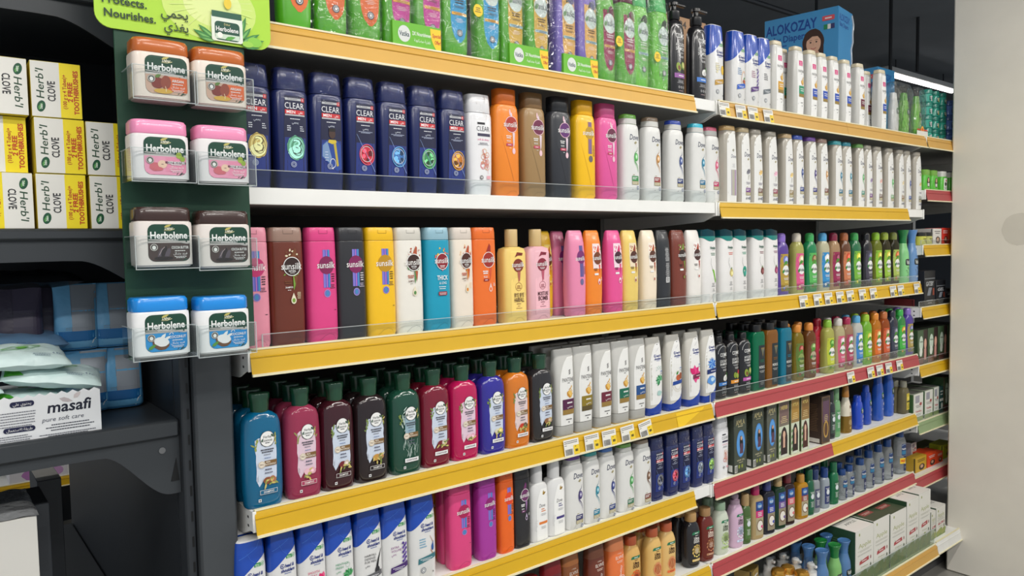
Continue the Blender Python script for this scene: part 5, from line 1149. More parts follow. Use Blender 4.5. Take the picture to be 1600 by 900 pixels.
# --- third shelf, near bay
SL = lambda **k: k_(sunsilk, **k)
SCn = lambda **k: k_(sunsilk_cond, **k)
row('C', [
 (420, SL(col=(236, 150, 170), disc=(196, 50, 110), art=0), 'pale pink shampoo bottle behind the blue jar'),
 (474.7, SL(col=(110, 50, 34), disc=(50, 30, 26), art=1, cap=(160, 130, 116)), 'brown shampoo bottle with clear lid and splash'),
 (526, SL(col=(226, 70, 136), disc=(130, 32, 84), art=0), 'bright pink shampoo bottle with maroon disc'),
 (571, SL(col=(48, 48, 52), disc=(130, 32, 90), art=3), 'black shampoo bottle with maroon disc'),
 (617, SL(col=(246, 194, 30), disc=(190, 142, 26), art=0), 'yellow shampoo bottle with mustard disc'),
 (660, SL(col=(238, 234, 224), disc=(60, 36, 30), art=1, cap=(214, 210, 200), textc=(246, 244, 240), leafs=((90, 140, 80), (240, 240, 236), (180, 90, 60))), 'white shampoo bottle with green splash'),
 (702.7, SL(col=(24, 156, 188), disc=(140, 32, 44), art=1, cap=(150, 190, 206), lines=('THICK', '& LONG'), leafs=((200, 110, 140), (236, 190, 60), (220, 120, 110))), 'turquoise blue shampoo bottle with red disc'),
 (738.7, SL(col=(240, 228, 212), disc=(80, 40, 30), art=1, cap=(222, 210, 198), leafs=((226, 140, 50), (240, 200, 150), (190, 80, 40))), 'cream white shampoo bottle with orange splash'),
 (774.7, SL(col=(240, 116, 44), disc=(160, 44, 34), art=2, leafs=((220, 90, 50), (240, 200, 190), (120, 60, 40))), 'orange shampoo bottle with red disc'),
 (822, k_(sunsilk_pump, col=(244, 212, 122), disc=(130, 50, 34), l1='BYE BYE', l2='HAIRFALL', textc=(80, 30, 30)), 'pale yellow bottle with gold pump cap'),
 (858.7, k_(sunsilk_pump, col=(240, 186, 196), disc=(140, 40, 60), l1='MOISTURE', l2='BOMB', textc=(80, 30, 30)), 'pale pink bottle with gold pump cap'),
 (914.7, SCn(col=(234, 140, 176), disc=(120, 40, 110), art=0), 'rose pink conditioner bottle with purple disc'),
 (940.5, SCn(col=(244, 138, 40), disc=(120, 60, 30), leafs=((244, 226, 226), (220, 80, 60), (230, 160, 80))), 'orange conditioner bottle with brown disc'),
 (972.8, SCn(col=(232, 84, 150), disc=(70, 30, 50), leafs=((246, 220, 230), (214, 50, 110), (226, 120, 160))), 'hot pink conditioner bottle with dark disc'),
 (997, SCn(col=(236, 206, 110), disc=(80, 40, 30), leafs=((240, 222, 190), (150, 60, 40), (200, 150, 60))), 'light yellow conditioner bottle with brown disc'),
 (1026, SCn(col=(244, 228, 204), disc=(90, 50, 34), leafs=((246, 236, 222), (180, 80, 40), (226, 160, 80))), 'cream conditioner bottle with brown disc'),
 (1048, SCn(col=(44, 46, 50), disc=(60, 60, 60), back=1), 'black conditioner bottle turned to its small print'),
 (1072.5, SCn(col=(122, 58, 44), disc=(50, 34, 30), leafs=((122, 58, 44), (120, 150, 60), (230, 220, 190)), back=0), 'brown conditioner bottle'),
 (1095.5, SCn(col=(238, 234, 228), disc=(70, 40, 36), leafs=((244, 240, 236), (170, 60, 40), (180, 120, 80))), 'white conditioner bottle with brown disc'),
 (1118.7, k_(himalaya, leaf=(120, 190, 50), ink1=(60, 120, 90)), 'white bottle with teal lid and green leaves'),
], P1['C'])
row('C', [(863.5, SCn(col=(246, 196, 50), disc=(100, 60, 30), leafs=((246, 220, 120), (190, 90, 40), (240, 230, 200))), 'yellow conditioner bottle standing back'), (881.5, SCn(col=(214, 120, 156), disc=(120, 40, 110), art=0), 'dusky pink conditioner bottle standing back')], P1['C'], inset=.062)
VT = lambda **k: k_(vatika, **k)
row('C', [
 (1146, k_(himalaya, leaf=(206, 190, 120), ink1=(216, 90, 70), art='nut'), 'white bottle with teal lid and coconut'),
 (1167, k_(himalaya, leaf=(60, 170, 150), ink1=(50, 150, 120), art='aloe'), 'white bottle with teal lid and aloe rings'),
 (1194, k_(himalaya, leaf=(110, 40, 40), ink1=(120, 40, 60), art='nut'), 'white bottle with teal lid and dark red fruit'),
 (1215.5, k_(himalaya, leaf=(150, 60, 100), ink1=(120, 40, 100), art='nut'), 'white bottle with teal lid and purple fruit'),
 (1232, VT(liq=(92, 66, 150), capc=(140, 110, 200), lab=(180, 150, 60), see=0, fruit=(120, 130, 190)), 'violet bottle with lilac cap'),
 (1256, VT(liq=(206, 204, 120), capc=(214, 206, 190), lab=(220, 90, 140), fruit=(226, 190, 150)), 'clear yellow bottle with beige cap'),
 (1276, VT(liq=(30, 130, 80), capc=(60, 170, 90), lab=(90, 180, 90), see=0, fruit=(120, 90, 50)), 'green bottle with green cap'),
 (1296, VT(liq=(226, 222, 190), capc=(80, 160, 210), lab=(50, 140, 200), fruit=(236, 236, 230)), 'clear bottle with blue cap'),
 (1312.5, VT(liq=(206, 170, 130), capc=(130, 30, 60), lab=(150, 40, 80), fruit=(120, 30, 60)), 'amber bottle with maroon cap'),
 (1329, VT(liq=(100, 60, 34), capc=(170, 100, 60), lab=(200, 120, 80), fruit=(210, 70, 40), see=0), 'brown bottle with copper cap'),
 (1345, VT(liq=(40, 110, 70), capc=(60, 160, 80), lab=(120, 180, 60), fruit=(226, 220, 60), see=0), 'dark green bottle with yellow green label'),
 (1362.7, VT(liq=(36, 34, 40), capc=(36, 36, 40), lab=(70, 66, 80), fruit=(90, 90, 120), see=0), 'black bottle with black cap'),
 (1378, VT(liq=(130, 140, 50), capc=(140, 190, 50), lab=(140, 190, 50), fruit=(206, 190, 60)), 'olive bottle with lime cap'),
 (1391.5, VT(liq=(66, 60, 34), capc=(150, 170, 60), lab=(150, 190, 60), fruit=(226, 206, 80)), 'dark olive bottle with dull lime cap'),
 (1405, VT(liq=(56, 54, 32), capc=(120, 130, 60), lab=(170, 190, 90), fruit=(200, 90, 40)), 'dark bottle with olive cap'),
 (1421, k_(flare, col=(140, 210, 140), capc=(40, 130, 70), h=207), 'pale green lotion bottle with green flared cap'),
 (1434.7, k_(flare, col=(110, 150, 200), capc=(90, 140, 200), h=207), 'blue lotion bottle with blue flared cap'),
], P2['C'])
# --- fourth shelf, near bay
HB = lambda **k: k_(herbal, **k)
r3 = dict(ranks=3); r2 = dict(ranks=2)
row('D', [
 (440, HB(col=(6, 98, 138), dark_box=1, leafc=(150, 160, 80), fruit=((140, 80, 50), (176, 116, 80))), 'teal blue bottle with nuts on its label', r3),
 (500, HB(col=(176, 66, 98), panel=(226, 200, 214), see=1, dark_box=1, leafc=(150, 150, 90), fruit=((236, 190, 200), (226, 170, 186))), 'rose pink see-through bottle with roses', r3),
 (552.5, HB(col=(58, 16, 26), dark_box=1, fruit=((120, 40, 46), (206, 190, 176))), 'dark maroon bottle with cocoa pods', r3),
 (605, HB(col=(36, 24, 26), dark_box=1, fruit=((200, 150, 70), (190, 140, 90))), 'black brown bottle with coconut', r3),
 (657, HB(col=(26, 72, 56), sketch=1), 'dark green bottle with sketched grass', r3),
 (702.7, HB(col=(120, 20, 44), fruit=((120, 40, 46), (206, 190, 176))), 'crimson bottle with cocoa pods', r3),
 (746.7, HB(col=(186, 20, 84), panel=(226, 200, 216), fruit=((236, 190, 200), (226, 170, 186))), 'magenta pink bottle with roses', r3),
 (789, HB(col=(50, 44, 150), fruit=((220, 214, 190), (226, 206, 120))), 'royal blue bottle with white flowers', r3),
 (827, HB(col=(214, 120, 30), panel=(226, 206, 206), fruit=((200, 60, 40), (90, 80, 60))), 'orange bottle with dark herbs', r3),
 (865, HB(col=(42, 40, 42), fruit=((140, 96, 60), (190, 160, 130))), 'black bottle with coconut halves', r3),
 (897, k_(pantene_cond, band=(84, 30, 70)), 'white conditioner bottle with plum band', r3),
 (926, k_(pantene_cond, band=(140, 120, 36), gold=(90, 76, 40)), 'white conditioner bottle with olive gold band', r3),
 (956, k_(pantene_cond, band=(110, 36, 56)), 'white conditioner bottle with wine red band', r3),
 (983.5, k_(pantene_cond, band=(24, 104, 80)), 'white conditioner bottle with green band', r3),
 (1009, k_(pantene_cond, band=(36, 80, 140)), 'white conditioner bottle with blue band', r3),
 (1034.7, k_(hs_cond, art='mint'), 'white bottle with blue foot and mint leaves', r2),
 (1065, k_(hs_cond, art='almond'), 'white bottle with blue foot and almonds', r2),
 (1094, k_(hs_cond, art='flower'), 'white bottle with blue foot and pink flower', r2),
 (1118.7, k_(hs_cond, art='water'), 'white bottle with blue foot and water splash', r2),
], P1['D'], inset=.006)
AVO = ((-8, 2, 9, 12, (140, 160, 60)), (-6, 0, 5, 6, (120, 70, 40)), (10, 6, 9, 11, (90, 120, 40)), (12, 8, 6, 8, (200, 200, 120)))
COC = ((8, 0, 12, 9, (230, 230, 226)), (12, -2, 9, 6, (200, 200, 196)), (18, 8, 5, 8, (60, 120, 50)))
OLV = ((-4, 2, 8, 9, (130, 150, 50)), (10, 0, 8, 9, (150, 170, 60)), (14, 10, 6, 7, (190, 40, 60)))
row('D', [
 (1135.5, k_(cosmo, band=(60, 120, 190), fruit=COC, l1='COCONUT', word2='SHAMPOO'), 'black bottle with blue band', r3),
 (1154, k_(cosmo, band=(226, 150, 50), fruit=OLV, l1='OLIVE OIL', word2='SHAMPOO'), 'black bottle with orange band', r3),
 (1173, k_(cosmo, band=(190, 90, 170), fruit=AVO, l1='AVOCADO', word2='SHAMPOO'), 'black bottle with pink band and avocado', r3),
 (1195, k_(morocco, col=(10, 120, 80)), 'square emerald bottle with black label', r3),
 (1215.5, k_(morocco, col=(150, 96, 34)), 'square amber bottle with black label', r3),
 (1237, k_(morocco, col=(20, 130, 160)), 'square cyan bottle with black label', r3),
 (1256, VT(liq=(150, 130, 40), capc=(220, 140, 50), lab=(96, 120, 50), white=(140, 160, 90), fruit=(150, 60, 50), h=186), 'olive oil bottle with orange cap', r2),
 (1274.7, VT(liq=(130, 80, 40), capc=(220, 140, 60), lab=(110, 70, 40), white=(180, 170, 140), fruit=(120, 150, 80), h=186), 'brown oil bottle with orange cap', r2),
 (1303.5, VT(liq=(206, 206, 110), capc=(140, 190, 60), lab=(190, 200, 60), fruit=(90, 150, 50), h=186), 'yellow bottle with lime cap'),
 (1320, VT(liq=(216, 206, 160), capc=(216, 210, 204), lab=(206, 90, 120), fruit=(230, 190, 200), h=186), 'pale bottle with white cap', r2),
 (1333, VT(liq=(190, 150, 120), capc=(170, 40, 80), lab=(170, 60, 90), fruit=(220, 190, 200), h=186), 'rosy bottle with crimson cap', r2),
 (1348, VT(liq=(226, 226, 220), capc=(90, 170, 216), lab=(60, 130, 200), fruit=(240, 240, 238), h=186), 'clear bottle with sky blue cap', r2),
 (1362, VT(liq=(110, 170, 40), capc=(160, 200, 50), lab=(130, 190, 50), fruit=(226, 206, 90), see=0, h=186), 'lime green bottle with lime cap', r2),
 (1376.5, VT(liq=(220, 140, 40), capc=(226, 140, 50), lab=(220, 110, 40), fruit=(226, 190, 120), h=186), 'orange bottle with orange cap', r2),
 (1390, VT(liq=(180, 90, 40), capc=(190, 110, 60), lab=(206, 90, 50), fruit=(206, 150, 120), h=186), 'rust bottle with copper cap', r2),
 (1402.7, VT(liq=(40, 44, 60), capc=(40, 44, 60), lab=(60, 66, 84), fruit=(110, 110, 130), see=0, h=186), 'dark slate bottle with dark cap', r2),
 (1414.7, VT(liq=(40, 130, 60), capc=(60, 180, 80), lab=(70, 180, 70), fruit=(226, 160, 60), see=0, h=186), 'green bottle with bright green cap', r2),
 (1426.7, VT(liq=(80, 60, 150), capc=(140, 110, 200), lab=(170, 150, 80), fruit=(110, 110, 160), see=0, h=186), 'purple bottle with lilac cap', r2),
], P2['D'])
row('D', [(1287.5, VT(liq=(190, 40, 60), capc=(160, 30, 50), lab=(200, 60, 80), white=(220, 190, 190), fruit=(160, 30, 50), see=0, h=190), 'red bottle with dark red cap standing back')], P2['D'], inset=.045)
# --- fifth shelf, near bay
def shrunk(K, f):
    """same product in a smaller size"""
    ps = []
    for p in K.parts:
        q = [p[0], p[1].copy()]
        q[1].transform(Matrix.Scale(f, 4))
        for s in p[2:]:
            m2 = s[1].copy(); m2.transform(Matrix.Scale(f, 4)); q.append((s[0], m2))
        ps.append(tuple(q))
    return Kind(ps, K.a*f, K.b*f, K.h*f, K.n, K.name, K.cat, K.zm*f)
row('E', [
 (416, k_(hs, art='plain', seed=1), 'slanted blue lid bottle nearest the divider', r2),
 (463.5, k_(hs, art='plain', seed=2, ink1=(130, 150, 190), band=(70, 110, 180)), 'slanted blue lid bottle with blue band', r2),
 (508.5, k_(hs, art='flower', ink1=(214, 60, 110), band=(206, 50, 110), lines=('SMOOTH', '& SILKY')), 'white bottle with blue lid and pink flower', r2),
 (552, k_(hs, art='mint', ink1=(80, 160, 120), band=(60, 140, 90), lines=('MENTHOL', 'FRESH')), 'white bottle with blue lid and mint leaves', r2),
 (596, k_(hs, art='comb', ink1=(70, 70, 74), band=(100, 100, 104), lines=('HAIRFALL', 'DEFENSE', 'FOR MEN')), 'white bottle with blue lid and black wave', r2),
 (636, k_(hs, art='lavender', ink1=(150, 80, 150), band=(70, 40, 110), lines=('EXTRA', 'VOLUME')), 'white bottle with blue lid and lavender'),
 (679.5, k_(hs, art='drop', ink1=(110, 170, 200), band=(60, 120, 130), seed=5), 'white bottle with blue lid and blue droplet'),
 (736, shrunk(SL(col=(224, 70, 130), disc=(170, 30, 84), art=0), .87), 'hot pink shampoo bottle', r2),
 (775, shrunk(SL(col=(170, 56, 160), disc=(140, 30, 110), art=0), .87), 'purple shampoo bottle', r2),
 (802.6, shrunk(SL(col=(240, 104, 30), disc=(226, 70, 40), art=0), .87), 'vivid orange shampoo bottle'),
 (828, shrunk(SL(col=(40, 40, 44), disc=(110, 50, 100), art=2, leafs=((150, 110, 160), (190, 170, 200), (80, 50, 80))), .85), 'black shampoo bottle with plum disc'),
 (855.5, k_(dove_pump, orange=(226, 130, 60)), 'white bottle with tall white cap, orange bar'),
 (882, k_(dove_pump, orange=(70, 60, 130)), 'white bottle with tall white cap, indigo bar'),
 (911.7, k_(dove, capc=(110, 60, 160), sw=(70, 60, 110), band=(60, 60, 110), h=182, w=31), 'white bottle with purple lid', r2),
 (937.6, k_(dove, capc=(70, 180, 180), sw=(50, 130, 150), band=(40, 130, 160), h=180, w=30), 'white bottle with aqua lid', r2),
 (962, k_(dove, capc=(80, 130, 210), sw=(50, 60, 120), band=(50, 70, 130), h=180, w=30), 'white bottle with light blue lid', r2),
 (991, k_(dove, capc=(130, 190, 90), sw=(70, 150, 80), band=(60, 120, 90), h=178, w=30), 'white bottle with light green lid', r2),
 (1017.5, k_(dove, capc=(170, 150, 130), sw=(110, 80, 60), band=(130, 70, 60), h=176, w=30), 'white bottle with beige lid', r2),
], P1['E'], inset=.008)
K_ = lambda **k: k_(clear, **k)
f = .80
row('E', [
 (696.5, shrunk(SL(col=(234, 160, 40), disc=(200, 120, 30), art=0), .86), 'amber shampoo bottle behind the blue lidded one', dict(dy=.078)),
], P1['E'])
row('E', [
 (1037, shrunk(K_(art=(70, 70, 80)), f), 'small navy bottle with charcoal orb', r2),
 (1060, shrunk(K_(art=(200, 40, 60)), f), 'small navy bottle with red orb', r2),
 (1078.7, shrunk(K_(art=(60, 120, 190)), f), 'small navy bottle with blue orb', r2),
 (1099, shrunk(K_(art=(110, 120, 130)), f), 'small navy bottle with silver orb', r2),
 (1116, shrunk(K_(art=(120, 170, 60)), f), 'small navy bottle with lime orb', r2),
], P1['E'], inset=.010)
row('E', [(1137.7, shrunk(k_(clear, white=1), .85), 'white shampoo bottle with pink rings printed')], P2['E'])
def carton_px(lv, l, r, ytop, fn, d, desc, phrase, base, inset=.01, z=None, yf=None, name='carton_box', rz=0, hmm=None, ypx=None, **kw):
    z = H[lv] if z is None else z; y = (YS[lv] if yf is None else yf)+inset
    def xat(px, zz):
        lo, hi = -1., 6.
        for _ in range(36):
            m = (lo+hi)/2
            if pj((m, y, zz))[0] < px: lo = m
            else: hi = m
        return lo
    h = hmm*.001 if hmm else aty(r, ytop, y).z-z
    x0, x1 = xat(l, z+h*.5), xat(r, z+h*.5); w = (x1-x0)*1000-.6
    K = carton(fn, w=w, d=d, h=h*1000, base=base, name=name, **kw)
    e = spawn(K, None, ((x0+x1)/2, y+d*.0005, z), None, rz); PEND.append((e, desc, phrase)); return e
GB = (58, 64, 56)
carton_px('E', 1147, 1166.5, 645, p_amla, 64, 'olive black hair oil box with blue oval, nearest', P2['E'], GB)
carton_px('E', 1176, 1193.5, 634, p_amla, 64, 'olive black hair oil box with blue oval, second', P2['E'], GB)
carton_px('E', 1198.5, 1213.5, 628, p_amla, 64, 'paler olive hair oil box with hazy blue oval', P2['E'], (84, 88, 78), tone=(88, 92, 82))
carton_px('E', 1217, 1233, 624, p_hair, 60, 'hair dye box with rose grey top and long hair', P2['E'], (150, 160, 130), top=(120, 96, 92))
carton_px('E', 1236, 1249, 619, p_hair, 60, 'hair dye box with gold top and long hair', P2['E'], (130, 130, 100), top=(176, 136, 60), i=1)
carton_px('E', 1252, 1264.5, 615, p_hair, 60, 'hair dye box with brown top and long hair', P2['E'], (120, 110, 80), top=(140, 104, 50), hair=(70, 30, 24), i=1)
carton_px('E', 1284, 1297, 617, p_brown, 60, 'dark brown gilded perfume oil box', P2['E'], (70, 54, 46))
row('E', [
 (1305, k_(slim, col=(40, 44, 50), capc=(50, 54, 60), h=170, see=0, lab=(60, 80, 70)), 'slim dark bottle beside the brown box'),
 (1313, k_(slim, col=(120, 170, 120), capc=(130, 180, 130), h=176, see=0, lab=(90, 150, 100)), 'slim mint green bottle'),
 (1331, k_(gold_bottle), 'cream and gold bottle with copper cap'),
 (1349, k_(lotion, col=(28, 70, 190), h=124, w=23), 'short royal blue bottle'),
 (1362, k_(lotion, col=(30, 72, 176), h=150, w=21), 'medium royal blue bottle', dict(dy=.012)),
 (1381, k_(lotion, col=(36, 84, 180), h=176, w=24), 'tall blue bottle with green emblem', dict(dy=.012)),
 (1397, k_(lotion, col=(40, 92, 190), h=182, w=24), 'tallest blue bottle with green emblem', dict(dy=.02)),
 (1408, k_(clear_oil), 'brownish oil bottle standing back', dict(dy=.03)),
 (1421, k_(clear_oil), 'clear oil bottle with yellow label'),
], P2['E'], inset=.02)
# --- sixth shelf, near bay
UD = lambda **k: k_(ultra, **k)
row('F', [
 (846, k_(lotion, col=(206, 200, 196), h=150, w=27, capc=(170, 40, 40)), 'grey bottle with red cap'),
 (879, k_(elvive, col=(120, 24, 34), capc=(150, 40, 46)), 'dark red bottle with see-through head'),
 (906, k_(elvive, col=(150, 84, 40), capc=(190, 120, 70)), 'caramel brown bottle', dict(dy=.01)),
 (945.5, k_(elvive, col=(110, 46, 30), capc=(130, 80, 60)), 'chestnut brown bottle'),
 (976, k_(elvive, col=(236, 120, 60), capc=(240, 150, 100)), 'coral orange bottle with white loop'),
 (1000, UD(col=(222, 176, 100), capc=(190, 90, 50)), 'honey tan bottle with rust cap', r2),
 (1033, UD(col=(228, 186, 110), capc=(196, 96, 56)), 'honey yellow bottle with rust cap', r2),
 (1055, UD(col=(230, 190, 120), capc=(200, 100, 60)), 'pale honey bottle with rust cap', r2),
 (1093, UD(col=(38, 36, 40), capc=(190, 150, 96), ink1=(226, 222, 216), art=(190, 160, 90)), 'black bottle with gold cap', r2),
 (1115, UD(col=(110, 36, 26), capc=(176, 136, 90), ink1=(236, 216, 200), art=(150, 100, 70)), 'russet bottle with gold cap', r2),
], P1['F'])
row('F', [
 (1138, UD(col=(206, 214, 196), capc=(160, 190, 160), ink1=(70, 80, 60), art=(150, 170, 110)), 'pale green bottle with mint cap', r2),
 (1161, UD(col=(214, 180, 206), capc=(176, 150, 170), ink1=(80, 70, 80), art=(180, 190, 210), pump=1), 'lilac bottle with pump head'),
 (1173, k_(slim, col=(70, 100, 50), capc=(190, 160, 110), h=156, see=0, lab=(80, 116, 60)), 'olive green bottle with beige cap'),
 (1192, k_(coco, liq=(206, 180, 130), capc=(190, 40, 100), lab=(206, 50, 120)), 'honey oil bottle with magenta cap'),
 (1210, k_(coco, liq=(44, 46, 60), capc=(60, 70, 130), lab=(50, 70, 170)), 'dark oil bottle with blue cap'),
 (1227, k_(coco, liq=(36, 70, 50), capc=(200, 170, 120), lab=(110, 80, 150)), 'dark green oil bottle with beige cap'),
 (1241, k_(coco, liq=(60, 40, 40), capc=(120, 40, 50), lab=(216, 100, 110)), 'dark brown oil bottle with red cap'),
 (1262, k_(coco, liq=(206, 150, 40), capc=(206, 150, 60), lab=(150, 80, 70), h=150), 'golden amber oil bottle'),
 (1272, k_(slim, col=(20, 90, 60), capc=(24, 100, 66), h=158, see=0, lab=(30, 100, 70)), 'slim dark green bottle', r2),
 (1281, k_(slim, col=(170, 176, 180), capc=(40, 60, 110), h=150, lab=(80, 84, 110)), 'slim clear bottle with navy cap', r2),
 (1296, k_(slim, col=(180, 190, 200), capc=(34, 70, 140), h=142, lab=(50, 60, 110)), 'slim clear bottle with blue cap', r2),
 (1310, k_(slim, col=(24, 110, 70), capc=(30, 110, 70), h=150, see=0, lab=(20, 100, 60)), 'bright green slim bottle', r2),
 (1324, k_(vaseline, h=112, w=20), 'smallest clear gel bottle with blue cap', r2),
 (1335, k_(vaseline, h=116, w=20), 'small clear gel bottle with blue cap', r2),
 (1353, k_(vaseline, h=124, w=23), 'clear gel bottle with blue cap, mid sized', r2),
 (1366, k_(vaseline, h=142, w=22), 'taller clear gel bottle with blue cap', r2),
 (1381, k_(vaseline, h=152, w=23), 'tall clear gel bottle with blue cap', r2),
 (1395, k_(vaseline, h=160, w=22), 'very tall clear gel bottle with blue cap', r2),
 (1415, k_(vaseline, h=184, w=26, free=1), 'largest clear gel bottle with yellow sticker'),
], P2['F'])
carton_px('F', 1424, 1432, 690, p_white, 60, 'pale violet carton behind the largest gel bottle', P2['F'], (206, 200, 206), inset=.09, side=(190, 176, 190))
# --- lowest shelf, middle bay
def atz(px, py, z):
    r = ray(px, py); return CAM + r*((z-CAM.z)/r.z)
def top_at(K, px, py, desc, phrase, z):
    p = atz(px, py, z+K.h*.001); e = spawn(K, None, (min(p.x, 2.0142) if K.name == 'lotion_bottle' else p.x, max(p.y, -.04), z)); PEND.append((e, desc, phrase))
B1, G1 = k_(flare, col=(84, 124, 172), capc=(74, 120, 176), h=176), k_(flare, col=(128, 186, 108), capc=(28, 124, 56), h=176)
for K, px, py, ds in ((B1, 1284, 859, 'blue lotion bottle with flared cap, frontmost'), (G1, 1304, 850, 'green lotion bottle with flared cap, frontmost'), (B1, 1321, 842, 'blue lotion bottle with flared cap against the apple box'), (B1, 1263, 852, 'blue lotion bottle with flared cap, leftmost in front'), (G1, 1282, 843, 'green lotion bottle with flared cap standing back'), (B1, 1297, 832, 'blue lotion bottle with flared cap, furthest back'), (B1, 1243, 845, 'blue lotion bottle with flared cap behind the foam pumps'),
                      (k_(foamer), 1243, 866, 'white foam pump bottle under clear cap, left one'), (k_(foamer), 1267, 873.5, 'white foam pump bottle under clear cap, right one'), (k_(foamer), 1223, 859, 'white foam pump bottle in back, second'), (k_(foamer), 1202, 866, 'white foam pump bottle in back, first'),
                      (k_(gold_jar), 1216, 887, 'cream jar with gold domed lid, left'), (k_(gold_jar), 1231, 882, 'cream jar with gold domed lid, rear'), (k_(gold_jar), 1253, 890, 'cream jar with gold domed lid, right')):
    top_at(K, px, py, ds, P2['G'], H['G'])
p = atz(1166, 884, H['G']+.135); e = spawn(carton(p_small, w=70, d=60, h=133, base=(60, 52, 34), col=(170, 140, 70), c2=(50, 44, 30), face=0), None, (p.x, max(p.y, -.03), H['G']), None, .3); PEND.append((e, 'dark gold cream box by the golden jars', P2['G']))
AP = (214, 212, 204)
carton_px('G', 1337, 1364.6, 818, p_apple, 150, 'white apple carton with white top, nearest', P2['G'], AP, inset=.012)
carton_px('G', 1365, 1389.5, 803, p_apple, 150, 'apple carton with wrapped green top, second along', P2['G'], AP, inset=.012, wrap=1)
carton_px('G', 1391.5, 1416, 792, p_apple, 150, 'apple carton with wrapped green top, third along', P2['G'], AP, inset=.012, wrap=1)
carton_px('G', 1417, 1435.4, 775, p_apple, 140, 'tall white apple carton, fourth along', P2['G'], AP, inset=.012)
carton_px('G', 1436, 1453.6, 764, p_apple, 140, 'tall white apple carton, last before the far bay', P2['G'], AP, inset=.012)
# --- top shelf, near bay: shrink-wrapped twin packs
GBODY = (86, 172, 36)
VS = lambda **k: k_(vatika_shampoo, **k)
def shell(mb, a, b, z0, z1, sd):
    rd = random.Random(sd); seg = 40; rings = []
    zs = [z0, z0+2]+[z0+2+(z1-z0-8)*i/12 for i in range(1, 12)]+[z1-4, z1]
    for i, z in enumerate(zs):
        s = 1 if i else .9
        if z > z1-30: s = 1-.25*((z-(z1-30))/30)
        r = se(a*s, b*s, 4.5, z, seg); rings.append([(x*(1+rd.uniform(-.010, .012)), y*(1+rd.uniform(-.03, .03)), zz) for x, y, zz in r])
    mb.loft(rings, WRAP)
def twin(pr1, pr2, K, desc, sleeve=None, yf=.006, sd=1, kw=None):
    """two bottles of a kind in one film"""
    z = H['A']; y = YS['A']+yf; zoff = 0
    x1, x2 = solve_x(pr1, K, y, z), solve_x(pr2, K, y, z)
    sx = min(1., (x2-x1)*1000/(2*K.a+.6)); 
    for _ in range(2):
        x1, x2 = solve_x(pr1, K, y, z, sx), solve_x(pr2, K, y, z, sx); sx = min(1., (x2-x1)*1000/(2*K.a+.6))
    xc = (x1+x2)/2; hw = (x2-x1)/2*1000+K.a*sx
    e = empty('twin_pack', (xc, y+K.b*.001, z))
    for x in (x1, x2):
        b = put('bottle', K.parts[0][1], e); b.location.x = x-xc; b.scale.x = sx
        for p in K.parts[1:]: put(p[0], p[1], b)
    mb = MB(); shell(mb, hw+1.6, K.b+1.8, .4, K.h+3, sd); put('shrink_wrap', mb.mesh('shrink_wrap', 60), e)
    if sleeve:
        w = sleeve; mb = MB(); cgreen = card((110, 190, 50)); yb = -(K.b+3.2)*.001
        mb.box(-w*.0005, w*.0005, yb-.0012, yb, .0005, .050, cgreen, .0004); mb.box(-w*.0005, w*.0005, yb, .012, .0005, .0015, cgreen)
        mb.box(-w*.0005, -w*.0005+.0008, yb, .012, .0005, .050, cgreen)
        sl = put('card_sleeve', mb.mesh('card_sleeve'), e)
        d = Decal(); d.ell(-w*.27, 27, 14, 16, (222, 226, 222), 26); d.text('Vatika', -w*.27, 27, 9, (50, 76, 84), 23, bold=.02)
        d.text('2X Nourishment', w*.10, 31, 7, (246, 250, 240), 46, bold=.015); d.text('\uFE94\uFEEC\uFECB\uFE8E\uFEC0\uFEE3 \uFE94\uFEF3\uFEAC\uFED0\uFE97', w*.10, 18, 6, (246, 250, 240), 38)
        d.rows(lambda zz: (w/2-26*math.sqrt(max(.02, 1-((zz-46)/46)**2)), w/2-.6), 1.5, 46, (246, 206, 36), 8, 3)
        d.text('Special', w/2-11, 33, 7, (196, 60, 30), 20, bold=.025); d.text('Offer!', w/2-8.5, 20, 7, (196, 60, 30), 14.5, bold=.025)
        put('sleeve_print', d.build(lambda x, zz, ee: (x, yb*1000-1.2-ee, zz), 'sleeve_print'), sl)
    elif kw:
        d = Decal(); d.ell(0, 0, 12, 13, (246, 206, 36), 18, .05); d.bars(0, 5, 16, 3, (90, 80, 30), 2, 4); put('offer_sticker', d.build(lambda x, zz, ee: (x+kw[0], -(K.b+2.6)-ee, zz+kw[1]), 'offer_sticker'), e)
    tag(e, desc+', top shelf, near bay', 'twin pack', 'twin packs on the top shelf'); return e
KO = VS(body=GBODY, capc=(110, 190, 60), lab=(226, 110, 46))
KM = VS(body=GBODY, capc=(110, 190, 60), lab=(196, 60, 150), dot=(226, 170, 60))
KB = VS(body=GBODY, capc=(90, 180, 70), lab=(50, 160, 210), dot=(226, 170, 60))
KG = VS(body=GBODY, capc=(110, 190, 60), lab=(214, 176, 70))
KP = VS(body=(120, 100, 190), capc=(120, 100, 190), lab=(224, 176, 90), leaf=(60, 70, 60), fruit=(90, 90, 130))
KN = VS(body=GBODY, capc=(96, 30, 54), lab=(150, 40, 80), fruit=(100, 30, 60))
KA = VS(body=(110, 196, 60), capc=(90, 190, 110), lab=(110, 180, 90), fruit=(50, 70, 40), leaf=(40, 60, 40))
e = spawn(KO, None, (solve_x(481, KO, 0, H['A']), .008, H['A'])); PEND.append((e, 'green shampoo bottle with orange label, standing alone', P1['A']))
twin(541, 594, KO, 'wrapped pair of green bottles with orange labels', sd=2)
twin(642, 689, KM, 'wrapped pair with magenta labels in a green card sleeve', sleeve=112, sd=3)
twin(730, 780, KB, 'wrapped pair with blue labels and a round yellow sticker', sd=4, kw=(8, 104))
twin(817, 856, KG, 'wrapped pair with golden labels in a green card sleeve', sleeve=112, sd=5)
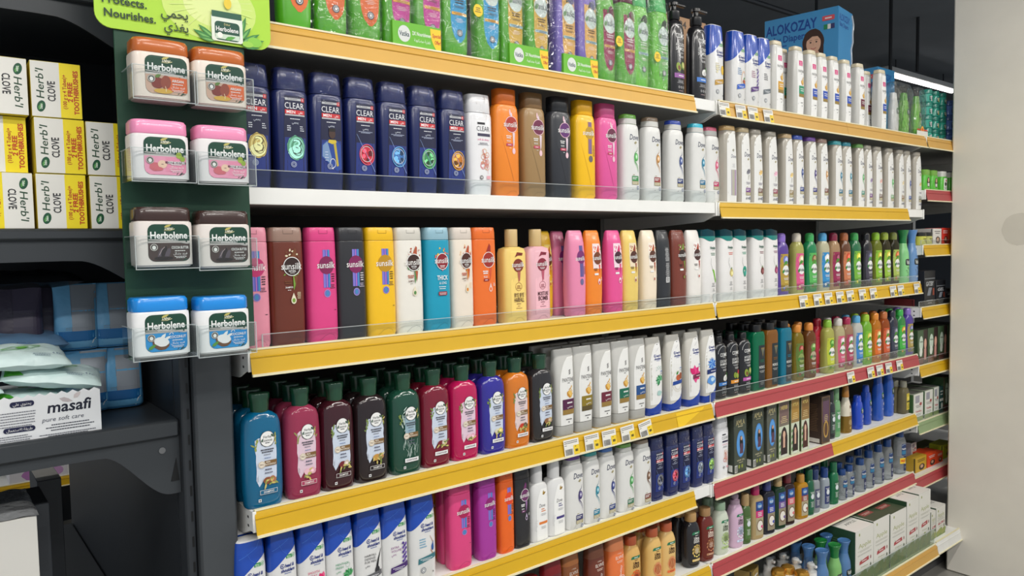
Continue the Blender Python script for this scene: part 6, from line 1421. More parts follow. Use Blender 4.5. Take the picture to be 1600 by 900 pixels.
twin(899, 932.5, KP, 'wrapped pair of violet bottles in a green card sleeve', sleeve=112, sd=6)
twin(961, 992, KN, 'wrapped pair with maroon caps and a yellow sticker', sd=7, kw=(-2, 106))
twin(1013, 1044, KA, 'wrapped pair with pale green caps and labels', sd=8, kw=(14, 88))
e = spawn(KO, None, (solve_x(428, KO, .0, H['A'])-.012, .012, H['A'])); PEND.append((e, 'green shampoo bottle half hidden by the lime sign', P1['A']))
row('A', [
 (1069, k_(cosmo, band=(150, 90, 160), fruit=AVO, pump=1, l1='AVOCADO', word2='SHAMPOO'), 'black pump bottle with avocado and purple band'),
 (1103, k_(cosmo, band=(60, 120, 200), fruit=COC, pump=1, l1='COCONUT', word2='SHAMPOO'), 'black pump bottle with coconut and blue band'),
], P1['A'], inset=.014)
row('A', [(1130, k_(hs, art='lemon', ink1=(200, 190, 150), band=(190, 146, 46), h=218, w=32), 'white bottle with blue lid and gold band'),
 (1164, k_(hs, art='almond', ink1=(110, 150, 190), band=(30, 90, 190), h=218, w=33), 'white bottle with blue lid and almond'),
 (1185, k_(hs, art='lavender', ink1=(170, 110, 140), band=(80, 40, 120), h=218, w=32), 'white bottle with blue lid and lavender'),
 (1204, k_(hs, art='plain', ink1=(70, 70, 74), band=(100, 110, 116), h=218, w=32), 'white bottle with blue lid and grey band'),
], P2['A'])
PN = lambda b: k_(pantene, band=b)
row('A', [
 (1224, PN((214, 160, 50)), 'white gold capped bottle with golden band'),
 (1256, PN((40, 150, 110)), 'white gold capped bottle with green band'),
 (1277, PN((40, 80, 180)), 'wrapped white bottle with blue band'),
 (1293, PN((40, 80, 180)), 'wrapped white bottle with blue band'),
 (1311, PN((40, 80, 180)), 'wrapped white bottle with blue band'),
 (1330, PN((40, 80, 180)), 'wrapped white bottle with blue band'),
 (1351, PN((110, 40, 60)), 'white gold capped bottle with wine band'),
 (1385, PN((40, 80, 180)), 'wrapped white bottle with blue band'),
], P2['A'])
row('A', [(1233, PN((40, 150, 120)), 'white bottle with green band standing back'), (1362, PN((120, 50, 70)), 'white bottle with wine band standing back')], P2['A'], inset=.055)
def film(px0, px1, ztop, yf, name, label, mp, sd):
    z = H['A']; y = YS['A']+yf
    x0, x1 = aty(px0, 150, y).x, aty(px1, 150, y).x; mb = MB(); shell(mb, (x1-x0)*500, 26, .5, ztop, sd)
    e = empty('bag_pack', ((x0+x1)/2, y+.03, z)); put('film', mb.mesh('film', 60), e); return e
# clear bags with little bottles, then towers of tubs, on the top shelf
def bag(pl_, pr_, inner, ds, sd, red=0):
    y = YS['A']+.03; z = H['A']; x0, x1 = aty(pl_, 150, y).x, aty(pr_, 150, y).x
    e = empty('bag_pack', ((x0+x1)/2, y, z)); hw = (x1-x0)*500
    mb = MB(); shell(mb, hw, 24, .6, 190, sd); put('film', mb.mesh('film', 60), e)
    for i, (u, K, s) in enumerate(inner):
        b = put('bottle', K.parts[0][1], e); b.location = (u*hw*.001, 0, .001); b.scale = (s, s*.8, s)
        for p in K.parts[1:]: put(p[0], p[1], b)
    if red:
        d = Decal(); d.rect(-hw*.9, 24, hw*.9, 29, (206, 60, 40)); d.ell(0, 27, 12, 14, (240, 180, 40), 16); d.ell(0, 27, 7, 8, (214, 70, 40), 14); d.rect(-hw*.96, 2, hw*.96, 22, (226, 224, 216)); put('promo_band', d.build(plane_front(-25.5), 'promo_band'), e)
    tag(e, ds+', top shelf, middle bay', 'bag', 'bags of small bottles on the top shelf')
W1, GR1 = k_(lotion, col=(206, 208, 206), h=150, w=24, capc=(214, 216, 214)), k_(lotion, col=(110, 180, 60), h=150, w=24, capc=(90, 160, 60))
bag(1387, 1421, ((-.5, W1, 1.0), (.45, GR1, 1.06)), 'clear bag holding a white and a green bottle', 21)
bag(1422, 1440, ((0, GR1, 1.05),), 'narrow clear bag holding one green bottle', 22, 1)
def tower(px, n, col, ds, cat='tub', sticker=0, hh=50., w=40.):
    z = H['A']; y = YS['A']+.04
    for i in range(n):
        bd = Body([(0, w*.45, w*.45), (3, w*.5, w*.5), (hh*.62, w*.5, w*.5), (hh*.66, w*.47, w*.47)], 2.2, r1=.5)
        key = ('tower', col, hh, w, sticker)
        if key not in _K:
            bm, cm = MB(), MB(); bd.loft(bm, pl(col, .25, .3)); cm.loft([se(a, a, 2.2, zz, 28) for zz, a in ((hh*.66, w*.5), (hh*.68, w*.52), (hh*.94, w*.52), (hh-.6, w*.48))], pl(tuple(int(v*.8) for v in col), .25, .3))
            d = Decal(); d.rect(-w*.3, hh*.12, w*.3, hh*.5, tuple(int(v*.62) for v in col)); d.bars(0, hh*.42, w*.5, 2, WHITE, 2.4, 6)
            if sticker == 2: d.ell(w*.2, hh*.3, 9, 10, (240, 200, 60), 16); d.bars(w*.2, hh*.34, 8, 2, (90, 80, 30), 1.6, 4)
            if sticker == 1: d.rect(-w*.1, hh*.1, w*.26, hh*.5, (220, 224, 222)); d.rect(0, hh*.16, w*.18, hh*.42, (120, 124, 124))
            _K[key] = done(bd, d, cm, bm, h=hh, name='cream_tub')
        K = _K[key]; x = solve_x(px, K, y, z); e = spawn(K, None, (x, y+K.b*.001, z+i*hh*.001)); e['category'] = 'tub'
        PEND.append((e, ds+(', lowest of its tower', ', second up its tower', ', third up its tower', ', topmost of its tower')[i if i < n-1 else 3], 'top shelf'))
tower(1456, 4, (60, 170, 150), 'sea green tub', sticker=1, hh=52, w=46); tower(1466.5, 4, (44, 150, 130), 'dark sea green tub', sticker=2, hh=52, w=40); tower(1478, 4, (50, 160, 140), 'teal green tub near the column', sticker=2, hh=52, w=40); tower(1491, 3, (110, 140, 210), 'periwinkle blue tub', hh=62, w=50)
# cartons stored on top and behind
def p_alok(f, s, t, w, d, h):
    # side (u from the back edge to the front edge) carries the big print
    s.rect(-d/2+1, 1, d/2-1, h-1, (70, 150, 205)); s.text('ALOKOZAY', -d*.13, h-44, 36, (24, 70, 150), d*.70, bold=.025); s.text('Baby Diapers', -d*.19, h-84, 24, (24, 70, 150), d*.56, bold=.02); s.bars(-d*.30, h-110, d*.34, 1, (40, 90, 170), 6)
    X_, Z_ = d*.17, h-118
    g = Decal()
    g.ell(0, 0, 52, 66, (66, 42, 34), 28, .03); g.rows(lambda z: (0-50, 0+50), 0-90, 0-20, (66, 42, 34), 4, 6); g.ell(0+2, 0-6, 35, 46, (226, 178, 150), 26); g.poly([(0-34, 0+10), (0-30, 0+36), (0, 0+48), (0+30, 0+38), (0+37, 0+8), (0+22, 0+28), (0-4, 0+30)], (66, 42, 34))
    for q in (-1, 1): g.ell(0+2+q*14, 0+2, 4.4, 4.0, (44, 34, 32), 10); g.strip([(0+2+q*14-7, 0+11), (0+2+q*14, 0+13), (0+2+q*14+7, 0+11)], 1.6, 1.6, (90, 60, 46))
    g.strip([(0+2, 0), (0, 0-12), (0+4, 0-13)], 1.4, 1.6, (200, 146, 120)); g.strip([(0-11, 0-26), (0+2, 0-31), (0+15, 0-26)], 3.2, 3.2, (186, 90, 90))
    g.poly([(0-80, 0-120), (0-56, 0-84), (0-20, 0-66), (0+24, 0-66), (0+66, 0-92), (0+70, 0-120)], (84, 96, 150)); g.ell(0-12, 0-58, 13, 17, (222, 172, 146), 14); g.ell(0+18, 0-58, 13, 17, (222, 172, 146), 14)
    for vs_, fs_, c_ in g.L: s.raw([(X_+x*.78, Z_+z*.78) for x, z in vs_], fs_, c_)
    for q in range(3): s.rrect(-d*.1+q*d*.19, Z_-150, -d*.1+q*d*.19+d*.15, Z_-98, (40, 110, 190), 6); s.bars(-d*.1+q*d*.19+d*.075, Z_-112, d*.1, 2, (220, 236, 246), 5, 16)
    s.rrect(d*.29, h-46, d*.45, h-28, (220, 90, 100), 4); s.bars(d*.37, h-37, d*.13, 1, WHITE, 5); s.rect(d*.31, h-78, d*.36, h-60, (40, 140, 90)); s.rect(d*.36, h-78, d*.40, h-60, (226, 226, 226)); s.rect(d*.40, h-78, d*.45, h-60, (60, 60, 110))
    f.rect(-w/2+1, 1, w/2-1, h-1, (66, 144, 198)); f.text('ALOKOZAY', -w*.08, h-36, 24, (24, 70, 150), w*.76, bold=.025); f.text('Baby Diapers', -w*.12, h-62, 16, (24, 70, 150), w*.62, bold=.02); f.bars(0, h*.5, w*.6, 6, (90, 170, 216), 6, 16)
c0 = aty(1332, 22, .16); hb = c0.z-H['A']
th = R(9); dl = .1
while dl < .5 and pj((c0.x-dl*math.sin(th), .16+dl*math.cos(th), c0.z))[0] > 1220: dl += .004
KD = carton(p_alok, w=150, d=dl*1000, h=hb*1000, base=(66, 146, 200), name='diaper_carton')
e = spawn(KD, 'big blue diaper carton with a smiling child, behind the white top shelf bottles', (c0.x-.075*math.cos(th)-dl/2*math.sin(th), .16-.075*math.sin(th)+dl/2*math.cos(th), H['A']), None, th); e['category'] = 'carton'
mb = MB(); rd = random.Random(5); pts = [(.062+.01*math.sin(i), -dl/2-.0015, hb*(.98-.07*i)) for i in range(10)]
mb.tube([(x+.01*(i % 2), y, z) for i, (x, y, z) in enumerate(pts)], .004, tint((230, 236, 240), .6), 6); put('torn_tape', mb.mesh('torn_tape'), e)
c1 = aty(1398, 111, .2); KD2 = carton(p_alok, w=150, d=300, h=(c1.z-H['A'])*1000, base=(90, 160, 206), name='diaper_carton')
e = spawn(KD2, 'pale blue diaper carton under the lit tube lamp', (c1.x-.075, .2+.15, H['A']), None, 0); e['category'] = 'carton'
c2 = aty(1078, 30, .20); KBX = carton(lambda f, s, t, w, d, h: (f.text('x 24', -10, h-22, 20, (60, 44, 34), 60, bold=.03), f.rect(-w/2+3, 8, w/2-3, 14, (150, 110, 76)), s.rect(-d/2+3, 8, d/2-3, 14, (150, 110, 76))), w=230, d=180, h=275, base=(176, 136, 98), name='cardboard_carton')
e = spawn(KBX, 'brown cardboard carton marked x 24 behind the black pump bottles', (c2.x-.115, .12+.11, H['A'])); e['category'] = 'carton'

# --- far bay, left of the column
PF = 'far bay'
def frow(nm, items, ds, inset=.012):
    z, y = ZF[nm]; row('B', items, ds, z=z, yf=y, inset=inset)
T1 = k_(tub, col=(90, 190, 60), capc=(120, 176, 70), figure=1); T2 = k_(tub, col=(90, 190, 60), capc=(222, 222, 216))
frow('second', [(1453.5, T1, 'green tub with green lid and dark figure'), (1465.5, T1, 'green tub with green lid and dark figure'), (1480, T2, 'green tub with white lid'), (1493, T2, 'green tub with white lid')], 'second shelf, far bay')
frow('third', [(1447.5, k_(low_jar, col=(206, 206, 90), capc=(40, 40, 36)), 'low yellow jar with black lid'), (1457, k_(low_jar, col=(196, 196, 110), capc=(40, 40, 36)), 'low yellow jar with black lid')], 'third shelf, far bay')
z3, y3 = ZF['third']
carton_px('B', 1458, 1471, 357, p_small, 70, 'white small box beside the yellow jars', 'third shelf, far bay', (230, 226, 220), z=z3, yf=y3, inset=.01, col=(228, 224, 218), c2=(70, 70, 70))
carton_px('B', 1472, 1482, 356, p_small, 70, 'red small box between white box and orange box', 'third shelf, far bay', (220, 60, 50), z=z3, yf=y3, inset=.01, col=(220, 60, 46), c2=(60, 60, 60))
carton_px('B', 1483, 1496, 356, p_small, 70, 'orange red box next to the column', 'third shelf, far bay', (230, 100, 40), z=z3, yf=y3, inset=.01, col=(226, 96, 40), c2=(60, 60, 60))
z4, y4 = ZF['fourth']
carton_px('B', 1444.5, 1461, 422, p_gatsby, 60, 'tall black box with silver letters', 'fourth shelf, far bay', (30, 32, 38), z=z4, yf=y4, inset=.012)
carton_px('B', 1463, 1477, 437, p_gatsby, 60, 'shorter black box with silver letters', 'fourth shelf, far bay', (30, 32, 38), z=z4, yf=y4, inset=.012, word='GEL')
carton_px('B', 1478, 1494, 450, p_gatsby, 60, 'low black box beside the column', 'fourth shelf, far bay', (30, 32, 38), z=z4, yf=y4, inset=.012, word='WAX')
carton_px('B', 1428, 1443.5, 466, p_small, 120, 'dull red box standing back', 'fourth shelf, far bay', (120, 40, 44), z=z4, yf=y4, inset=.05, col=(120, 36, 42), c2=(70, 20, 26), face=0)
z5, y5 = ZF['fifth']
for i, (l, r, t) in enumerate(((1434, 1449, 513.5), (1450, 1465, 510), (1466.5, 1480, 507), (1481, 1495, 504))):
    carton_px('B', l, r, t, p_woman, 130, 'green hair dye box with a woman, %s' % ('first', 'second', 'third', 'nearest the column')[i], 'fifth shelf, far bay', (58, 80, 54), z=z5, yf=y5, inset=.012)
z6, y6 = ZF['sixth']
for i, (l, r, t) in enumerate(((1427.5, 1442.5, 612), (1445, 1457.5, 607), (1459, 1467, 603))):
    carton_px('B', l, r, t, p_white, 110, 'white oil carton with green side, %s' % ('first', 'second', 'third')[i], 'sixth shelf, far bay', (150, 160, 140), z=z6, yf=y6, inset=.012)
carton_px('B', 1468, 1474, 603, p_small, 90, 'teal box with barcode', 'sixth shelf, far bay', (40, 76, 74), z=z6, yf=y6, inset=.012, col=(44, 84, 80), c2=(220, 220, 214), face=0)
carton_px('B', 1475, 1487, 586, p_woman, 90, 'tall brown dye box with a face', 'sixth shelf, far bay', (90, 60, 44), z=z6, yf=y6, inset=.012)
z7, y7 = ZF['seventh']
carton_px('B', 1431, 1447.5, 710, p_small, 40, 'gold and black dye box', 'seventh shelf, far bay', (206, 164, 50), z=z7, yf=y7, inset=.03, col=(206, 166, 50), c2=(36, 32, 28))
carton_px('B', 1449, 1463, 705, p_small, 70, 'orange dye box, left of the two', 'seventh shelf, far bay', (236, 80, 36), z=z7, yf=y7, inset=.03, col=(236, 80, 36), c2=(120, 40, 20))
carton_px('B', 1464, 1473, 704, p_small, 70, 'orange dye box, right of the two', 'seventh shelf, far bay', (236, 80, 36), z=z7, yf=y7, inset=.03, col=(236, 84, 40), c2=(120, 40, 20))
carton_px('B', 1474, 1490, 690, p_small, 60, 'lime yellow dye box by the column', 'seventh shelf, far bay', (190, 200, 50), z=z7, yf=y7, inset=.04, col=(190, 200, 50), c2=(40, 40, 34))
carton_px('B', 1434, 1466, 690, p_small, 60, 'dusky olive box standing back', 'seventh shelf, far bay', (120, 120, 50), z=z7, yf=y7, inset=.16, col=(120, 122, 50), c2=(70, 70, 40), face=0)
z8, y8 = ZF['lowest']
carton_px('B', 1455, 1462, 797, p_apple, 110, 'small white apple carton, first', 'lowest shelf, far bay', AP, z=z8, yf=y8, inset=.02)
carton_px('B', 1463, 1477, 787, p_apple, 110, 'small white apple carton, by the column', 'lowest shelf, far bay', AP, z=z8, yf=y8, inset=.02)
flush_labels()

# ================================================================== divider and the dark bay on the left
XP = -.100
e = empty('gondola_divider', (0, 0, 0))
mb = MB(); mb.box(XP, XP+.006, .09, 1.30, .775, 2.4, DARK2); mb.box(XP+.0015, XP+.006, .06, 1.30, .55, .774, DARK2); mb.obj('side_panel', e)
mb = MB(); mb.box(-.0815, -.0165, .030, .075, .0, 2.4, steel((66, 70, 74), .45), .004); mb.obj('front_post', e)
mb = MB(); mb.box(-.0995, -.0825, .046, .090, .0, 2.4, steel((46, 50, 55), .45), .003)
for q in range(44): mb.box(-.0905, -.0870, .0455, .047, .30+q*.045, .318+q*.045, steel((14, 15, 17)))
mb.obj('slotted_upright', e)
mb = MB(); mb.box(-.0165, -.0135, .05, DEPTH, .02, 2.3, DARK2); mb.obj('end_panel', e)
tag(e, 'dark grey steel divider post and side panel left of the shampoo bays', 'divider')
YL = .062
XL0 = -1.15
def dark_shelf(ztop, lipb, fb, drop, label, arch=(.07, .12)):
    """deck, rounded lip and a fascia whose lower edge swoops down at the divider"""
    e = empty('dark_shelf', (0, 0, 0)); x1 = -.1005
    mb = MB(); mb.box(XL0, x1, YL+.004, .46, ztop-.018, ztop, DARK, .002); mb.obj('deck', e)
    mb = MB(); mb.box(XL0, x1, YL-.006, YL+.006, lipb, ztop+.0005, DARK, .004); mb.obj('lip', e)
    a0, a1 = arch; pts = [(XL0, lipb+.004), (x1, lipb+.004), (x1, drop)]
    xs = x1-.012; xe = x1-a1
    pts.append((xs-.004, drop))
    for q in range(1, 15):
        t = q/15; s = t*t*(3-2*t); pts.append((xs-.004-(a1-a0*.2)*t, drop+(fb-drop)*s))
    pts.append((xe-.02, fb)); pts.append((XL0, fb-.006))
    mb = MB(); mb.prism(pts, 'y', YL+.002, YL+.006, DARK); f = mb.obj('fascia', e)
    mb = MB(); mb.tube([(x1-.028, YL+.0005, fb-.004), (x1-.028, YL+.003, fb-.004)], .0055, steel((110, 112, 114)), 12); put('screw', mb.mesh('screw'), f)
    mb = MB(); mb.prism([(x1-.016, drop+.022), (x1-.002, drop+.022), (x1-.006, drop+.062)], 'y', YL+.001, YL+.0022, steel((12, 13, 15))); put('bracket_notch', mb.mesh('bracket_notch'), f)
    tag(e, label, 'shelf', 'dark shelves of the left bay'); return e
zm = aty(272, 655, YL).z; 
dark_shelf(zm, aty(100, 712, YL-.006).z, aty(100, 727, YL).z, aty(284, 769, YL).z, 'dark grey steel shelf carrying the wet wipe tray and blue pouches')
zt = aty(100, 358, YL).z
dark_shelf(zt, aty(100, 376, YL).z, aty(100, 408, YL).z, aty(190, 426, YL).z-.035, 'dark grey steel shelf carrying the yellow toothpaste boxes', (.07, .14))
zu = aty(100, 0, YL).z
dark_shelf(zu+.012, aty(140, 8, YL).z, aty(60, 20, YL).z, aty(190, 66, YL).z-.03, 'dark grey steel shelf above the yellow toothpaste boxes', (.07, .16))
e = empty('dark_deck', (0, 0, 0)); mb = MB(); mb.box(XL0, XP-.0005, YL, 1.28, .555, .585, DARK, .003); mb.obj('deck', e); mb = MB(); mb.box(XL0, XP-.0005, YL+.02, 1.26, 0, .554, DARK2); mb.obj('plinth', e); tag(e, 'dark grey base deck under the left bay', 'shelf')
e = empty('back_board', (0, 0, 0)); mb = MB(); mb.box(XL0, XP-.001, .465, .48, 1.30, 2.4, DARK2); mb.obj('upper_board', e); mb = MB(); mb.box(XL0, XP-.001, .465, .48, 1.02, 1.30, steel((60, 66, 72))); mb.obj('filler_board', e); tag(e, 'dark back board behind the toothpaste boxes', 'board')  # lower part added to block the bright world behind the open bay

# toothpaste multipack boxes
def p_tooth(f, s, t, w, d, h, flip=0):
    r = -1 if flip else 1
    W2, Hh = (238, 236, 228), (250, 226, 30)
    f.rect(-w/2+.4, .6, w/2-.4, h-.6, W2)
    if not flip:
        f.rect(w*.07, .6, w/2-.4, h-.6, Hh); xs = (-w*.32, -w*.10, w*.16, w*.27, w*.39)
    else:
        f.rect(-w/2+.4, .6, -w*.07, h-.6, Hh); xs = (w*.32, w*.10, -w*.16, -w*.27, -w*.39)
    ro = R(90)*r
    f.text("Herb'l", xs[0], h*.5+r*h*.10, 10, (40, 74, 50), h*.54, bold=.01, shear=.12, rot=ro)
    f.ell(xs[0]+.5, h*.5-r*h*.31, 5.6, 9, (24, 84, 56), 18, 0, R(-14)); f.leaf(xs[0]-3, h*.5-r*h*.31-6, 13, 5, R(65), (90, 160, 80)); f.text('Dabur', xs[0]+.5, h*.5-r*h*.31, 3.2, WHITE, 8, rot=ro, bold=.02)
    f.text('CLOVE', xs[1], h*.5-r*h*.03, 10, (34, 34, 38), h*.36, bold=.02, rot=ro)
    f.text('(100 g x 4 Tubes)+', xs[2], h*.5-r*h*.02, 5, (186, 66, 24), h*.62, bold=.02, rot=ro); f.text('2 FREE', xs[3], h*.5-r*h*.02, 6.4, (196, 50, 24), h*.36, bold=.03, rot=ro); f.text('TOOTHBRUSHES', xs[4], h*.5-r*h*.02, 6.4, (196, 50, 24), h*.80, bold=.03, rot=ro)
    s.rect(-d/2+.6, .6, d/2-.6, h-.6, (222, 200, 60)); s.rect(-d*.2, .6, d*.3, h-.6, (150, 130, 90)); s.bars(0, h*.8, d*.5, 8, (110, 90, 40), 2, 7); t.rect(-w/2+.6, -d/2+.6, w/2-.6, d/2-.6, (226, 222, 208))
TB = [kind(lambda: 0) if 0 else None]
def tooth(px0, px1, ytop, ybot, flip, ds, dx=0):
    y = YL+.004
    z0, z1 = aty((px0+px1)/2, ybot, y).z, aty((px0+px1)/2, ytop, y).z; x0, x1 = aty(px0, (ytop+ybot)/2, y).x, aty(px1, (ytop+ybot)/2, y).x
    return x0, x1, z0, z1, flip, ds
bw = None
cols = [(aty(-22, 310, YL+.004).x, aty(52, 310, YL+.004).x, 1), (aty(57, 310, YL+.004).x, aty(135, 310, YL+.004).x, 0), (aty(141, 310, YL+.004).x, aty(141, 310, YL+.004).x+.0705, 0)]
hbox = (aty(95, 98, YL+.004).z - zt)/3 - .0006
names = {(0, 0): 'upside-down toothpaste box, bottom of the left column', (0, 1): 'upright toothpaste box, middle of the left column', (0, 2): 'upside-down toothpaste box, top of the left column', (1, 0): 'toothpaste box, bottom of the middle column', (1, 1): 'toothpaste box, middle of the central column', (1, 2): 'toothpaste box, top of the middle column', (2, 0): 'toothpaste box, lower one by the green display', (2, 1): 'toothpaste box, upper one by the green display'}
for ci, (x0, x1, fl) in enumerate(cols):
    for r_ in range(3 if ci < 2 else 2):
        w = .0685 if ci < 2 else .0705
        if ci == 0: xb = x1-.0+(.0 if r_ != 1 else -.004)
        else: xb = x0+w+(.0015*r_ if ci == 1 else .0)
        flp = 1 if (ci == 0 and r_ != 1) else 0
        K = carton(p_tooth, w=w*1000, d=190, h=hbox*1000-.5, base=(232, 214, 70), name='toothpaste_box', flip=flp)
        yy = YL+.004+(.014 if (ci == 0 and r_ == 1) else 0)+(.004 if ci == 2 else 0)
        e = spawn(K, 'yellow and white '+names[(ci, r_)], (xb-w/2, yy+.095, zt+.0006+r_*(hbox+.0006)), 'toothpaste boxes in the left bay', random.uniform(-.012, .012) if not (ci and r_ == 2) else -.03); e['category'] = 'box'
# wet wipe tray
d = Decal(); w, hT = 260., 70.
yb = YL+.006; xr = aty(157.5, 640, yb).x; hT = (aty(120, 612, yb).z-zm)*1000
e = empty('wipes_tray', (xr-.130, yb, zm)); mb = MB(); cb = card((232, 234, 236))
mb.box(-.13, .13, 0, .0018, .0003, hT*.001, cb); mb.box(-.13, -.1282, .0018, .15, .0003, hT*.001, cb); mb.box(.1282, .13, .0018, .15, .0003, hT*.001, cb); mb.box(-.13, .13, .15, .152, .0003, hT*.001, cb); mb.box(-.128, .128, .002, .15, .0003, .002, cb)
for q in range(17): mb.prism([(-.13+q*.0153, hT*.001-.0002), (-.13+q*.0153+.0145, hT*.001-.0002), (-.13+q*.0153+.0072, hT*.001+.0042)], 'y', .0002, .0016, cb)
mb.obj('tray', e)
d.text('masafi', 86, hT*.70, 17, (22, 26, 46), 62, bold=.02, shear=.12); d.leaf(72, hT*.95-4, 20, 7, -.35, (190, 180, 182)); d.leaf(92, hT*.86, 14, 7, .75, (206, 196, 196))
d.text('pure soft care', 76, hT*.42, 6.5, (80, 84, 100), 58, shear=.2); d.bars(86, hT*.28, 76, 3, (70, 74, 84), 1.6, 4.2); d.bars(82, hT*.06, 80, 2, (70, 74, 84), 1.2, 2.6)
d.rrect(6, hT*.80, 38, hT*.93, (26, 30, 66), 4); d.text('\uFEF2\uFEE0\uFECB \uFEF1\uFEEE\uFE98\uFEA4\uFEF3', 22, hT*.87, 4, WHITE, 24); d.bars(12, hT*.68, 60, 6, (110, 112, 122), 1.3, 4.2); d.rrect(-4, hT*.22, 38, hT*.34, (26, 30, 66), 4); d.text('\uFEDD\uFE8E\uFEE4\uFECC\uFE98\uFEB3\uFEFB\uFE8D \uFE94\uFED8\uFEF3\uFEAE\uFEC3', 17, hT*.28, 4, WHITE, 34); d.bars(6, hT*.14, 62, 3, (110, 112, 122), 1.2, 3.4)
d.bars(-70, hT*.7, 80, 10, (110, 112, 122), 1.3, 4.2)
put('tray_print', d.build(plane_front(0), 'tray_print'), e)
tag(e, 'open white card tray of wet wipes at the front of the dark shelf', 'tray')
# pillow packs
def pillow(Lx, Ly, T, m, name='pack', nx=22, ny=14, sd=0):
    rd = random.Random(sd); vs = []; fs = []
    def hgt(u, v): return T/2*(max(0, 1-abs(u)**3.2))**.55*(max(0, 1-abs(v)**3.0))**.5
    ph = [rd.uniform(0, 6) for _ in range(4)]
    for s in (1, -1):
        for j in range(ny+1):
            for i in range(nx+1):
                u, v = 2*i/nx-1, 2*j/ny-1; cr_ = 1-.03*(abs(u) < .86)*(1-v*v*0)*math.cos(u*5+ph[0])
                z = s*hgt(u*1.0, v)+.0012*math.sin(9*u+ph[1])*math.cos(7*v+ph[2])
                vs.append((u*Lx/2, v*Ly/2*(1-.06*math.cos(u*1.5)), z))
    n = (nx+1)*(ny+1)
    for k in (0, 1):
        for j in range(ny):
            for i in range(nx):
                a = k*n+j*(nx+1)+i; f = (a, a+1, a+nx+2, a+nx+1); fs.append(f if k == 0 else tuple(reversed(f)))
    mb = MB(); mb.add(vs, fs, m); return mb.mesh(name, 80), hgt
WP = foil((214, 236, 234), .3)
PK, hg = pillow(.140, .085, .030, WP, 'wrapper', sd=1)
def pack_print():
    d = Decal(); d.poly([(-66, -36), (-40, -36), (-48, -24), (-58, -10), (-62, 20), (-66, 24)], (70, 160, 40)); d.rect(-36, 12, -22, 34, (90, 170, 60)); d.rect(-44, 16, -37, 32, (120, 190, 90))
    d.strip([(-24, -10), (-6, 2), (14, 8), (34, 6)], 1.6, 1.6, (90, 170, 60)); d.strip([(-24, -10), (-2, -10), (18, -4), (34, 6)], 1.6, 1.6, (90, 170, 60)); d.leaf(-4, -4, 22, 8, .25, (120, 190, 90)); d.text('pure', 14, 26, 8, (60, 70, 90), 20, shear=.2); d.text('4 PC', 52, -22, 5, (60, 90, 140), 14); d.bars(30, -26, 26, 2, (120, 140, 160), 1.4, 4)
    return d
PP = pack_print().build(lambda x, z, ee: (x, z*1., 1000*hg(x/70, z/42.5)+1.4+ee), 'wrapper_print')
xt = xr-.130
WPX = [(xt-.045, .128, .018, 0, (.0, .0), 'wet wipe pack lowest in the tray, left'), (xt+.062, .126, .018, .03, (.0, .0), 'wet wipe pack lowest in the tray, right'), (xt-.058, .130, .050, .05, (.03, -.03), 'wet wipe pack in the tray under the left one'),
       (xt+.058, .132, .052, -.10, (.06, .10), 'wet wipe pack in the tray, right, under the sticking out one'), (xt-.072, .122, .083, .1, (.10, .04), 'wet wipe pack at the left photo edge'), (xt+.072, .126, .090, -.12, (.20, .16), 'wet wipe pack sticking out at right'), (xt+.022, .116, .126, .10, (.26, .07), 'wet wipe pack lying on top, green corner')]
for px, y, dz, rz, (rx, ry), ds in WPX:
    e = empty('wipes_pack', (px, y, zm+dz), rz); e.rotation_euler = (rx, ry, rz); put('wrapper', PK, e); put('wrapper_print', PP, e); tag(e, 'white green '+ds, 'pack', 'wet wipe packs in the tray')
# soft pouches behind
def pouch(col, panel, foot, w=70., h=118., pc=(150, 158, 168)):
    bd = Body(cr([(0, w*.46, 19), (6, w*.5, 23), (30, w*.5, 24), (70, w*.49, 18), (104, w*.49, 6), (h, w*.5, 1.2)], 3), 3.4, r0=2, r1=0)
    bm = MB(); bd.loft(bm, foil(col, .4)); d = Decal()
    d.rect(-w*.10, 34, w*.485, h-2, panel, 5); d.rect(-w*.46, 2, w*.46, 34, foot, 5); d.strip([(-w*.10, 34), (-w*.10, 70), (-w*.10, h-2)], 1, 1, tuple(int(v*.8) for v in pc)); d.strip([(w*.3, 4), (w*.36, 16), (w*.42, 20)], 1.2, 2, (226, 236, 240)); d.bars(w*.05, 40, w*.6, 2, tuple(int(v*.9) for v in pc), .8, 3)
    return Kind([('body', bm.mesh('body', 80)), ('printed_panel', d.build(bd.front, 'printed_panel'))], w/2, 24, h, 3.4, 'pouch', 'pouch')
foilp = mat((150, 158, 168), .42, .25, kind='film', var=.06, scale=20)
PB = pouch((110, 176, 220), foilp, (20, 110, 176)); PB2 = pouch((100, 170, 216), foilp, (16, 100, 166), 74, 112); PD = pouch((64, 58, 76), mat((70, 64, 84), .4, kind='film', var=.08), (50, 46, 62), 74, 120, (70, 64, 84))
zbk = zm+.003
pz = aty(150, 634, .25).z
SP = [(PB2, 132, .24, 0, 'blue silver pouch standing low behind the tray, left'), (PB2, 186, .24, 0, 'blue silver pouch standing low near the divider'), (PB, 118, .25, 1, 'blue silver pouch in the upper row, left'), (PB, 176, .25, 1, 'blue silver pouch in the upper row near the divider'), (PD, 28, .25, 1, 'dusky purple pouch in the upper row, left'), (PD, 64, .29, 1, 'dusky purple pouch in the upper row beside the blue ones')]
for K, px, y, up, ds in SP:
    zc_ = zm+.002 if not up else zm+.116
    p = aty(px, 560 if not up else 490, y); e = spawn(K, ds, (p.x, y, zc_), 'pouches in the left bay', R(-6))
mb = MB(); PK2, _h = pillow(.15, .09, .03, foil((120, 160, 200), .35), 'wrapper', sd=4)
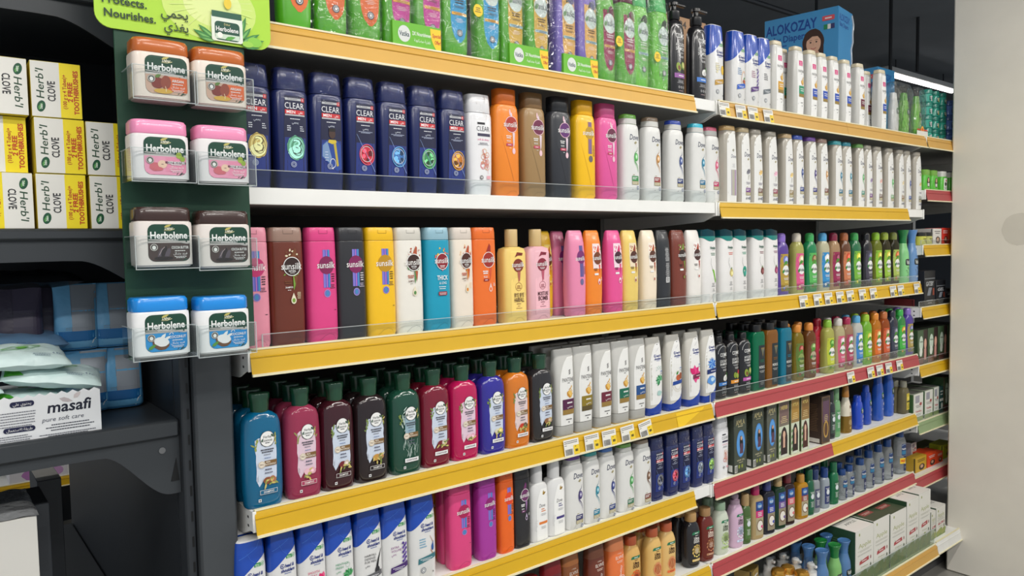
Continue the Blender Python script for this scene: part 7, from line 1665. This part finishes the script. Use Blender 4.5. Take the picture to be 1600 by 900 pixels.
p = aty(24, 534, .22); e = empty('flat_pouch', (p.x, .24, p.z), .1); e.rotation_euler = (.15, .05, .1); put('wrapper', PK2, e); tag(e, 'flat pale blue pack lying left behind the wet wipes', 'pack')
PK3, _h = pillow(.17, .10, .03, foil((24, 26, 30), .22), 'wrapper', sd=6)
p = aty(40, 437, .27); e = empty('flat_pouch', (p.x, .28, p.z), .05); e.rotation_euler = (.1, 0, .05); put('wrapper', PK3, e); tag(e, 'shiny black pack lying on top of the purple pouches', 'pack')
# supports so the upper pouches stand on something: a low black carton layer
mb = MB(); x0 = aty(-40, 560, .25).x
# lower part of the left bay
K = carton(lambda f, s, t, w, d, h: (f.rect(-w/2+1, 1, w/2-1, h-1, (214, 212, 206)), f.bars(w*.1, h*.62, 22, 10, (90, 96, 120), 1.4, 5), f.text('VIA', w*.36, h*.70, 12, (60, 70, 100), 24, rot=R(90), bold=.02), f.rect(-w*.05, h*.1, w*.4, h*.16, (60, 66, 120)), f.ring(w*.36, h*.42, 8, 1.6, (70, 80, 110), 18), f.bars(w*.2, h*.5, 18, 14, (110, 116, 130), 1.2, 4), f.rect(-w*.42, h*.2, -w*.12, h*.7, (206, 190, 180))), w=110, d=170, h=(aty(30, 811, .10).z-.585)*1000, base=(208, 206, 200), name='wrapped_carton')
p = aty(58, 820, .10); e = spawn(K, 'white wrapped carton at the lower left on the base deck', (p.x-.055, .10+.085, .585)); e['category'] = 'carton'
PK4, _h = pillow(.116, .176, .022, mat((150, 152, 154), .16, .3, kind='film', var=.1, scale=40, bump=.8), 'film_top', sd=9)
o = put('film_top', PK4, e); o.location.z = K.h*.001+.002
for px0, px1, pyt, y, ds in ((53, 79, 790, .18, 'low dark slate carton beside the white wrapped carton'), (62, 100, 752, .40, 'tall dark slate carton standing further back')):
    z1 = aty(px0, pyt, y).z; a, b = aty(px0, 830, y), aty(px1, 830, y); w = (b.x-a.x)*1000
    K = carton(lambda f, s, t, w, d, h: (f.rect(-w/2+1, 1, w/2-1, h-1, (48, 52, 58)), f.rect(-w*.3, h*.7, w*.3, h*.9, (44, 48, 54)), t.rect(-w/2+1, -d/2+1, w/2-1, d/2-1, (206, 203, 196) if y > .3 else (60, 62, 66))), w=w, d=120, h=(z1-.585)*1000, base=(56, 60, 66), name='dark_carton')
    e = spawn(K, ds, (a.x+w*.0005, y+.06, .585)); e['category'] = 'carton'
# the next aisle seen through the gap
yg = 2.75
e = empty('far_shelf', (0, 0, 0)); g0, g1 = aty(20, 760, yg).x, aty(140, 760, yg).x
zg = aty(85, 747, yg).z; mb = MB(); mb.box(g0-.5, g1+.1, yg+.01, yg+.4, zg-.03, zg, SHW); mb.obj('deck', e); strip_mesh(g0-.5, g1+.1, YEL, yg+.01).obj('price_strip', e).location.z = zg
tag(e, 'shelf of the next aisle with yellow strip, seen through the gap', 'shelf')
mb = MB(); mb.box(g0-.6, g1+.12, yg+.45, yg+.47, 0, 2.2, DARK2); tag(mb.obj('back_board'), 'dark board of the next aisle seen through the gap', 'board')
K = carton(lambda f, s, t, w, d, h: (f.rect(-w/2+1, 1, w/2-1, h-1, (226, 222, 226)), f.ell(-w*.12, h*.22, w*.17, h*.17, (190, 130, 190), 20, .1), f.ring(w*.12, h*.2, w*.09, 5, (150, 90, 170)), f.ell(w*.3, h*.22, w*.12, h*.16, (206, 160, 206), 14, .1)), w=230, d=160, h=150, base=(230, 226, 230), name='tissue_carton')
p = aty(80, 742, yg+.03); e = spawn(K, 'white carton with purple flowers seen through the gap', (p.x-.05, yg+.09, zg)); e['category'] = 'carton'
# ================================================================== hanging display with jelly jars
YB = -.040
b0 = aty(198, 560, YB); b1 = aty(393, 548, YB); xb0, xb1 = aty(194, 400, YB).x, aty(393.5, 400, YB).x; zb = b0.z
e = empty('jar_display', (0, 0, 0)); DG = mat((22, 66, 46), .55, kind='card', var=.05, scale=20)
mb = MB(); mb.box(xb0, xb1, YB, YB+.004, zb, aty(250, 60, YB).z+.12, DG, .0006); mb.box(xb0+.03, xb1-.03, YB+.004, .028, zb+.1, zb+.12, DG); mb.box(xb0+.03, xb1-.03, YB+.004, .028, zb+.4, zb+.42, DG); mb.obj('board', e)
# lime header
hx0, hx1 = aty(147, 10, YB-.004).x, aty(423, 60, YB-.004).x; hz0 = aty(165, 42, YB-.004).z; hz1 = hz0+.26
hw = (hx1-hx0)*1000; hxc = (hx0+hx1)/2; d = Decal()
LIME = card((176, 222, 62)); mb = MB()
r = .022; pts = [(hx0+r-r*math.cos(R(q)), hz0+r-r*math.sin(R(q))) for q in range(0, 91, 15)]+[(hx1-r+r*math.sin(R(q)), hz0+r-r*math.cos(R(q))) for q in range(0, 91, 15)]+[(hx1, hz1), (hx0, hz1)]
mb.prism(pts, 'y', YB-.0035, YB-.0005, LIME); hd = mb.obj('header_sign', e)
W_ = lambda px: (aty(px, 40, YB-.004).x-hxc)*1000
d.ell(W_(330), 55, 74, 52, (206, 232, 120), 28); d.ell(W_(334), 60, 46, 34, (226, 240, 160), 28)
for q in range(26): d.strip([(W_(332)+30*math.cos(q*.2417), 62+24*math.sin(q*.2417)), (W_(332)+66*math.cos(q*.2417), 62+48*math.sin(q*.2417))], .5, 1.1, (220, 238, 150))
d.text('Nourishes.', W_(204), 22, 11.5, (24, 56, 34), 72, bold=.02, rot=-.0); d.text('Protects.', W_(196), 42, 11.5, (24, 56, 34), 62, bold=.02)
d.text('\uFEF1\uFEAC\uFED0\uFEF3', W_(275), 16, 13, (30, 60, 38), 36, bold=.01); d.text('\uFEF2\uFEE4\uFEA4\uFEF3', W_(273), 36, 13, (30, 60, 38), 40, bold=.01)
for px_, zz_, ang, l, wd in ((332, 4, 2.75, 34, 9), (333, 8, 2.5, 30, 8), (334, 3, 3.0, 26, 7), (376, 4, .28, 40, 10), (376, 6, .55, 36, 9), (372, 12, 1.25, 40, 9), (376, 2, -.02, 30, 8), (374, 10, .9, 30, 8)):
    d.leaf(W_(px_), zz_, l, wd, ang, (62, 136, 66)); d.leaf(W_(px_)+.5, zz_, l*.8, wd*.4, ang+.04, (120, 186, 100))
jx = W_(354); d.rrect(jx-25, 4, jx+25, 46, (232, 240, 226), 4); d.rect(jx-24, 42, jx+24, 52, (34, 90, 70)); d.rrect(jx-20, 6, jx+20, 36, (20, 78, 60), 6); d.text('Herbolene', jx, 24, 7, WHITE, 36, bold=.02); d.rows(lambda z: (jx-19.5, jx+19.5), 8, 16, (206, 226, 206), 3, 4); d.ell(jx-12, 14, 4.4, 4.6, (240, 244, 236), 14); d.leaf(jx-4, 8, 18, 6, .3, (90, 170, 70)); d.text('Dabur', jx, 32, 3.4, (220, 214, 150), 10)
d.ell(jx+2, 66, 6, 9, (236, 206, 60), 16); d.ell(W_(396), 10, 12, 8, (140, 206, 70), 16); d.ell(W_(385), 5, 9, 5, (160, 214, 80), 16)
put('header_print', d.build(lambda x, z, ee: (x+hxc*1000, YB*1000-3.5-ee, z+hz0*1000), 'header_print'), hd)
JY = -.0735          # jar centres
jars = [((258, 154), (350, 165)), ((256, 280), (354, 285)), ((262, 415), (356, 416.5)), ((258, 555.5), (355, 549.5))]
JX = [(-.1435, -.0565), (-.1455, -.0565), (-.1455, -.0570), (-.1480, -.0585)]
TRW = .0905
trays = []
zs = []
for ri, rowj in enumerate(jars):
    for ci, (px, py) in enumerate(rowj):
        p = aty(px, py, JY-.026); zs.append((ri, ci, p.x, p.z))
for ri, ci, x, z in zs:
    mb = MB(); t = .0016; x0, x1 = x-TRW/2, x+TRW/2; y0, y1 = JY-.033, YB-.0005
    mb.box(x0, x1, y0, y1, z-.004, z-.004+t, CLEAR); mb.box(x0, x1, y0, y0+t, z-.004, z+.044, CLEAR); mb.box(x0, x0+t, y0, y1, z-.004, z+.044, CLEAR); mb.box(x1-t, x1, y0, y1, z-.004, z+.044, CLEAR)
    ed = tint((232, 238, 238), .45)
    mb.box(x0-.0003, x1+.0003, y0-.0003, y0+t, z-.0052, z-.004, ed); mb.box(x0, x1, y0-.0003, y0+t, z+.044, z+.0448, ed); mb.box(x0-.0003, x0+.0008, y0-.0003, y0+.001, z-.004, z+.044, ed); mb.box(x1-.0008, x1+.0003, y0-.0003, y0+.001, z-.004, z+.044, ed); mb.box(x0-.0003, x0+t, y0, y1, z+.044, z+.0448, ed)
    mb.obj('clear_tray', e)
tag(e, 'dark green hanging jar display with lime header sign on the divider post', 'display stand')
def jelly(lid, sub, strip_, art, acc, body=(238, 232, 226)):
    bd = Body([(0, 38.5, 23), (3, 41, 25), (62, 41.5, 25.5), (67, 41, 25), (69, 39, 24)], 5, r1=1)
    cp = Body([(69, 39.6, 24.6), (71, 40.4, 25.2), (86, 40, 25), (90, 38.5, 23.8)], 4.4, r0=.6, r1=2.2)
    bm, cm = MB(), MB(); bd.loft(bm, pl(body, .3, .2), 44); cp.loft(cm, pl(lid, .25, .35), 44)
    d = Decal(); x0, x1, z0, z1 = -25, 35, 8, 64; zm_ = 36
    d.rrect(x0, z0, x1, z1, (20, 66, 50), 10, 10)
    r = 10
    def f(z):
        dd = max(0, z0+r-z); q = r-math.sqrt(max(0, r*r-dd*dd)); return x0+q+.2, x1-q-.2
    d.rows(f, z0+.4, zm_+1.5, art[0], 8, 8); d.rows(lambda z: (x0+.2, x1-.2), zm_, zm_+3, (206, 200, 196), 2, 8); d.strip([(x0+1, zm_+5), (4, zm_+4), (x1-1, zm_-1)], 1.2, 2.4, (206, 200, 196))
    d.rect(5, 13, x1-1, zm_-1.4, strip_) if 1 else None
    d.text('Herbolene', 5, 47.5, 9.8, WHITE, 53, bold=.025); d.text('Dabur', 5, 58, 4.2, (236, 232, 210), 12, shear=.25, bold=.02); d.leaf(-2, 59.5, 12, 3.4, .35, (190, 180, 100)); d.strip([(-2, 55), (6, 54.6), (13, 57)], .5, 1, (220, 214, 160))
    d.text(sub+' JELLY', 5, 40.6, 2.8, WHITE, 26, bold=.02)
    rd = random.Random(len(sub))
    a1, a2, kind_ = art[1], art[2], art[3]
    if kind_ == 'nut': d.ell(-8, 24, 9, 8, a1, 18, .06, .4); d.ell(3, 26, 7, 10, a2, 18, .06, -.2); d.ell(-1, 12.5, 13, 3.6, (214, 170, 70), 18); d.leaf(-12, 32, 10, 5, .5, (100, 130, 60)); d.strip([(2, 20), (3, 16), (3, 12)], .8, .8, (240, 220, 180))
    elif kind_ == 'baby': d.ell(-10, 20, 8, 6.4, a1, 18, .06); d.ell(0, 24, 6.4, 6, a2, 18); d.bars(0, 24, 5, 1, (90, 60, 60), .8); d.ell(-6, 17, 7, 3, a1, 12); d.ell(24, 38, 4.4, 4.8, (170, 190, 70), 14); d.ell(29, 33, 4, 4, (150, 176, 60), 14); d.rect(4, 25.5, 34, 28.5, (110, 60, 80))
    elif kind_ == 'bean':
        for q in range(3): d.ell(-8+q*5, 20+(q % 2)*3, 3.2, 9, a1 if q % 2 else a2, 16, .05, -.35)
        d.strip([(-10, 18), (-6, 26), (-2, 30)], .8, .8, (180, 160, 160)); d.ell(-4, 13, 13, 3, a1, 14, .1)
    else: d.ell(-4, 20, 12, 9, (110, 76, 50), 22, .05, -.2); d.ell(-3, 23, 10.6, 7, (240, 240, 240), 22, .05, -.2); d.leaf(-4, 26, 12, 5, .9, WHITE); d.leaf(2, 26, 10, 4, .5, WHITE); d.leaf(-22, 12, 14, 5, .6, (90, 150, 60)); d.strip([(8, 33), (12, 37), (14, 33)], 1, 1, WHITE)
    d.ell(-17, 29.5, 5.4, 5.6, (90, 84, 80), 18); d.ring(-17, 29.5, 5.2, .7, (226, 222, 214), 18); d.ell(-17, 29, 2.6, 3, (240, 240, 236), 12)
    d.text(acc, 20, 29 if kind_ != 'baby' else 27, 3.8, WHITE, 25 if len(acc) > 6 else 17, bold=.02); d.bars(20, 24, 24, 1, WHITE, 1.2); d.text('\uFEDE\uFEDC\uFEB8\uFE91 \uFEAA\uFEF3\uFEAE\uFED3', 20, 20, 3.4, WHITE, 20); d.bars(20, 15.4, 18, 2, WHITE, .9, 2)
    return Kind([('body', bm.mesh('body')), ('lid', cm.mesh('lid')), ('label', d.build(bd.front))], 41, 25, 90, 5, 'jelly_jar', 'jar')
JK = [jelly((196, 104, 44), 'ARGAN', (226, 104, 50), ((206, 170, 150), (130, 50, 40), (150, 70, 50), 'nut'), 'ARGAN', (238, 224, 212)),
      jelly((244, 150, 190), 'BABY OLIVE', (240, 150, 180), ((242, 160, 188), (214, 110, 120), (244, 206, 180), 'baby'), 'DEEP MOISTURE', (236, 232, 232)),
      jelly((62, 42, 38), 'COCOA BUTTER', (74, 58, 54), ((74, 58, 54), (40, 30, 30), (90, 80, 90), 'bean'), 'COCOA BUTTER', (232, 224, 218)),
      jelly((28, 140, 226), 'COCONUT', (30, 140, 210), ((40, 150, 216), (200, 200, 200), (240, 240, 240), 'coco'), 'COCONUT', (240, 240, 240))]
JN = ['copper brown lidded jelly jar', 'pink lidded jelly jar', 'dark brown lidded jelly jar', 'blue lidded jelly jar']
JR = ['top', 'second', 'third', 'bottom']
for ri, ci, x, z in zs:
    ee = spawn(JK[ri], '%s in the %s clear tray of the %s row' % (JN[ri], ('left', 'right')[ci], JR[ri]), (x-.001, JY, z-.0018), 'jelly jars on the green display', 0.)
